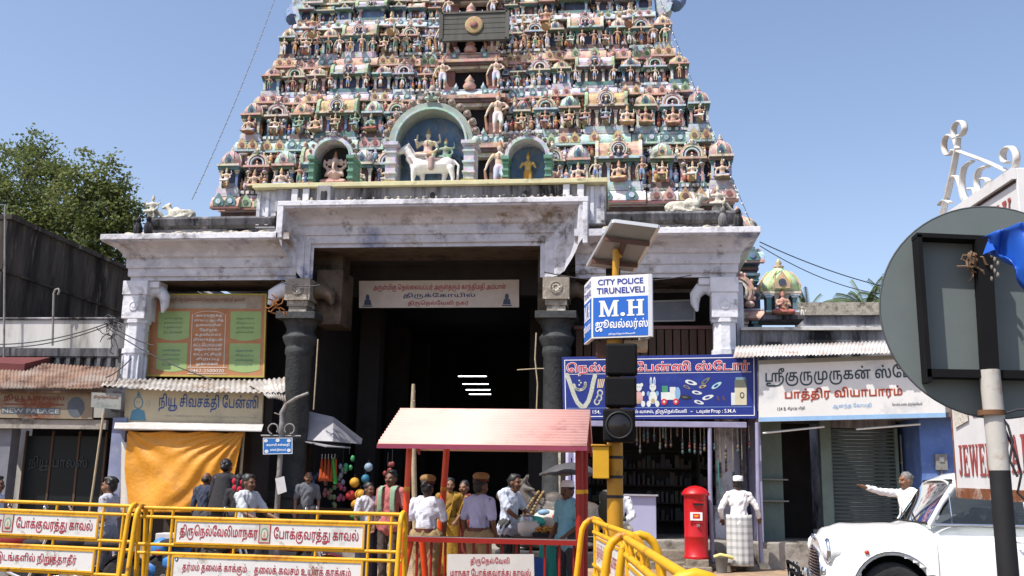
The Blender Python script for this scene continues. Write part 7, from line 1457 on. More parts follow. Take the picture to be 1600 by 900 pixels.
solo(m, 'snack_tray', 'black tray heaped with orange brown snacks on the cart', 'tray', (q.x, 14.8, zc_))
q = at(855, 803, 14.95); m = MB(); m.ell((q.x, 15.05, zc_+.2), (.24, .12, .18), M('clear_bag', '#c9c4bc', .5, .15, 8), 12); m.ell((q.x+.14, 15.0, zc_+.27), (.1, .07, .06), paint('#b02a4a'), 8); m.ell((q.x-.05, 15.0, zc_+.33), (.1, .06, .05), paint('#7fa0c0'), 8); solo(m, 'snack_bags', 'pale plastic bags of snacks piled behind the snack tray', 'bags', (q.x, 15.05, zc_))
q = at(890, 840, 14.5); m = MB(); m.ell((q.x-.06, 14.45, zc_-.02), (.16, .09, .09), paint('#5a2a2a'), 10); solo(m, 'brown_bag', 'dark maroon bag at the right end of the snack cart', 'bag', (q.x, 14.5, zc_))
m = MB(); q = at(815, 850, 14.5); m.box(q.x+.05, q.x+.33, 14.35, 14.6, .1, zc_-.28, paint('#2f5fa8')); solo(m, 'blue_stool', 'blue plastic stool under the pots of the snack cart', 'stool', (q.x, 14.5, .1))
# umbrella over the cart
um = thing('umbrella', 'open black umbrella shading the snack cart seller', 'umbrella', tuple(at(893, 742, 15.0)))
uc = at(893, 722, 15.0); m = MB(); UB = M('umbrella_cloth', (.07, .07, .075), .6, .15, 5); n = 8; vs = [uc]; fs = []; R_ = .48
for j, (r_, dz_) in enumerate(((.5, .05), (1., .21))):
    for k in range(n*3):
        q = 2*PI*k/(n*3)+.3; rr_ = R_*r_*(1-.06*(k % 3 == 0)*0-.05*math.cos((k % 3-1.5)*1.2)*0); sag = .03*(1-abs((k % 3)/1.5-1))*j
        vs.append(uc+V((rr_*math.cos(q), rr_*math.sin(q), -dz_+(0 if k % 3 == 0 else .03*j))))
N3 = n*3
fs = [(0, 1+k, 1+(k+1) % N3) for k in range(N3)]+[(1+k, 1+N3+k, 1+N3+(k+1) % N3, 1+(k+1) % N3) for k in range(N3)]; m.add(vs, fs, UB, True); m.build('canopy', um, solid=.004)
m = MB(); m.tube([uc+V((0, 0, .06)), uc-V((0, 0, 1.05))], .009, BLACKM, 6); m.tube([uc-V((0, 0, 1.05)), uc+V((.03, 0, -1.1)), uc+V((.05, 0, -1.06))], .013, WOOD, 6); m.build('shaft', um); 
# garlanded dark stone bull on a pedestal beside the right pillar
GSN = M('oiled_stone', (.10, .09, .08), .55, .3, 6, stain=[('#4a3f35', .4, 4)], bump=.4); q = at(845, 800, 18.6); sb = thing('stone_bull', 'garlanded dark stone bull statue facing left beside the right pillar', 'statue', (q.x, 18.8, .3))
PBS = [('c', (.0, 0, .62), (.75, 0, .6), .3, .32, 0), ('e', (.12, 0, .92), (.2, .15, .15), None, 0), ('c', (-.18, 0, .7), (-.42, 0, 1.0), .24, .2, 0), ('e', (-.5, 0, 1.12), (.2, .17, .18), None, 0), ('c', (-.52, 0, 1.1), (-.86, -.02, .98), .16, .10, 0), ('c', (-.42, -.12, 1.24), (-.36, -.16, 1.36), .05, .025, 0), ('c', (-.42, .12, 1.24), (-.36, .16, 1.36), .05, .025, 0), ('c', (-.38, -.16, 1.12), (-.22, -.3, 1.1), .06, .03, 0),
       ('c', (0, -.3, .3), (-.4, -.32, .22), .12, .08, 0), ('e', (.2, 0, .12), (.8, .4, .12), None, 0)]
blob('bull', PBS, [GSN], sb, vox=.03, smooth=2, loc=(.1, 0, .2))
m = MB(); GAR = M('garland', '#8f7a52', .9, .4, 20)
for j, (r_, o_) in enumerate(((.30, 0), (.36, .09))):
    for k in range(34): a_ = 2*PI*k/34; m.ell((-.22+o_+.16*math.sin(a_), r_*math.cos(a_)*.9, 1.0-o_*.6+r_*math.sin(a_)*.85), (.03, .03, .032), GAR if (k+j) % 4 else paint('#7a5b42'), 6)
m.build('garland', sb, local=True); m = MB(); m.box(-.8, 1.0, -.45, .45, -.28, .22, STONE); m.build('pedestal', sb, local=True, bev=.02)
# hanging ropes, cloths and pole around the right pillar
for (pts, r_, m__, nm, lb, ct) in (([(838, 520), (836, 560), (840, 600), (838, 650)], .016, BAMBOO, 'rope', 'pale rope hanging beside the right stone pillar', 'rope'), ([(808, 578), (838, 576), (850, 576)], .012, BAMBOO, 'bamboo_stick', 'short bamboo stick tied across the rope by the right pillar', 'stick'), ([(497, 530), (494, 580), (490, 640)], .014, BAMBOO, 'rope', 'thin rope hanging at the right of the left stone pillar', 'rope'), ([(876, 690), (878, 790), (876, 868)], .06, STONEL, 'timber_post', 'rough pale timber post beside the right stone pillar', 'post')):
    q = MB(); Yk = 19.4; q.tube([at(a_, b_, Yk) for a_, b_ in pts], r_, m__, 6); solo(q, nm, lb, ct, tuple(at(*pts[0], Yk)))
q = MB(); a, b = at(884, 690, 19.0), at(916, 695, 19.0); q.grid(lambda u, v: V((a.x+(b.x-a.x)*u, 19.0-.05*math.sin(u*14), a.z+(.75-a.z)*v)), 18, 6, M('lilac_cloth', '#b9b6d0', .8, .15, 5)); solo(q, 'hanging_cloth', 'pale lilac cloth hanging behind the umbrella at the edge of the blue sign store', 'cloth', tuple(a), solid=.005)
q = tangle('', '', [at(645, 608, 17), at(645, 625, 17)], 5, .02, 9, BAMBOO, .015); q.tube([at(646, 600, 17), at(645, 640, 17), at(650, 900, 17)], [.03, .045, .05], BAMBOO, 6); solo(q, 'bamboo_pole', 'knotty bamboo pole rising behind the pink kiosk roof', 'pole', tuple(at(646, 640, 17)))
# overhead cables and festoon strings
def cable(name, label, pts, r_, sag, m__=WIREM, bulbs=0, cat='cable', group=None):
    a, b = V(pts[0]), V(pts[1]); q = MB(); c__ = []
    for k in range(17): t = k/16; p_ = a*(1-t)+b*t; p_.z -= sag*4*t*(1-t); c__.append(p_)
    q.tube(c__, r_, m__, 5)
    if bulbs:
        o = thing(name, label, cat, tuple(a), group); q.build('wire', o); q = MB()
        for k in range(1, bulbs): t = k/bulbs; p_ = a*(1-t)+b*t; p_.z -= sag*4*t*(1-t)+.03; q.ell(p_, (.022, .022, .03), M('bulb_glass', (.75, .75, .72), .2, 0), 6); q.cut()
        q.build('bulb', o); return o
    return solo(q, name, label, cat, tuple(a), group)
cable('festoon_wire', 'festoon wire of tiny bulbs slanting down from the tower on the left', (at(436, -20, 26), at(300, 312, 21)), .008, .25, bulbs=26, cat='festoon')
cable('festoon_wire', 'festoon wire of tiny bulbs slanting down the right edge of the tower', (at(1028, -10, 26), at(1172, 345, 21)), .007, .1, bulbs=30, cat='festoon')
cable('cable', 'upper of the two cables running down from the hall roof to the right', (at(1187, 378, 21), at(1400, 452, 24)), .012, .1); cable('cable', 'lower of the two cables running down from the hall roof to the right', (at(1187, 384, 21), at(1400, 462, 24)), .010, .22)
for k, (p0, p1, s_, Y) in enumerate((((0, 538), (168, 505), .1, 18.6), ((0, 543), (172, 507), .12, 18.6), ((168, 505), (240, 540), .05, 18.5), ((165, 510), (330, 592), .1, 18.4), ((205, 560), (165, 590), .05, 18.4), ((440, 440), (500, 445), .06, 19.6), ((1080, 430), (850, 425), .15, 19.3))):
    cable('cable', ('upper of two thin cables sagging over the rusty tin roof', 'lower of two thin cables sagging over the rusty tin roof', 'short thin cable looped from the left white column to the hoarding', 'thin cable sagging below the notice hoarding', 'thin cable dropping along the left white column to the awning', 'thin cable drooping under the beam right of the left pillar', 'thin cable sagging below the beam behind the lettered box sign')[k], (at(*p0, Y), at(*p1, Y)), .012, s_, group='thin sagging cables')
q = tangle('', '', [at(172, 505, 18.6), at(180, 508, 18.6), at(174, 525, 18.6)], 26, .06, 4, WIREM, .008); solo(q, 'cable_tangle', 'tangle of black cables knotted at the left white column', 'cables', tuple(at(172, 505, 18.6)))
q = tangle('', '', [at(428, 470, 19.3), at(432, 480, 19.3)], 10, .05, 5, M('dry_leaf', '#8a5a34', .9), .014); solo(q, 'dry_leaf_bunch', 'dried brown leaf bunch hanging under the corbel near the left pillar', 'leaves', tuple(at(430, 475, 19.3)))
# ---------------------------------------------------------------- trees and palms
BARK = M('bark', (.055, .045, .035), .95, .3, 6, bump=.6)
LEAF = [M('leaf_a', (.165, .20, .06), .7, .25, 3, spec=.3), M('leaf_b', (.175, .20, .065), .7, .25, 3, spec=.3), M('leaf_c', (.09, .125, .045), .7, .25, 3, spec=.3)]
for m_ in LEAF:      # thin leaves let some sun through
    n_ = m_.node_tree.nodes; b_ = n_['Principled BSDF']; tr_ = n_.new('ShaderNodeBsdfTranslucent'); mx_ = n_.new('ShaderNodeMixShader'); mx_.inputs[0].default_value = .38
    m_.node_tree.links.new(b_.inputs['Base Color'].links[0].from_socket, tr_.inputs[0]); m_.node_tree.links.new(b_.outputs[0], mx_.inputs[1]); m_.node_tree.links.new(tr_.outputs[0], mx_.inputs[2]); m_.node_tree.links.new(mx_.outputs[0], n_['Material Output'].inputs[0])
def tree(label, base, h, blobs, seed, nleaf=150, ls=.2, trunk_r=.3):
    g_ = random.Random(seed); t = thing('neem_tree', label, 'tree', base, 'neem trees beyond the left wall'); b = V(base)
    m = MB(); fork = b+V((0, 0, h*.35)); m.tube([b, b+V((.1, 0, h*.2)), fork], [trunk_r, trunk_r*.85, trunk_r*.7], BARK, 8)
    cr = MB()
    for (c, r_) in blobs:
        c = V(c); mid = (fork+c)/2+V((g_.uniform(-.5, .5), g_.uniform(-.5, .5), g_.uniform(-.3, .5))); m.tube([fork, mid, c], [trunk_r*.5, trunk_r*.28, trunk_r*.1], BARK, 6)
        # twigs ending in leaf sprays, so the outline stays ragged and the sky shows through
        for k in range(int(15*r_+4)):
            d = V((g_.gauss(0, 1), g_.gauss(0, 1), g_.gauss(.15, .8))).normalized(); e = c+d*r_*g_.uniform(.5, 1.25); e.z -= .1*r_
            if k % 3 == 0: m.tube([c+d*r_*.1, e], [.04, .015], BARK, 4)
            n = int(nleaf*g_.uniform(.45, 1.0)); sr = .16+r_*g_.uniform(.04, .11); mat = LEAF[0] if g_.random() < .5 else (LEAF[1] if g_.random() < .62 else LEAF[2])
            for j in range(n):
                p_ = e+V((g_.gauss(0, sr), g_.gauss(0, sr), g_.gauss(0, sr*.6))); a_ = V((g_.gauss(0, 1), g_.gauss(0, 1), g_.gauss(-.3, .6))).normalized(); w_ = a_.orthogonal().normalized(); w_.rotate(Mx.Rotation(g_.uniform(0, 6.3), 3, a_)); s_ = ls*g_.uniform(.6, 1.3)
                cr.add([p_, p_+a_*s_*.5+w_*s_*.3, p_+a_*s_, p_+a_*s_*.5-w_*s_*.3], [(0, 1, 2, 3)], mat)
    m.build('trunk', t); cr.build('crown', t); return t
def bl_(lst, Y): return [(at(px_-7, py_+20, Y+dy), r_) for px_, py_, r_, dy in lst]
Yt = 38
tree('broad neem tree with ragged crown behind the tall dark wall at far left', (at(75, 500, Yt).x, Yt, 0), 12, bl_([(60, 250, 1.6, 0), (45, 225, .9, 1), (30, 300, 1.9, -1), (88, 305, 1.4, 0), (70, 350, 1.9, 1), (10, 330, 1.6, 0), (120, 360, 1.6, -1), (-30, 300, 2., 0), (30, 375, 1.7, 0), (78, 252, .8, 0), (104, 345, 1.1, 1), (80, 395, 1.5, 0)], Yt), 5, 95, .17, .35)
Yt = 36
tree('neem tree with thinner crown right beside the left end of the hall roof', (at(150, 520, Yt).x, Yt, 0), 11, bl_([(140, 260, 1.2, 0), (172, 270, 1.0, 0), (165, 300, 1.5, 0), (135, 320, 1.5, 1), (182, 315, .9, 0), (175, 345, 1.3, 0), (140, 380, 1.5, 0), (165, 390, 1.0, 0), (150, 420, 1.3, 0), (186, 285, .6, 0), (120, 410, 1.3, 0), (196, 330, .5, 0)], Yt), 9, 95, .16, .26)
LP = M('palm_leaf', (.07, .11, .035), .7, .2, 4)
def palm(label, base, top, n, L, seed):
    g_ = random.Random(seed); t = thing('coconut_palm', label, 'palm', base, 'coconut palms beyond the wall'); m = MB(); b = V(base); tp_ = V(top); m.tube([b, (b+tp_)/2+V((.2, 0, 0)), tp_], [.22, .16, .13], BARK, 8); m.build('trunk', t); m = MB()
    for k in range(n):
        az = 2*PI*k/n+g_.uniform(-.2, .2); el = g_.uniform(.2, 1.35); pts = []; p_ = V(tp_); d = V((math.cos(az)*math.cos(el), math.sin(az)*math.cos(el), math.sin(el)))
        for j in range(9): pts.append(p_.copy()); p_ = p_+d*L/8; d = (d+V((0, 0, -.13))).normalized()
        m.tube(pts, .02, LP, 4)
        for j in range(1, 9):
            for q in range(3):
                o_ = pts[j-1]+(pts[j]-pts[j-1])*(q/3); sd = d.cross(V((0, 0, 1))).normalized(); ln = L*.26*(1-.5*abs(j/8-.4))
                for s in (-1, 1):
                    e = o_+sd*s*ln*.55+V((0, 0, -ln*.7))+(pts[j]-pts[j-1])*.8; w_ = (pts[j]-pts[j-1])*.14; m.add([o_-w_, o_+w_, e], [(0, 1, 2)], LP)
    m.build('crown', t); return t
Yp = 60
for lb, px_, py_, s_ in (('coconut palm top showing just left of the round sign, tallest', 1350, 468, 1), ('coconut palm top half hidden by the round sign', 1392, 468, 2), ('low coconut palm top right beside the green dome', 1262, 476, 3)):
    a = at(px_, py_, Yp); palm(lb, (a.x+.5, Yp, 0), tuple(a-V((0, 0, .6))), 24, 2.3 if s_ < 3 else 1.8, s_)
# ---------------------------------------------------------------- people
SKIN_D = M('brown_skin', (.14, .066, .038), .55, .1, 10, spec=.4); SKIN_M = M('light_brown_skin', (.20, .10, .058), .55, .1, 10, spec=.4)
BLACK_HAIR = M('black_hair', (.012, .011, .011), .5, .2, 30); GREY_HAIR = M('grey_hair', (.15, .145, .14), .6, .3, 30)
PUPIL = M('pupil', (.02, .013, .010), .3, 0); MOUTH = M('mouth', (.10, .04, .03), .5, 0)
def cloth(name, col, **k): return M('cloth_'+name, col, .85, k.get('var', .10), k.get('scale', 7), bump=.35)
DJ = dict(head=(0, -.01, 1.575), neck=(0, .012, 1.40), chest=(0, 0, 1.26), waist=(0, 0, 1.06), hip=(0, 0, .93),
          hl=(.09, 0, .92), hr=(-.09, 0, .92), kl=(.10, -.015, .50), kr=(-.10, -.015, .50), al=(.10, .02, .085), ar=(-.10, .02, .085),
          sl=(.185, .01, 1.385), sr=(-.185, .01, 1.385), el=(.235, .03, 1.11), er=(-.235, .03, 1.11), wl=(.235, -.05, .88), wr=(-.235, -.05, .88))
def hand_prims(w, e, side, pose='relaxed'):
    w = V(w); e = V(e); d = (w-e).normalized(); up = V((0, -1, 0)) if abs(d.y) < .8 else V((0, 0, 1))
    s = d.cross(up).normalized()*side; n = s.cross(d).normalized(); P = []; pc = w+d*.045
    P.append(('c', w, w+d*.075, .026, .030, 0)); P.append(('c', w+d*.03+s*.018, w+d*.08+s*.022, .018, .018, 0)); P.append(('c', w+d*.03-s*.018, w+d*.08-s*.022, .018, .018, 0))
    ln = (.066, .076, .071, .056); bend = {'relaxed': .5, 'point': .25, 'grip': 1.3}[pose]
    for k in range(4):
        f = (-.030, -.010, .010, .030)[k]; fan = f*(.9 if pose == 'point' else .25); b = w+d*.082+s*f; d1 = (d+s*fan*6-n*bend*.35).normalized(); m = b+d1*ln[k]*.5; d2 = (d1-n*bend*.6).normalized(); P.append(('c', b, m, .0095, .009, 0)); P.append(('c', m, m+d2*ln[k]*.5, .009, .0075, 0))
    th = w+d*.025-s*.028; d1 = (d*.7-s*.75-n*.2).normalized(); P.append(('c', th, th+d1*.035, .012, .0105, 0)); P.append(('c', th+d1*.035, th+d1*.035+(d*.9-s*.2-n*.3).normalized()*.03, .0105, .0085, 0))
    return P
def person(label, x, y, rz, H=1.68, z=None, J={}, top=None, sleeve='half', bottom='trousers', bot=None, hair='short', hairm=None, skin=None, lean=0, extra=None, vox=.013, hands='relaxed', build=1., untuck=False, group=None, face=0., barefoot=False, name='person'):
    j = {k: V(v) for k, v in DJ.items()}
    for k, v in J.items(): j[k] = V(v)
    z = gz(x, y) if z is None else z; s = H/1.70; skin = skin or SKIN_D; hairm = hairm or BLACK_HAIR; b = build
    hd = j['head']; hr_ = Mx.Rotation(R(face), 3, 'Z'); h = lambda px_, py_, pz_: hd+hr_ @ V((px_, py_, pz_))
    P = [('e', h(0, .008, .02), (.076, .094, .105), hr_, 0), ('c', h(0, -.035, -.05), h(0, -.045, -.085), .055, .040, 0), ('c', j['neck']+V((0, .0, -.02)), h(0, .01, -.06), .058, .054, 0),
         ('c', h(0, -.092, .012), h(0, -.108, -.022), .011, .016, 0), ('e', h(.078, .012, -.005), (.014, .024, .034), hr_, 0), ('e', h(-.078, .012, -.005), (.014, .024, .034), hr_, 0),
         ('e', h(.031, -.080, .014), (.011, .012, .005), hr_, 1), ('e', h(-.031, -.080, .014), (.011, .012, .005), hr_, 1), ('e', h(0, -.092, -.058), (.026, .012, .009), hr_, 2), ('c', h(.05, -.078, .034), h(.016, -.086, .034), .010, .010, 0), ('c', h(-.05, -.078, .034), h(-.016, -.086, .034), .010, .010, 0), ('e', h(.042, -.062, -.03), (.026, .03, .03), hr_, 0), ('e', h(-.042, -.062, -.03), (.026, .03, .03), hr_, 0)]
    if hair in ('short', 'grey', 'cap', 'topi', 'bald') and hair != 'none': P.append(('c', h(-.022, -.097, -.038), h(.022, -.097, -.038), .008, .008, 1))   # moustache
    ch, wa, hp = j['chest'], j['waist'], j['hip']
    P += [('e', ch, (.155*b, .105*b, .20), None, 0), ('c', ch, wa, .115*b, .12*b, 0), ('c', wa, hp, .12*b, .125*b, 0), ('c', j['sl'], j['sr'], .062, .062, 0), ('c', j['neck'], ch+V((0, 0, .1)), .06, .09, 0), ('c', j['hl'], j['hr'], .115*b, .115*b, 0)]
    for q in 'lr':
        P += [('c', j['s'+q], j['e'+q], .050, .040, 0), ('c', j['e'+q], j['w'+q], .039, .027, 0), ('c', j['h'+q], j['k'+q], .085*b, .054, 0), ('c', j['k'+q], j['k'+q]*.55+j['a'+q]*.45, .053, .050, 0), ('c', j['k'+q]*.55+j['a'+q]*.45, j['a'+q], .050, .036, 0)]
        a = j['a'+q]; f = V((0, -1, 0)); P += [('c', a-V((0, -.03, .035)), a+f*.13-V((0, 0, .055)), .036, .028, 0 if barefoot else 1), ('c', a, a-V((0, 0, .03)), .036, .036, 0)]
        P += hand_prims(j['w'+q], j['e'+q], 1 if q == 'l' else -1, hands if isinstance(hands, str) else hands[q == 'r'])
    o = blob(name, P, [skin, PUPIL, MOUTH], None, vox=vox, smooth=2, loc=(x, y, z), scale=s); tag(o, label, 'person', group); o.rotation_euler = (0, 0, rz)
    C = []
    if top is not None:
        C += [('e', ch+V((0, 0, .02)), (.172*b, .122*b, .20), None, 0), ('c', ch, wa, .13*b, .135*b, 0), ('c', wa, hp+V((0, 0, .03 if not untuck else -.06)), (.128 if not untuck else .14)*b, (.128 if not untuck else .165)*b, 0), ('c', j['sl']+V((.0, 0, 0)), j['sr'], .068, .068, 0), ('c', j['neck']+V((0, .005, 0)), ch+V((0, 0, .1)), .070, .1, 0), ('c', j['sl']*.7+j['sr']*.3, hp, .10, .1, 0), ('c', j['sr']*.7+j['sl']*.3, hp, .10, .1, 0)]
        if untuck: C += [('c', j['hl']+V((-.01, 0, -.06)), j['hr']+V((.01, 0, -.04)), .136, .14, 0)]
        for q in 'lr':
            if sleeve == 'half': C.append(('c', j['s'+q], j['s'+q]*.25+j['e'+q]*.75, .066, .066, 0))
            else: C += [('c', j['s'+q], j['e'+q], .064, .055, 0), ('c', j['e'+q], j['e'+q]*.12+j['w'+q]*.88, .054, .042, 0)]
        # collar
        for k in range(8): q0 = 2*PI*k/8; C.append(('e', j['neck']+V((.062*math.cos(q0), .058*math.sin(q0), .0)), (.02, .02, .026), None, 0))
        blob('shirt', C, [top], o, vox=.013, smooth=2, scale=s, fold=.0065)
    if bottom == 'trousers':
        tk = 0 if untuck else .018
        C = [('c', wa+V((0, 0, -.10+.02*(not untuck))), hp, (.126+tk)*b, (.132+tk)*b, 0), ('c', j['hl'], j['hr'], (.126+tk*.5)*b, (.126+tk*.5)*b, 0)]
        for q in 'lr': C += [('c', j['h'+q], j['k'+q], .105*b, .078, 0), ('c', j['k'+q], j['a'+q]+V((0, .01, -.01)), .076, .066, 0)]
        blob('trousers', C, [bot], o, vox=.014, smooth=2, scale=s, fold=.0065)
    elif bottom in ('lungi', 'skirt'):
        m = MB(); zt_, zb_ = hp.z+.10, (.12 if bottom == 'lungi' else .05); rg_ = random.Random(int(x*100))
        ph = rg_.uniform(0, 6)
        def fn(u, v):
            a = 2*PI*u; fold = 1+.045*v*math.sin(a*9+ph)+.03*v*math.sin(a*5-ph); rx_, ry_ = (.205-.0*v)*b*fold, (.150+.03*v)*b*fold
            return (V((hp.x*(1-v)+rx_*math.cos(a), hp.y*(1-v)+ry_*math.sin(a), zt_+(zb_-zt_)*v)))*s
        m.grid(fn, 48, 12, bot); m.build(bottom, o, local=True, solid=.008)
    if hair in ('short', 'grey', 'long', 'bun', 'topi', 'cap', 'bald'):
        HP = [] if hair == 'bald' else [('e', h(0, .022, .047), (.086, .093, .094), hr_, 0), ('e', h(0, .05, .0), (.080, .066, .085), hr_, 0)]
        if hair == 'bald': HP = [('e', h(0, .05, -.005), (.082, .064, .06), hr_, 0)]
        if hair == 'short': HP += [('e', h(.02, -.03, .105), (.055, .05, .03), hr_, 0)]
        if hair == 'bun': HP += [('e', h(0, .12, -.01), (.05, .045, .05), hr_, 0)]
        if hair == 'long': HP += [('c', h(0, .09, .0), h(0, .10, -.35), .05, .03, 0)]
        gh_ = random.Random(int(x*977))
        if hair != 'bald':
            for k in range(26):
                q, e_ = gh_.uniform(0, 2*PI), gh_.uniform(-.1, 1.3); d_ = V((math.cos(q)*math.cos(e_), math.sin(q)*math.cos(e_), math.sin(e_)))
                if d_.y < -.35 and d_.z < .55: continue
                HP.append(('e', h(d_.x*.082, .028+d_.y*.088, .045+d_.z*.088), (.024, .024, .018), None, 0))
        blob('hair', HP, [hairm], o, vox=.014, smooth=1, scale=s)
    if hair == 'topi':
        m = MB(); c_ = h(0, .012, .085)*s; m.lathe([(.092*s, -.02), (.093*s, .0), (.090*s, .06*s), (.07*s, .075*s), (.005, .08*s)], cloth('topi', (.74, .74, .74)), 24, tuple(c_), (1, 1.12)); m.build('cap', o, local=True)
    if hair == 'cap':
        m = MB(); c_ = h(0, .0, .088)*s; KH = cloth('cap_khaki', '#8a6a44'); m.lathe([(.094*s, -.012), (.098*s, -.01), (.098*s, .02*s)], M('cap_band', '#5a2418', .7), 24, tuple(c_), (1, 1.1)); m.lathe([(.098*s, .018*s), (.112*s, .04*s), (.112*s, .065*s), (.09*s, .095*s), (.05*s, .108*s), (.005, .11*s)], KH, 24, tuple(c_), (1, 1.05))
        m.add([c_+hr_ @ V((.09*s*math.cos(q), -.1*s*abs(math.sin(q))-(.0 if k else .045*s*math.sin(q)), -.006-(0 if k else .012)*s)) for k in (1, 0) for q in [PI*t/8 for t in range(9)]], [(t, t+1, 10+t, 9+t) for t in range(8)], M('cap_band', '')); m.build('cap', o, local=True)
    if extra: extra(o, j, s)
    return o
def P_at(px_, Y): return at(px_, 760, Y).x
SHW_ = cloth('white_shirt', (.66, .67, .72)); SHB = cloth('police_white', (.62, .64, .74)); KHK = cloth('khaki', '#8f7a56'); NVY = cloth('navy', (.03, .04, .07)); BLK = cloth('black', (.02, .02, .024)); GRY = cloth('grey', (.22, .23, .25)); TUR = cloth('turquoise', '#7fb6c8'); PNK = cloth('faded_pink', '#a8605e'); LBL = cloth('pale_blue', '#b9c3d6'); DKT = cloth('dark_trousers', (.05, .05, .055)); MUS = cloth('mustard_silk', '#a8842c'); MAR = cloth('maroon', '#5a2420')
def belt(o, j, s):
    m = MB(); m.lathe([(.163*s, -.02), (.163*s, .02)], M('belt_leather', (.10, .03, .02), .5), 24, tuple((j['hip']+V((0, 0, .09)))*s), (1.02, .97)); m.build('belt', o, local=True)
Y = 13.6
person('policeman in white shirt at the left post of the kiosk, back turned', P_at(668, Y), Y, R(172), 1.66, J=dict(el=(.26, .0, 1.12), wl=(.27, -.03, .88), er=(-.25, -.05, 1.12), wr=(-.2, -.2, .95)), top=SHB, bot=KHK, hair='cap', extra=belt, build=1.12)
person('policeman in lilac shirt in the middle of the kiosk, turned away', P_at(750, Y), Y, R(150), 1.70, J=dict(head=(0, -.02, 1.575), el=(.25, .02, 1.12), er=(-.25, .02, 1.12), wr=(-.22, -.10, .9)), top=cloth('police_lilac', (.42, .43, .62)), bot=KHK, hair='cap', extra=belt, build=1.05, face=-15)
def necklace(o, j, s): pass
def saree(colm, blouse):
    def f(o, j, s):
        m = MB()
        def fn(u, v):   # drape across the chest and over the left shoulder
            a, b = V((-.16, -.13, 1.02)), V((.19, -.07, 1.42)); c_, d = V((-.02, -.17, .95)), V((.08, -.09, 1.44))
            p_ = (a*(1-u)+b*u)*(1-v)+(c_*(1-u)+d*u)*v; return (p_+V((0, -.045*math.sin(PI*u)-.008*math.sin(v*20), 0)))*s
        m.grid(fn, 10, 8, colm)
        m.grid(lambda u, v: V((.19-.13*v, .0+.10*u-.08*(1-u)*0+.03, 1.43-.62*u))*s, 8, 4, colm); m.build('saree_drape', o, local=True, solid=.01)
        m = MB(); n_ = j['neck']; m.tube([(n_+V((.075*math.cos(k*PI/8), -.02-.075*abs(math.sin(k*PI/8))*1.3, -.0-.10*abs(math.sin(k*PI/8)))))*s for k in range(9)], .008, GOLD, 6); m.build('necklace', o, local=True)
    return f
Y = 16.2
person('woman in mustard silk saree facing the street, left of the pair in the kiosk', P_at(703, Y), Y, R(12), 1.56, J=dict(el=(.22, -.02, 1.12), wl=(.12, -.18, .98), er=(-.22, -.02, 1.12), wr=(-.1, -.18, .98)), top=cloth('gold_blouse', '#8a6a2a'), bottom='skirt', bot=MUS, hair='bun', skin=SKIN_M, extra=saree(MUS, None))
person('woman in mustard and maroon saree standing just right of the other saree woman', P_at(724, Y), Y+.1, R(-20), 1.52, top=MAR, bottom='skirt', bot=cloth('maroon_silk', '#6a2c22'), hair='bun', skin=SKIN_M, extra=saree(MUS, None))
Y = 15.2
person('man in pale blue half sleeved shirt bending over the snack pots', P_at(796, Y), Y, R(62), 1.70, J=dict(head=(0, -.10, 1.55), neck=(0, -.05, 1.39), chest=(0, -.02, 1.25), el=(.22, -.14, 1.14), wl=(.14, -.36, .98), er=(-.22, -.16, 1.13), wr=(-.12, -.38, .97)), top=LBL, bot=DKT, hair='short', untuck=True)
Y = 14.2
person('man in turquoise shirt and white cap standing under the umbrella at the cart', P_at(887, Y), Y, R(-40), 1.62, J=dict(wl=(.16, -.22, .95), wr=(-.2, -.16, .9)), top=TUR, bot=DKT, hair='topi', untuck=True)
Y = 15.4
def towel(o, j, s):
    m = MB(); GT = cloth('green_towel', '#7f9a80')
    for sx in (-1, 1): m.grid(lambda u, v: V((sx*(.07+.08*u), (-.125-.03*math.sin(v*3)) if v > .12 else .02-.9*v, 1.47-.05*u-.42*max(0, v-.1) if v > .12 else 1.46))*s, 4, 12, GT)
    m.build('towel', o, local=True, solid=.012)
person('man in faded pink shirt with green towel round his neck, left of the kiosk', P_at(611, Y), Y, R(-15), 1.70, top=PNK, sleeve='half', bot=cloth('brown_check', '#4a3f3c'), hair='short', extra=towel, untuck=True)
person('dark haired child in white and dark dress beside the man in pink', P_at(577, 15.5), 15.5, R(50), 1.50, top=cloth('white_print', '#b9b9c0'), bottom='skirt', bot=cloth('dark_print', '#2a2a3a'), hair='long', vox=.014)
def bundle(o, j, s):
    m = MB(); B_ = cloth('olive_bundle', '#4d4a38'); m.ell(V((-.13, -.16, 1.22))*s, (.16, .12, .2), B_, 14); m.ell(V((-.15, -.15, 1.42))*s, (.13, .1, .12), cloth('grey_bundle', '#5c5750'), 12); m.ell(V((-.04, -.2, 1.08))*s, (.2, .1, .08), B_, 12); m.build('bundle', o, local=True)
    m = MB(); m.ell(V((.06, -.17, .88))*s, (.2, .09, .16), cloth('cream_bag', '#b9b09a'), 14); m.build('bag', o, local=True)
Y = 15.6
person('man behind the yellow signal pole hugging a bundle of olive cloth', P_at(962, Y), Y, R(5), 1.60, J=dict(el=(.27, -.08, 1.14), wl=(.06, -.26, 1.02), er=(-.27, -.08, 1.14), wr=(-.06, -.26, 1.06), head=(-.02, -.03, 1.56)), top=SHW_, sleeve='full', bottom='lungi', bot=cloth('cream_lungi', '#b3a98f'), hair='short', extra=bundle)
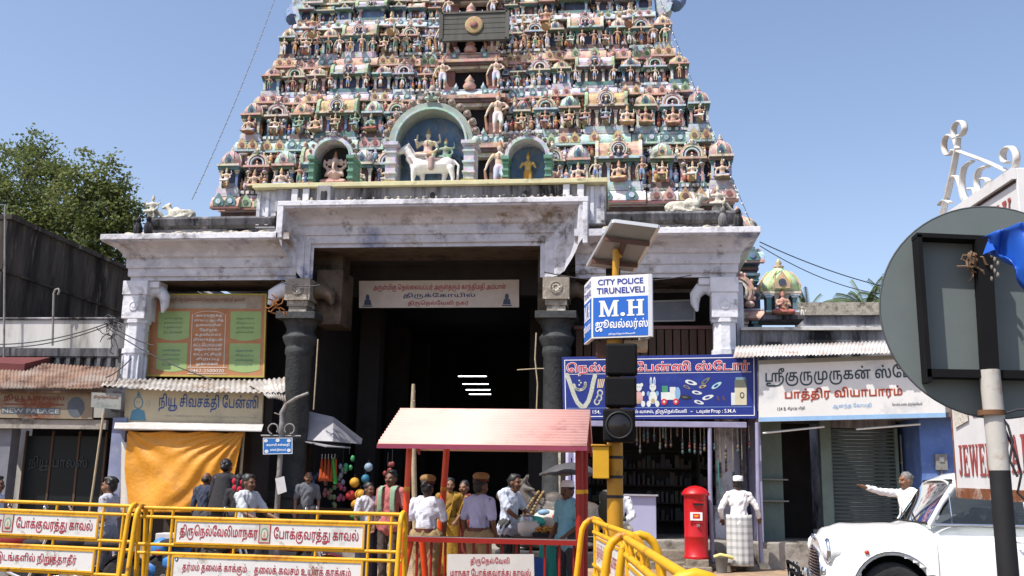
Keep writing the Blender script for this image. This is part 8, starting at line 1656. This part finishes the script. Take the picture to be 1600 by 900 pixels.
# man in the white skull cap and checked lungi, seen from behind
def checks(m): return m
LCK = M('checked_lungi', (.55, .56, .55), .85, .1, 6)
t_ = LCK.node_tree; n_ = t_.nodes; bs_ = n_['Principled BSDF']; src_ = bs_.inputs['Base Color'].links[0].from_socket
tc_ = n_.new('ShaderNodeTexCoord'); 
def wv(dirn, sc_): 
    w_ = n_.new('ShaderNodeTexWave'); w_.bands_direction = dirn; w_.inputs['Scale'].default_value = sc_; t_.links.new(tc_.outputs['Object'], w_.inputs['Vector']); r_ = n_.new('ShaderNodeMapRange'); r_.inputs[1].default_value = .55; r_.inputs[2].default_value = .7; t_.links.new(w_.outputs[1], r_.inputs[0]); return r_
a_, b_ = wv('Z', 2.6), wv('X', 3.2); ad = n_.new('ShaderNodeMath'); ad.operation = 'ADD'; t_.links.new(a_.outputs[0], ad.inputs[0]); t_.links.new(b_.outputs[0], ad.inputs[1]); ml = n_.new('ShaderNodeMath'); ml.operation = 'MULTIPLY'; ml.inputs[1].default_value = .3; t_.links.new(ad.outputs[0], ml.inputs[0])
mx_ = n_.new('ShaderNodeMix'); mx_.data_type = 'RGBA'; mx_.inputs[7].default_value = lin('#5c6468'); t_.links.new(ml.outputs[0], mx_.inputs[0]); t_.links.new(src_, mx_.inputs[6]); t_.links.new(mx_.outputs[2], bs_.inputs['Base Color'])
def sandal(o, j, s): pass
person('man in white cap and checked lungi seen from behind near the post box', at(1157, 893, 18.3).x, 18.3, R(176), 1.62, z=.25, J=dict(el=(.33, .02, 1.13), wl=(.30, -.12, .95), er=(-.33, .0, 1.15), wr=(-.36, -.12, .98), al=(.11, .05, .085), ar=(-.11, -.06, .085)), top=cloth('bright_white', (.74, .74, .76)), sleeve='full', bottom='lungi', bot=LCK, hair='topi', untuck=True, build=1.12, barefoot=True)
# man pointing across the car
Y = 15.6
person('grey haired man behind the white car pointing left with outstretched arm', P_at(1418, Y), Y, R(-68), 1.68, z=.27, J=dict(head=(0, -.03, 1.575), sr=(-.17, -.03, 1.39), er=(-.18, -.34, 1.41), wr=(-.17, -.60, 1.47), el=(.22, .08, 1.12), wl=(.2, .0, .88)), top=cloth('bright_white', ''), sleeve='full', bot=GRY, hair='grey', hairm=GREY_HAIR, skin=SKIN_M, hands=('relaxed', 'point'), untuck=True, vox=.011)
# left hand group
Y = 13.2
person('young man looking left at the right end of the no parking barricade', P_at(172, Y), Y, R(-85), 1.64, J=dict(el=(.22, .04, 1.12), wl=(.2, -.25, 1.02), er=(-.22, .04, 1.12), wr=(-.2, -.25, 1.0)), top=cloth('grey_white', '#a5a7b2'), bot=GRY, hair='short', skin=SKIN_M)
Y = 16.8
person('balding man in navy shirt before the orange tarpaulin, leftmost of the group there', P_at(322, Y), Y, R(165), 1.60, top=NVY, sleeve='full', bot=DKT, hair='bald', z=.2)
def veil(o, j, s):
    m = MB(); 
    def fn(u, v): a = PI*(.05+.9*u); w_ = .12+.14*v; return (V((w_*math.cos(a), .05+w_*.75*math.sin(a), 1.47-.62*v)))*s
    m.grid(fn, 20, 8, BLK); m.build('veil', o, local=True, solid=.01)
person('tallest woman in black before the orange tarpaulin, back turned', P_at(352, 16.6), 16.6, R(170), 1.72, z=.3, top=BLK, sleeve='full', bottom='skirt', bot=BLK, hair='bun', extra=veil)
def ribbon(o, j, s):
    m = MB(); RB_ = cloth('scarlet', '#a81c34'); c_ = j['head']*s
    for d in ((.07, .06, .0), (-.06, .08, -.02), (.05, .08, -.11), (-.03, .1, -.13)): m.ell(c_+V(d), (.05, .035, .055), RB_, 8)
    m.build('ribbon', o, local=True)
person('girl with scarlet ribbons in her hair beside the tallest woman in black', P_at(374, 16.3), 16.3, R(185), 1.52, z=.25, top=BLK, sleeve='full', bottom='skirt', bot=BLK, hair='long', extra=ribbon)
person('man in pale shirt with dark hair riding behind the second barricade, facing right', P_at(388, 14.2), 14.2, R(70), 1.66, J=dict(hip=(0, .05, .93), el=(.23, -.18, 1.14), wl=(.22, -.42, 1.06), er=(-.23, -.18, 1.14), wr=(-.22, -.42, 1.06)), top=cloth('pale_grey_shirt', '#b4b9bc'), bot=DKT, hair='short')
person('bald seller in grey shirt deep in the shadow of the toy stall', P_at(481, 19.0), 19.0, R(20), 1.56, z=.3, top=cloth('shade_grey', '#5c6068'), bot=DKT, hair='bald', skin=SKIN_M)
person('person in pale shirt cut by the left edge of the photo', P_at(-6, 13.4), 13.4, R(100), 1.62, top=LBL, bot=GRY, hair='short')
# ---------------------------------------------------------------- white saloon car of rounded fifties shape, nose to the left
CARP = M('car_white', (.80, .80, .78), .22, 0, coat=.6, spec=.5); TYRE = M('tyre', (.022, .022, .024), .85, .2, 12, bump=.3); GLASS = M('car_glass', (.14, .17, .175), .03, 0, trans=.9, spec=.6); CABIN = M('cabin_dark', (.03, .03, .035), .8, .1); ARCH = M('wheel_well', (.01, .01, .012), .9, 0)
CX, CY, CZ = at(1262, 880, 11.6).x+.09, 11.6, .275
car = thing('car', 'white rounded old fashioned saloon car with chrome grille facing left at the kerb', 'car', (CX, CY, CZ), rz=R(-2.5))
Lc = 4.33
def lerp_tab(t, tab):
    for i in range(len(tab)-1):
        a, b = tab[i], tab[i+1]
        if t <= b[0]: f = sm((t-a[0])/(b[0]-a[0])) if True else 0; return a[1]+(b[1]-a[1])*f
    return tab[-1][1]
# local frame: x from nose (0) to tail, y from -0.83 (near side) to 0.83, z up from the ground
def hood(x): return lerp_tab(x, [(0, .80), (.10, .90), (.3, .955), (.9, .99), (1.35, 1.03), (3.4, 1.02), (3.9, .98), (4.2, .84), (4.33, .7)])
def halfw(x): return lerp_tab(x, [(0, .52), (.12, .66), (.35, .76), (.8, .80), (2.2, .83), (3.6, .80), (4.1, .70), (4.33, .52)])
def remap(x): return float(np.interp(x, [-1, 0, .75, 1.36, 1.84, 2.42, 4.33], [-1, 0, .72, 1.03, 1.31, 1.99, 3.9]))
def body_pt(u, v):
    x = u*Lc; hw = halfw(x); zt_ = hood(x); zb_ = .28
    # v from near sill over the top to far sill: superellipse section
    a = PI*v; c_ = -math.cos(a); s_ = math.sin(a); e = .42
    yy = math.copysign(abs(c_)**e, c_)*hw; zz = zb_+(zt_-zb_)*abs(s_)**.36
    # bonnet higher in the middle than the wings near the nose
    if x < 1.2: zz += .055*(1-x/1.2)*math.exp(-(yy/.26)**2)*s_**2-.03*math.exp(-((abs(yy)-.42)/.1)**2)*s_**2*(1-x/1.2)
    return V((remap(x), yy, zz))
WX = (.65, 2.95); WR = .325; AR = .40
m = MB(); nu, nv = 110, 56
vs = [body_pt(i/nu, j/nv) for j in range(nv+1) for i in range(nu+1)]; fs = []
for j in range(nv):
    for i in range(nu):
        q = (j*(nu+1)+i, j*(nu+1)+i+1, (j+1)*(nu+1)+i+1, (j+1)*(nu+1)+i); c_ = sum((vs[k] for k in q), V())/4
        if abs(c_.y) > .5 and any((c_.x-wx)**2+((c_.z-.34)*1.0)**2 < (AR-.012)**2 for wx in WX): continue
        fs.append(q)
m.add(vs, fs, CARP, True); body = m.build('body', car, local=True)
m = MB(); m.prism([(body_pt(0, k/24).y, body_pt(0, k/24).z) for k in range(25)], -.002, .03, CARP, 'x'); m.cut(); m.prism([(body_pt(1, k/24).y, body_pt(1, k/24).z) for k in range(25)], Lc-.45, Lc-.43, CARP, 'x'); m.cut(); m.box(.1, Lc-.35, -.7, .7, .26, .30, CABIN); m.build('end_panel', car, local=True)
# smooth flared wheel arches
for wx in WX:
    for s in (-1, 1):
        m = MB(); pts = [(wx+(AR+.0)*math.cos(q), s*(halfw(wx)*.965), .34+AR*math.sin(q)) for q in [PI*(-.06+1.12*k/20) for k in range(21)]]; m.tube(pts, .022, CARP, 8); m.build('arch_lip', car, local=True)
        m = MB(); n = 20; vs = []
        for k in range(n+1): q = PI*(-.1+1.2*k/n); vs += [(wx+AR*1.04*math.cos(q), s*.81, .34+AR*1.04*math.sin(q)), (wx+AR*1.04*math.cos(q), s*.42, .34+AR*1.04*math.sin(q))]
        m.add(vs, [(2*k, 2*k+1, 2*k+3, 2*k+2) for k in range(n)], ARCH, True); m.prism([(wx+AR*1.05*math.cos(2*PI*k/20), .34+AR*1.05*math.sin(2*PI*k/20)) for k in range(20)], s*.42, s*.41, ARCH); m.build('wheel_well', car, local=True)
        w_ = MB(); w_.lathe([(WR*.62, -.07), (WR*.9, -.085), (WR, -.06), (WR, .06), (WR*.9, .085), (WR*.62, .07)], TYRE, 32, (wx, s*.66, WR), axis='y'); wo = w_.build('wheel', car, local=True)
        w_ = MB(); w_.lathe([(WR*.63, s*.065), (WR*.55, s*.05), (WR*.42, s*.06), (WR*.38, s*.095), (WR*.2, s*.105), (.005, s*.108)], CHROME if s else CHROME, 24, (wx, s*.66, WR), axis='y'); w_.build('hubcap', wo, local=True)
# greenhouse: roof shell with pillars, glass set in
def roofz(x): return lerp_tab(x, [(1.32, 1.02), (1.62, 1.32), (1.85, 1.48), (2.3, 1.575), (2.8, 1.58), (3.15, 1.50), (3.45, 1.32), (3.78, 1.0)])
def gh(x, t):     # t -1..1 across, at the roof line
    return None
Zr = [(1.86, 1.46), (2.05, 1.53), (2.4, 1.585), (2.8, 1.575), (3.1, 1.50), (3.3, 1.40)]
m = MB()
def roof(u, v):
    x = 1.80+1.62*u; z = lerp_tab(x, [(1.80, 1.445), (2.0, 1.52), (2.35, 1.585), (2.75, 1.58), (3.1, 1.5), (3.42, 1.33)]); a = PI*v; c_ = -math.cos(a); y = math.copysign(abs(c_)**.62, c_)*(.60-.04*abs(u-.45)); return V((x, y, z-.17*(1-math.sin(a)**.5)))
m.grid(roof, 30, 24, CARP); m.build('roof', car, local=True, solid=.012)
for s in (-1, 1):
    m = MB()
    m.tube([(1.36, s*.72, 1.0), (1.62, s*.66, 1.22), (1.84, s*.60, 1.375)], [.04, .034, .036], CARP, 8); m.tube([(1.84, s*.60, 1.375), (2.1, s*.605, 1.42), (2.5, s*.61, 1.43), (2.9, s*.60, 1.41), (3.2, s*.59, 1.33), (3.5, s*.62, 1.16), (3.8, s*.66, 1.0)], [.036, .034, .03, .03, .04, .06, .07], CARP, 8)
    m.tube([(2.42, s*.755, 1.0), (2.42, s*.62, 1.42)], .026, CARP, 6); m.build('pillar', car, local=True)
    m = MB(); m.tube([(1.75, s*.735, 1.02), (1.75, s*.66, 1.32)], .010, CHROME, 6); m.tube([(1.44, s*.775, 1.018), (2.4, s*.785, 1.02), (3.55, s*.76, 1.015)], .012, CHROME, 6); m.build('window_trim', car, local=True)
    m = MB(); m.add([(1.42, s*.755, 1.0), (2.41, s*.765, 1.0), (2.41, s*.625, 1.42), (1.88, s*.61, 1.37)], [(0, 1, 2, 3)], GLASS); m.add([(2.44, s*.765, 1.0), (3.5, s*.74, 1.0), (3.2, s*.60, 1.33), (2.44, s*.625, 1.42)], [(0, 1, 2, 3)], GLASS); m.build('side_window', car, local=True)
m = MB(); m.grid(lambda u, v: V((1.34+.50*v-.10*(1-(2*u-1)**2)*(1-v), (-.70+1.40*u)*(1-.15*v), 1.02+.41*v)), 12, 4, GLASS); m.build('windscreen', car, local=True)
m = MB(); m.grid(lambda u, v: V((3.44+.34*v, (-.6+1.2*u), 1.32-.30*v)), 8, 3, GLASS); m.build('rear_window', car, local=True)
m = MB(); e = [V((1.33-.10*(1-(2*u-1)**2), (-.71+1.42*u), 1.025)) for u in [k/10 for k in range(11)]]; m.tube(e, .016, BLACK, 6); m.tube([(1.84, -.58, 1.44), (1.84, .58, 1.44)], .016, BLACK, 6); m.build('windscreen_seal', car, local=True)
m = MB(); m.tube([(1.22, -.3, 1.05), (1.42, .1, 1.13)], .008, BLACK, 5); m.tube([(1.22, .25, 1.05), (1.42, .6, 1.13)], .008, BLACK, 5); m.build('wiper', car, local=True)
m = MB(); m.box(1.35, 3.5, -.70, .70, .5, .92, CABIN); m.ell((2.35, .35, 1.02), (.12, .26, .28), CABIN, 12); m.ell((2.35, -.35, 1.02), (.12, .26, .28), CABIN, 12); m.ell((3.2, 0, 1.0), (.14, .6, .22), CABIN, 12); m.build('seat', car, local=True)
m = MB(); m.tube([(1.74+.06*math.sin(q), .36+.19*math.cos(q), 1.06+.16*math.sin(q)) for q in [2*PI*k/20 for k in range(20)]], .013, BLACK, 6, closed=True); m.tube([(1.74, .36, 1.06), (1.5, .36, .95)], .02, BLACK, 6); m.build('steering_wheel', car, local=True)
# doors: shut lines, handle
m = MB(); SL_ = M('shut_line', (.02, .02, .02), .9, 0)
for s in (-1, 1):
    for x in (1.45, 2.44, 3.42):
        pts = []
        for k in range(9):
            z = .34+(.66)*k/8; zt_ = hood(x); w_ = max(0, min(1, ((z-.28)/(zt_-.28))))**(1/.36); c_ = math.sqrt(max(0, 1-min(1, w_)**2)); pts.append((x, s*(halfw(x)*c_**.42+.0015), z))
        m.tube(pts[:-1], .004, SL_, 4)
m.build('door_gap', car, local=True)
m = MB(); m.tube([(2.28, -.838, .87), (2.28, -.86, .87), (2.40, -.862, .875)], .011, CHROME, 6); m.build('door_handle', car, local=True)
# front: headlamps, grille, bumper with overriders, fog lamps, emblem
for s in (-1, 1):
    m = MB(); m.lathe([(.115, .10), (.12, .02), (.118, -.02), (.10, -.035)], CARP, 24, (.075, s*.545, .735), axis='x'); ho = m.build('headlight', car, local=True)
    m = MB(); m.lathe([(.118, -.01), (.125, -.035), (.10, -.05)], CHROME, 24, (.075, s*.545, .735), axis='x'); m.build('rim', ho, local=True)
    m = MB(); m.lathe([(.10, -.048), (.07, -.075), (.005, -.088)], M('lamp_glass', (.75, .77, .78), .08, 0, spec=.7), 24, (.075, s*.545, .735), axis='x'); m.build('lens', ho, local=True)
    m = MB(); m.lathe([(.045, 0), (.05, -.02), (.035, -.045), (.004, -.055)], CHROME, 14, (.03, s*.50, .535), axis='x'); m.build('side_lamp', car, local=True)
    m = MB(); m.ell((.42, s*halfw(.42)*1.0, .74), (.028, .014, .02), paint('#c2452a', rough=.2), 10); m.build('indicator', car, local=True)
m = MB(); gz0, gz1 = .44, .74
m.prism([(-.40, gz0), (.40, gz0), (.44, gz0+.1), (.36, gz1-.06), (.0, gz1), (-.36, gz1-.06), (-.44, gz0+.1)], -.015, .0, BLACK, 'x')
for k in range(9):
    z = gz0+.03+k*.03; hw = .42-.06*max(0, (k-4)/4); m.tube([(-.012, -hw, z), (-.035, -hw*.5, z), (-.04, 0, z), (-.035, hw*.5, z), (-.012, hw, z)], .0075, CHROME, 6)
m.tube([(-.01, -.42, gz0), (-.01, -.45, gz0+.1), (-.01, -.37, gz1-.05), (-.03, 0, gz1+.012), (-.01, .37, gz1-.05), (-.01, .45, gz0+.1), (-.01, .42, gz0)], .016, CHROME, 8); m.build('grille', car, local=True)
m = MB(); m.tube([(.02, -.1, .80), (-.01, 0, .83), (.02, .1, .80)], .012, CHROME, 6); m.tube([(.02, 0, .83), (.25, 0, .965)], .012, CHROME, 6); m.build('emblem', car, local=True)
m = MB(); m.tube([(.35, -.80, .40), (.12, -.80, .40), (-.03, -.70, .40), (-.11, -.4, .40), (-.13, 0, .40), (-.11, .4, .40), (-.03, .70, .40), (.12, .80, .40), (.35, .80, .40)], .06, CHROME, 10, flat=(1.1, .5)); bo = m.build('bumper', car, local=True)
m = MB()
for y in (-.42, .42): m.tube([(-.15, y, .30), (-.19, y, .42), (-.17, y, .56)], [.035, .045, .03], CHROME, 8)
m.build('overrider', bo, local=True)
m = MB(); m.tube([(-.22, -.5, .32), (-.25, -.5, .56), (-.25, .5, .56), (-.22, .5, .32)], .018, BLACKM, 8); m.tube([(-.25, -.5, .48), (-.25, .5, .48)], .014, BLACKM, 8)
m.build('bumper_guard', bo, local=True)
for y in (-.25, .25):
    m = MB(); m.lathe([(.07, .04), (.085, -.01), (.07, -.02)], BLACKM, 18, (-.24, y, .42), axis='x'); m.lathe([(.07, -.018), (.004, -.03)], M('lamp_glass', ''), 18, (-.24, y, .42), axis='x'); m.build('fog_lamp', bo, local=True)
for o_ in bpy.data.objects:       # the short bonnet: draw the cabin forward over the front axle
    if o_.parent == car and o_.name.split('.')[0] not in ('body', 'end_panel', 'arch_lip', 'wheel_well', 'wheel'):
        for v_ in o_.data.vertices: v_.co.x = remap(v_.co.x)
car.scale = (1, 1, 1.05)
# ---------------------------------------------------------------- motorcycles parked behind the left barricades
def motorbike(label, x, y, rz, tank):
    t = thing('motorcycle', label, 'motorcycle', (x, y, gz(x, y)), 'motorcycles behind the left barricades'); t.rotation_euler = (0, 0, rz)
    for wx in (-.62, .62):
        m = MB(); m.lathe([(.24, -.045), (.29, -.05), (.31, 0), (.29, .05), (.24, .045)], TYRE, 24, (wx, 0, .31), axis='y'); w_ = m.build('wheel', t, local=True); m = MB(); m.lathe([(.245, -.02), (.235, 0), (.245, .02)], CHROME, 24, (wx, 0, .31), axis='y')
        m.tube([(wx, -.05, .31), (wx, .05, .31)], .05, IRON, 8)
        for k in range(8): q = PI*k/8; m.tube([(wx+.23*math.cos(q), 0, .31+.23*math.sin(q)), (wx-.23*math.cos(q), 0, .31-.23*math.sin(q))], .006, IRON, 4)
        m.build('rim', w_, local=True)
        m = MB(); m.tube([(wx+.33*math.cos(q), 0, .31+.33*math.sin(q)) for q in [PI*(.1+.7*k/8) if wx > 0 else PI*(.2+.7*k/8) for k in range(9)]], .06, tank, 8, flat=(.4, 1)); m.build('mudguard', t, local=True)
    m = MB(); m.tube([(-.62, -.09, .31), (-.42, -.09, .85)], .022, CHROME, 8); m.tube([(-.62, .09, .31), (-.42, .09, .85)], .022, CHROME, 8); m.tube([(-.42, 0, .9), (-.1, 0, .5), (.4, 0, .42), (.62, 0, .31)], .03, BLACKM, 8); m.build('frame', t, local=True)
    m = MB(); m.ell((-.12, 0, .78), (.27, .13, .12), tank, 14); m.build('fuel_tank', t, local=True); m = MB(); m.ell((.36, 0, .77), (.38, .14, .07), BLK, 14); m.build('seat', t, local=True)
    m = MB(); m.box(-.2, .12, -.12, .12, .3, .55, IRON); m.ell((-.05, 0, .45), (.14, .16, .12), STEEL, 10); m.tube([(-.05, -.15, .4), (.2, -.17, .3), (.75, -.17, .34)], [.025, .03, .045], CHROME, 8); m.build('engine', t, local=True)
    m = MB(); m.tube([(-.30, -.36, 1.0), (-.42, -.2, 1.0), (-.43, 0, .94), (-.42, .2, 1.0), (-.30, .36, 1.0)], .014, BLACKM, 6); m.build('handlebar', t, local=True)
    m = MB(); m.lathe([(.09, .10), (.1, 0), (.09, -.02), (.005, -.03)], STEEL, 16, (-.52, 0, .86), axis='x'); m.build('headlight', t, local=True)
    for s in (-1, 1):
        m = MB(); m.tube([(-.40, s*.22, 1.0), (-.38, s*.3, 1.12), (-.36, s*.34, 1.2)], .007, BLACKM, 5); m.ell((-.35, s*.36, 1.24), (.015, .065, .045), CHROME, 10); m.build('mirror', t, local=True)
    m = MB(); m.box(.68, .74, -.08, .08, .6, .68, paint('#a01c1c')); m.build('tail_light', t, local=True)
    return t
Yb = 13.4
motorbike('dark red motorcycle behind the left part of the no parking barricade', P_at(40, 13.0), 13.0, R(8), paint('#7a1c18', rough=.3))
motorbike('black motorcycle behind the right part of the no parking barricade', P_at(135, 13.0), 13.0, R(5), paint('#1a1a1e', rough=.3))
motorbike('motorcycle with maroon tank behind the right part of the helmet warning barricade', P_at(450, 13.6), 13.6, R(186), paint('#5a1a20', rough=.3))
motorbike('black and silver motorcycle behind the middle of the helmet warning barricade', P_at(335, 13.4), 13.4, R(178), paint('#2a2c30', rough=.3))
# blue wrapped load and white crate between the barricades
q = at(258, 858, 13.6); m = MB(); g_ = random.Random(4)
for k in range(14): m.ell((q.x+g_.uniform(-.2, .22), 13.6+g_.uniform(-.15, .15), .15+g_.uniform(.1, .62)), (.15, .14, .15), M('blue_wrap', '#3f7fc4', .5, .2, 6, bump=.3), 8)
solo(m, 'blue_bundle', 'blue plastic wrapped bundle behind the left end of the helmet warning barricade', 'bundle', (q.x, 13.6, .1))
q = at(275, 825, 13.9); m = MB(); m.box(q.x-.25, q.x+.3, 13.8, 14.1, .72, .92, M('white_carton', '#c9c2bc', .8, .1, 5)); m.box(q.x-.2, q.x+.25, 13.85, 14.05, .05, .72, WOOD); solo(m, 'crate', 'pale carton stacked on a box behind the blue bundle', 'crate', (q.x, 13.9, .1), bev=.01)
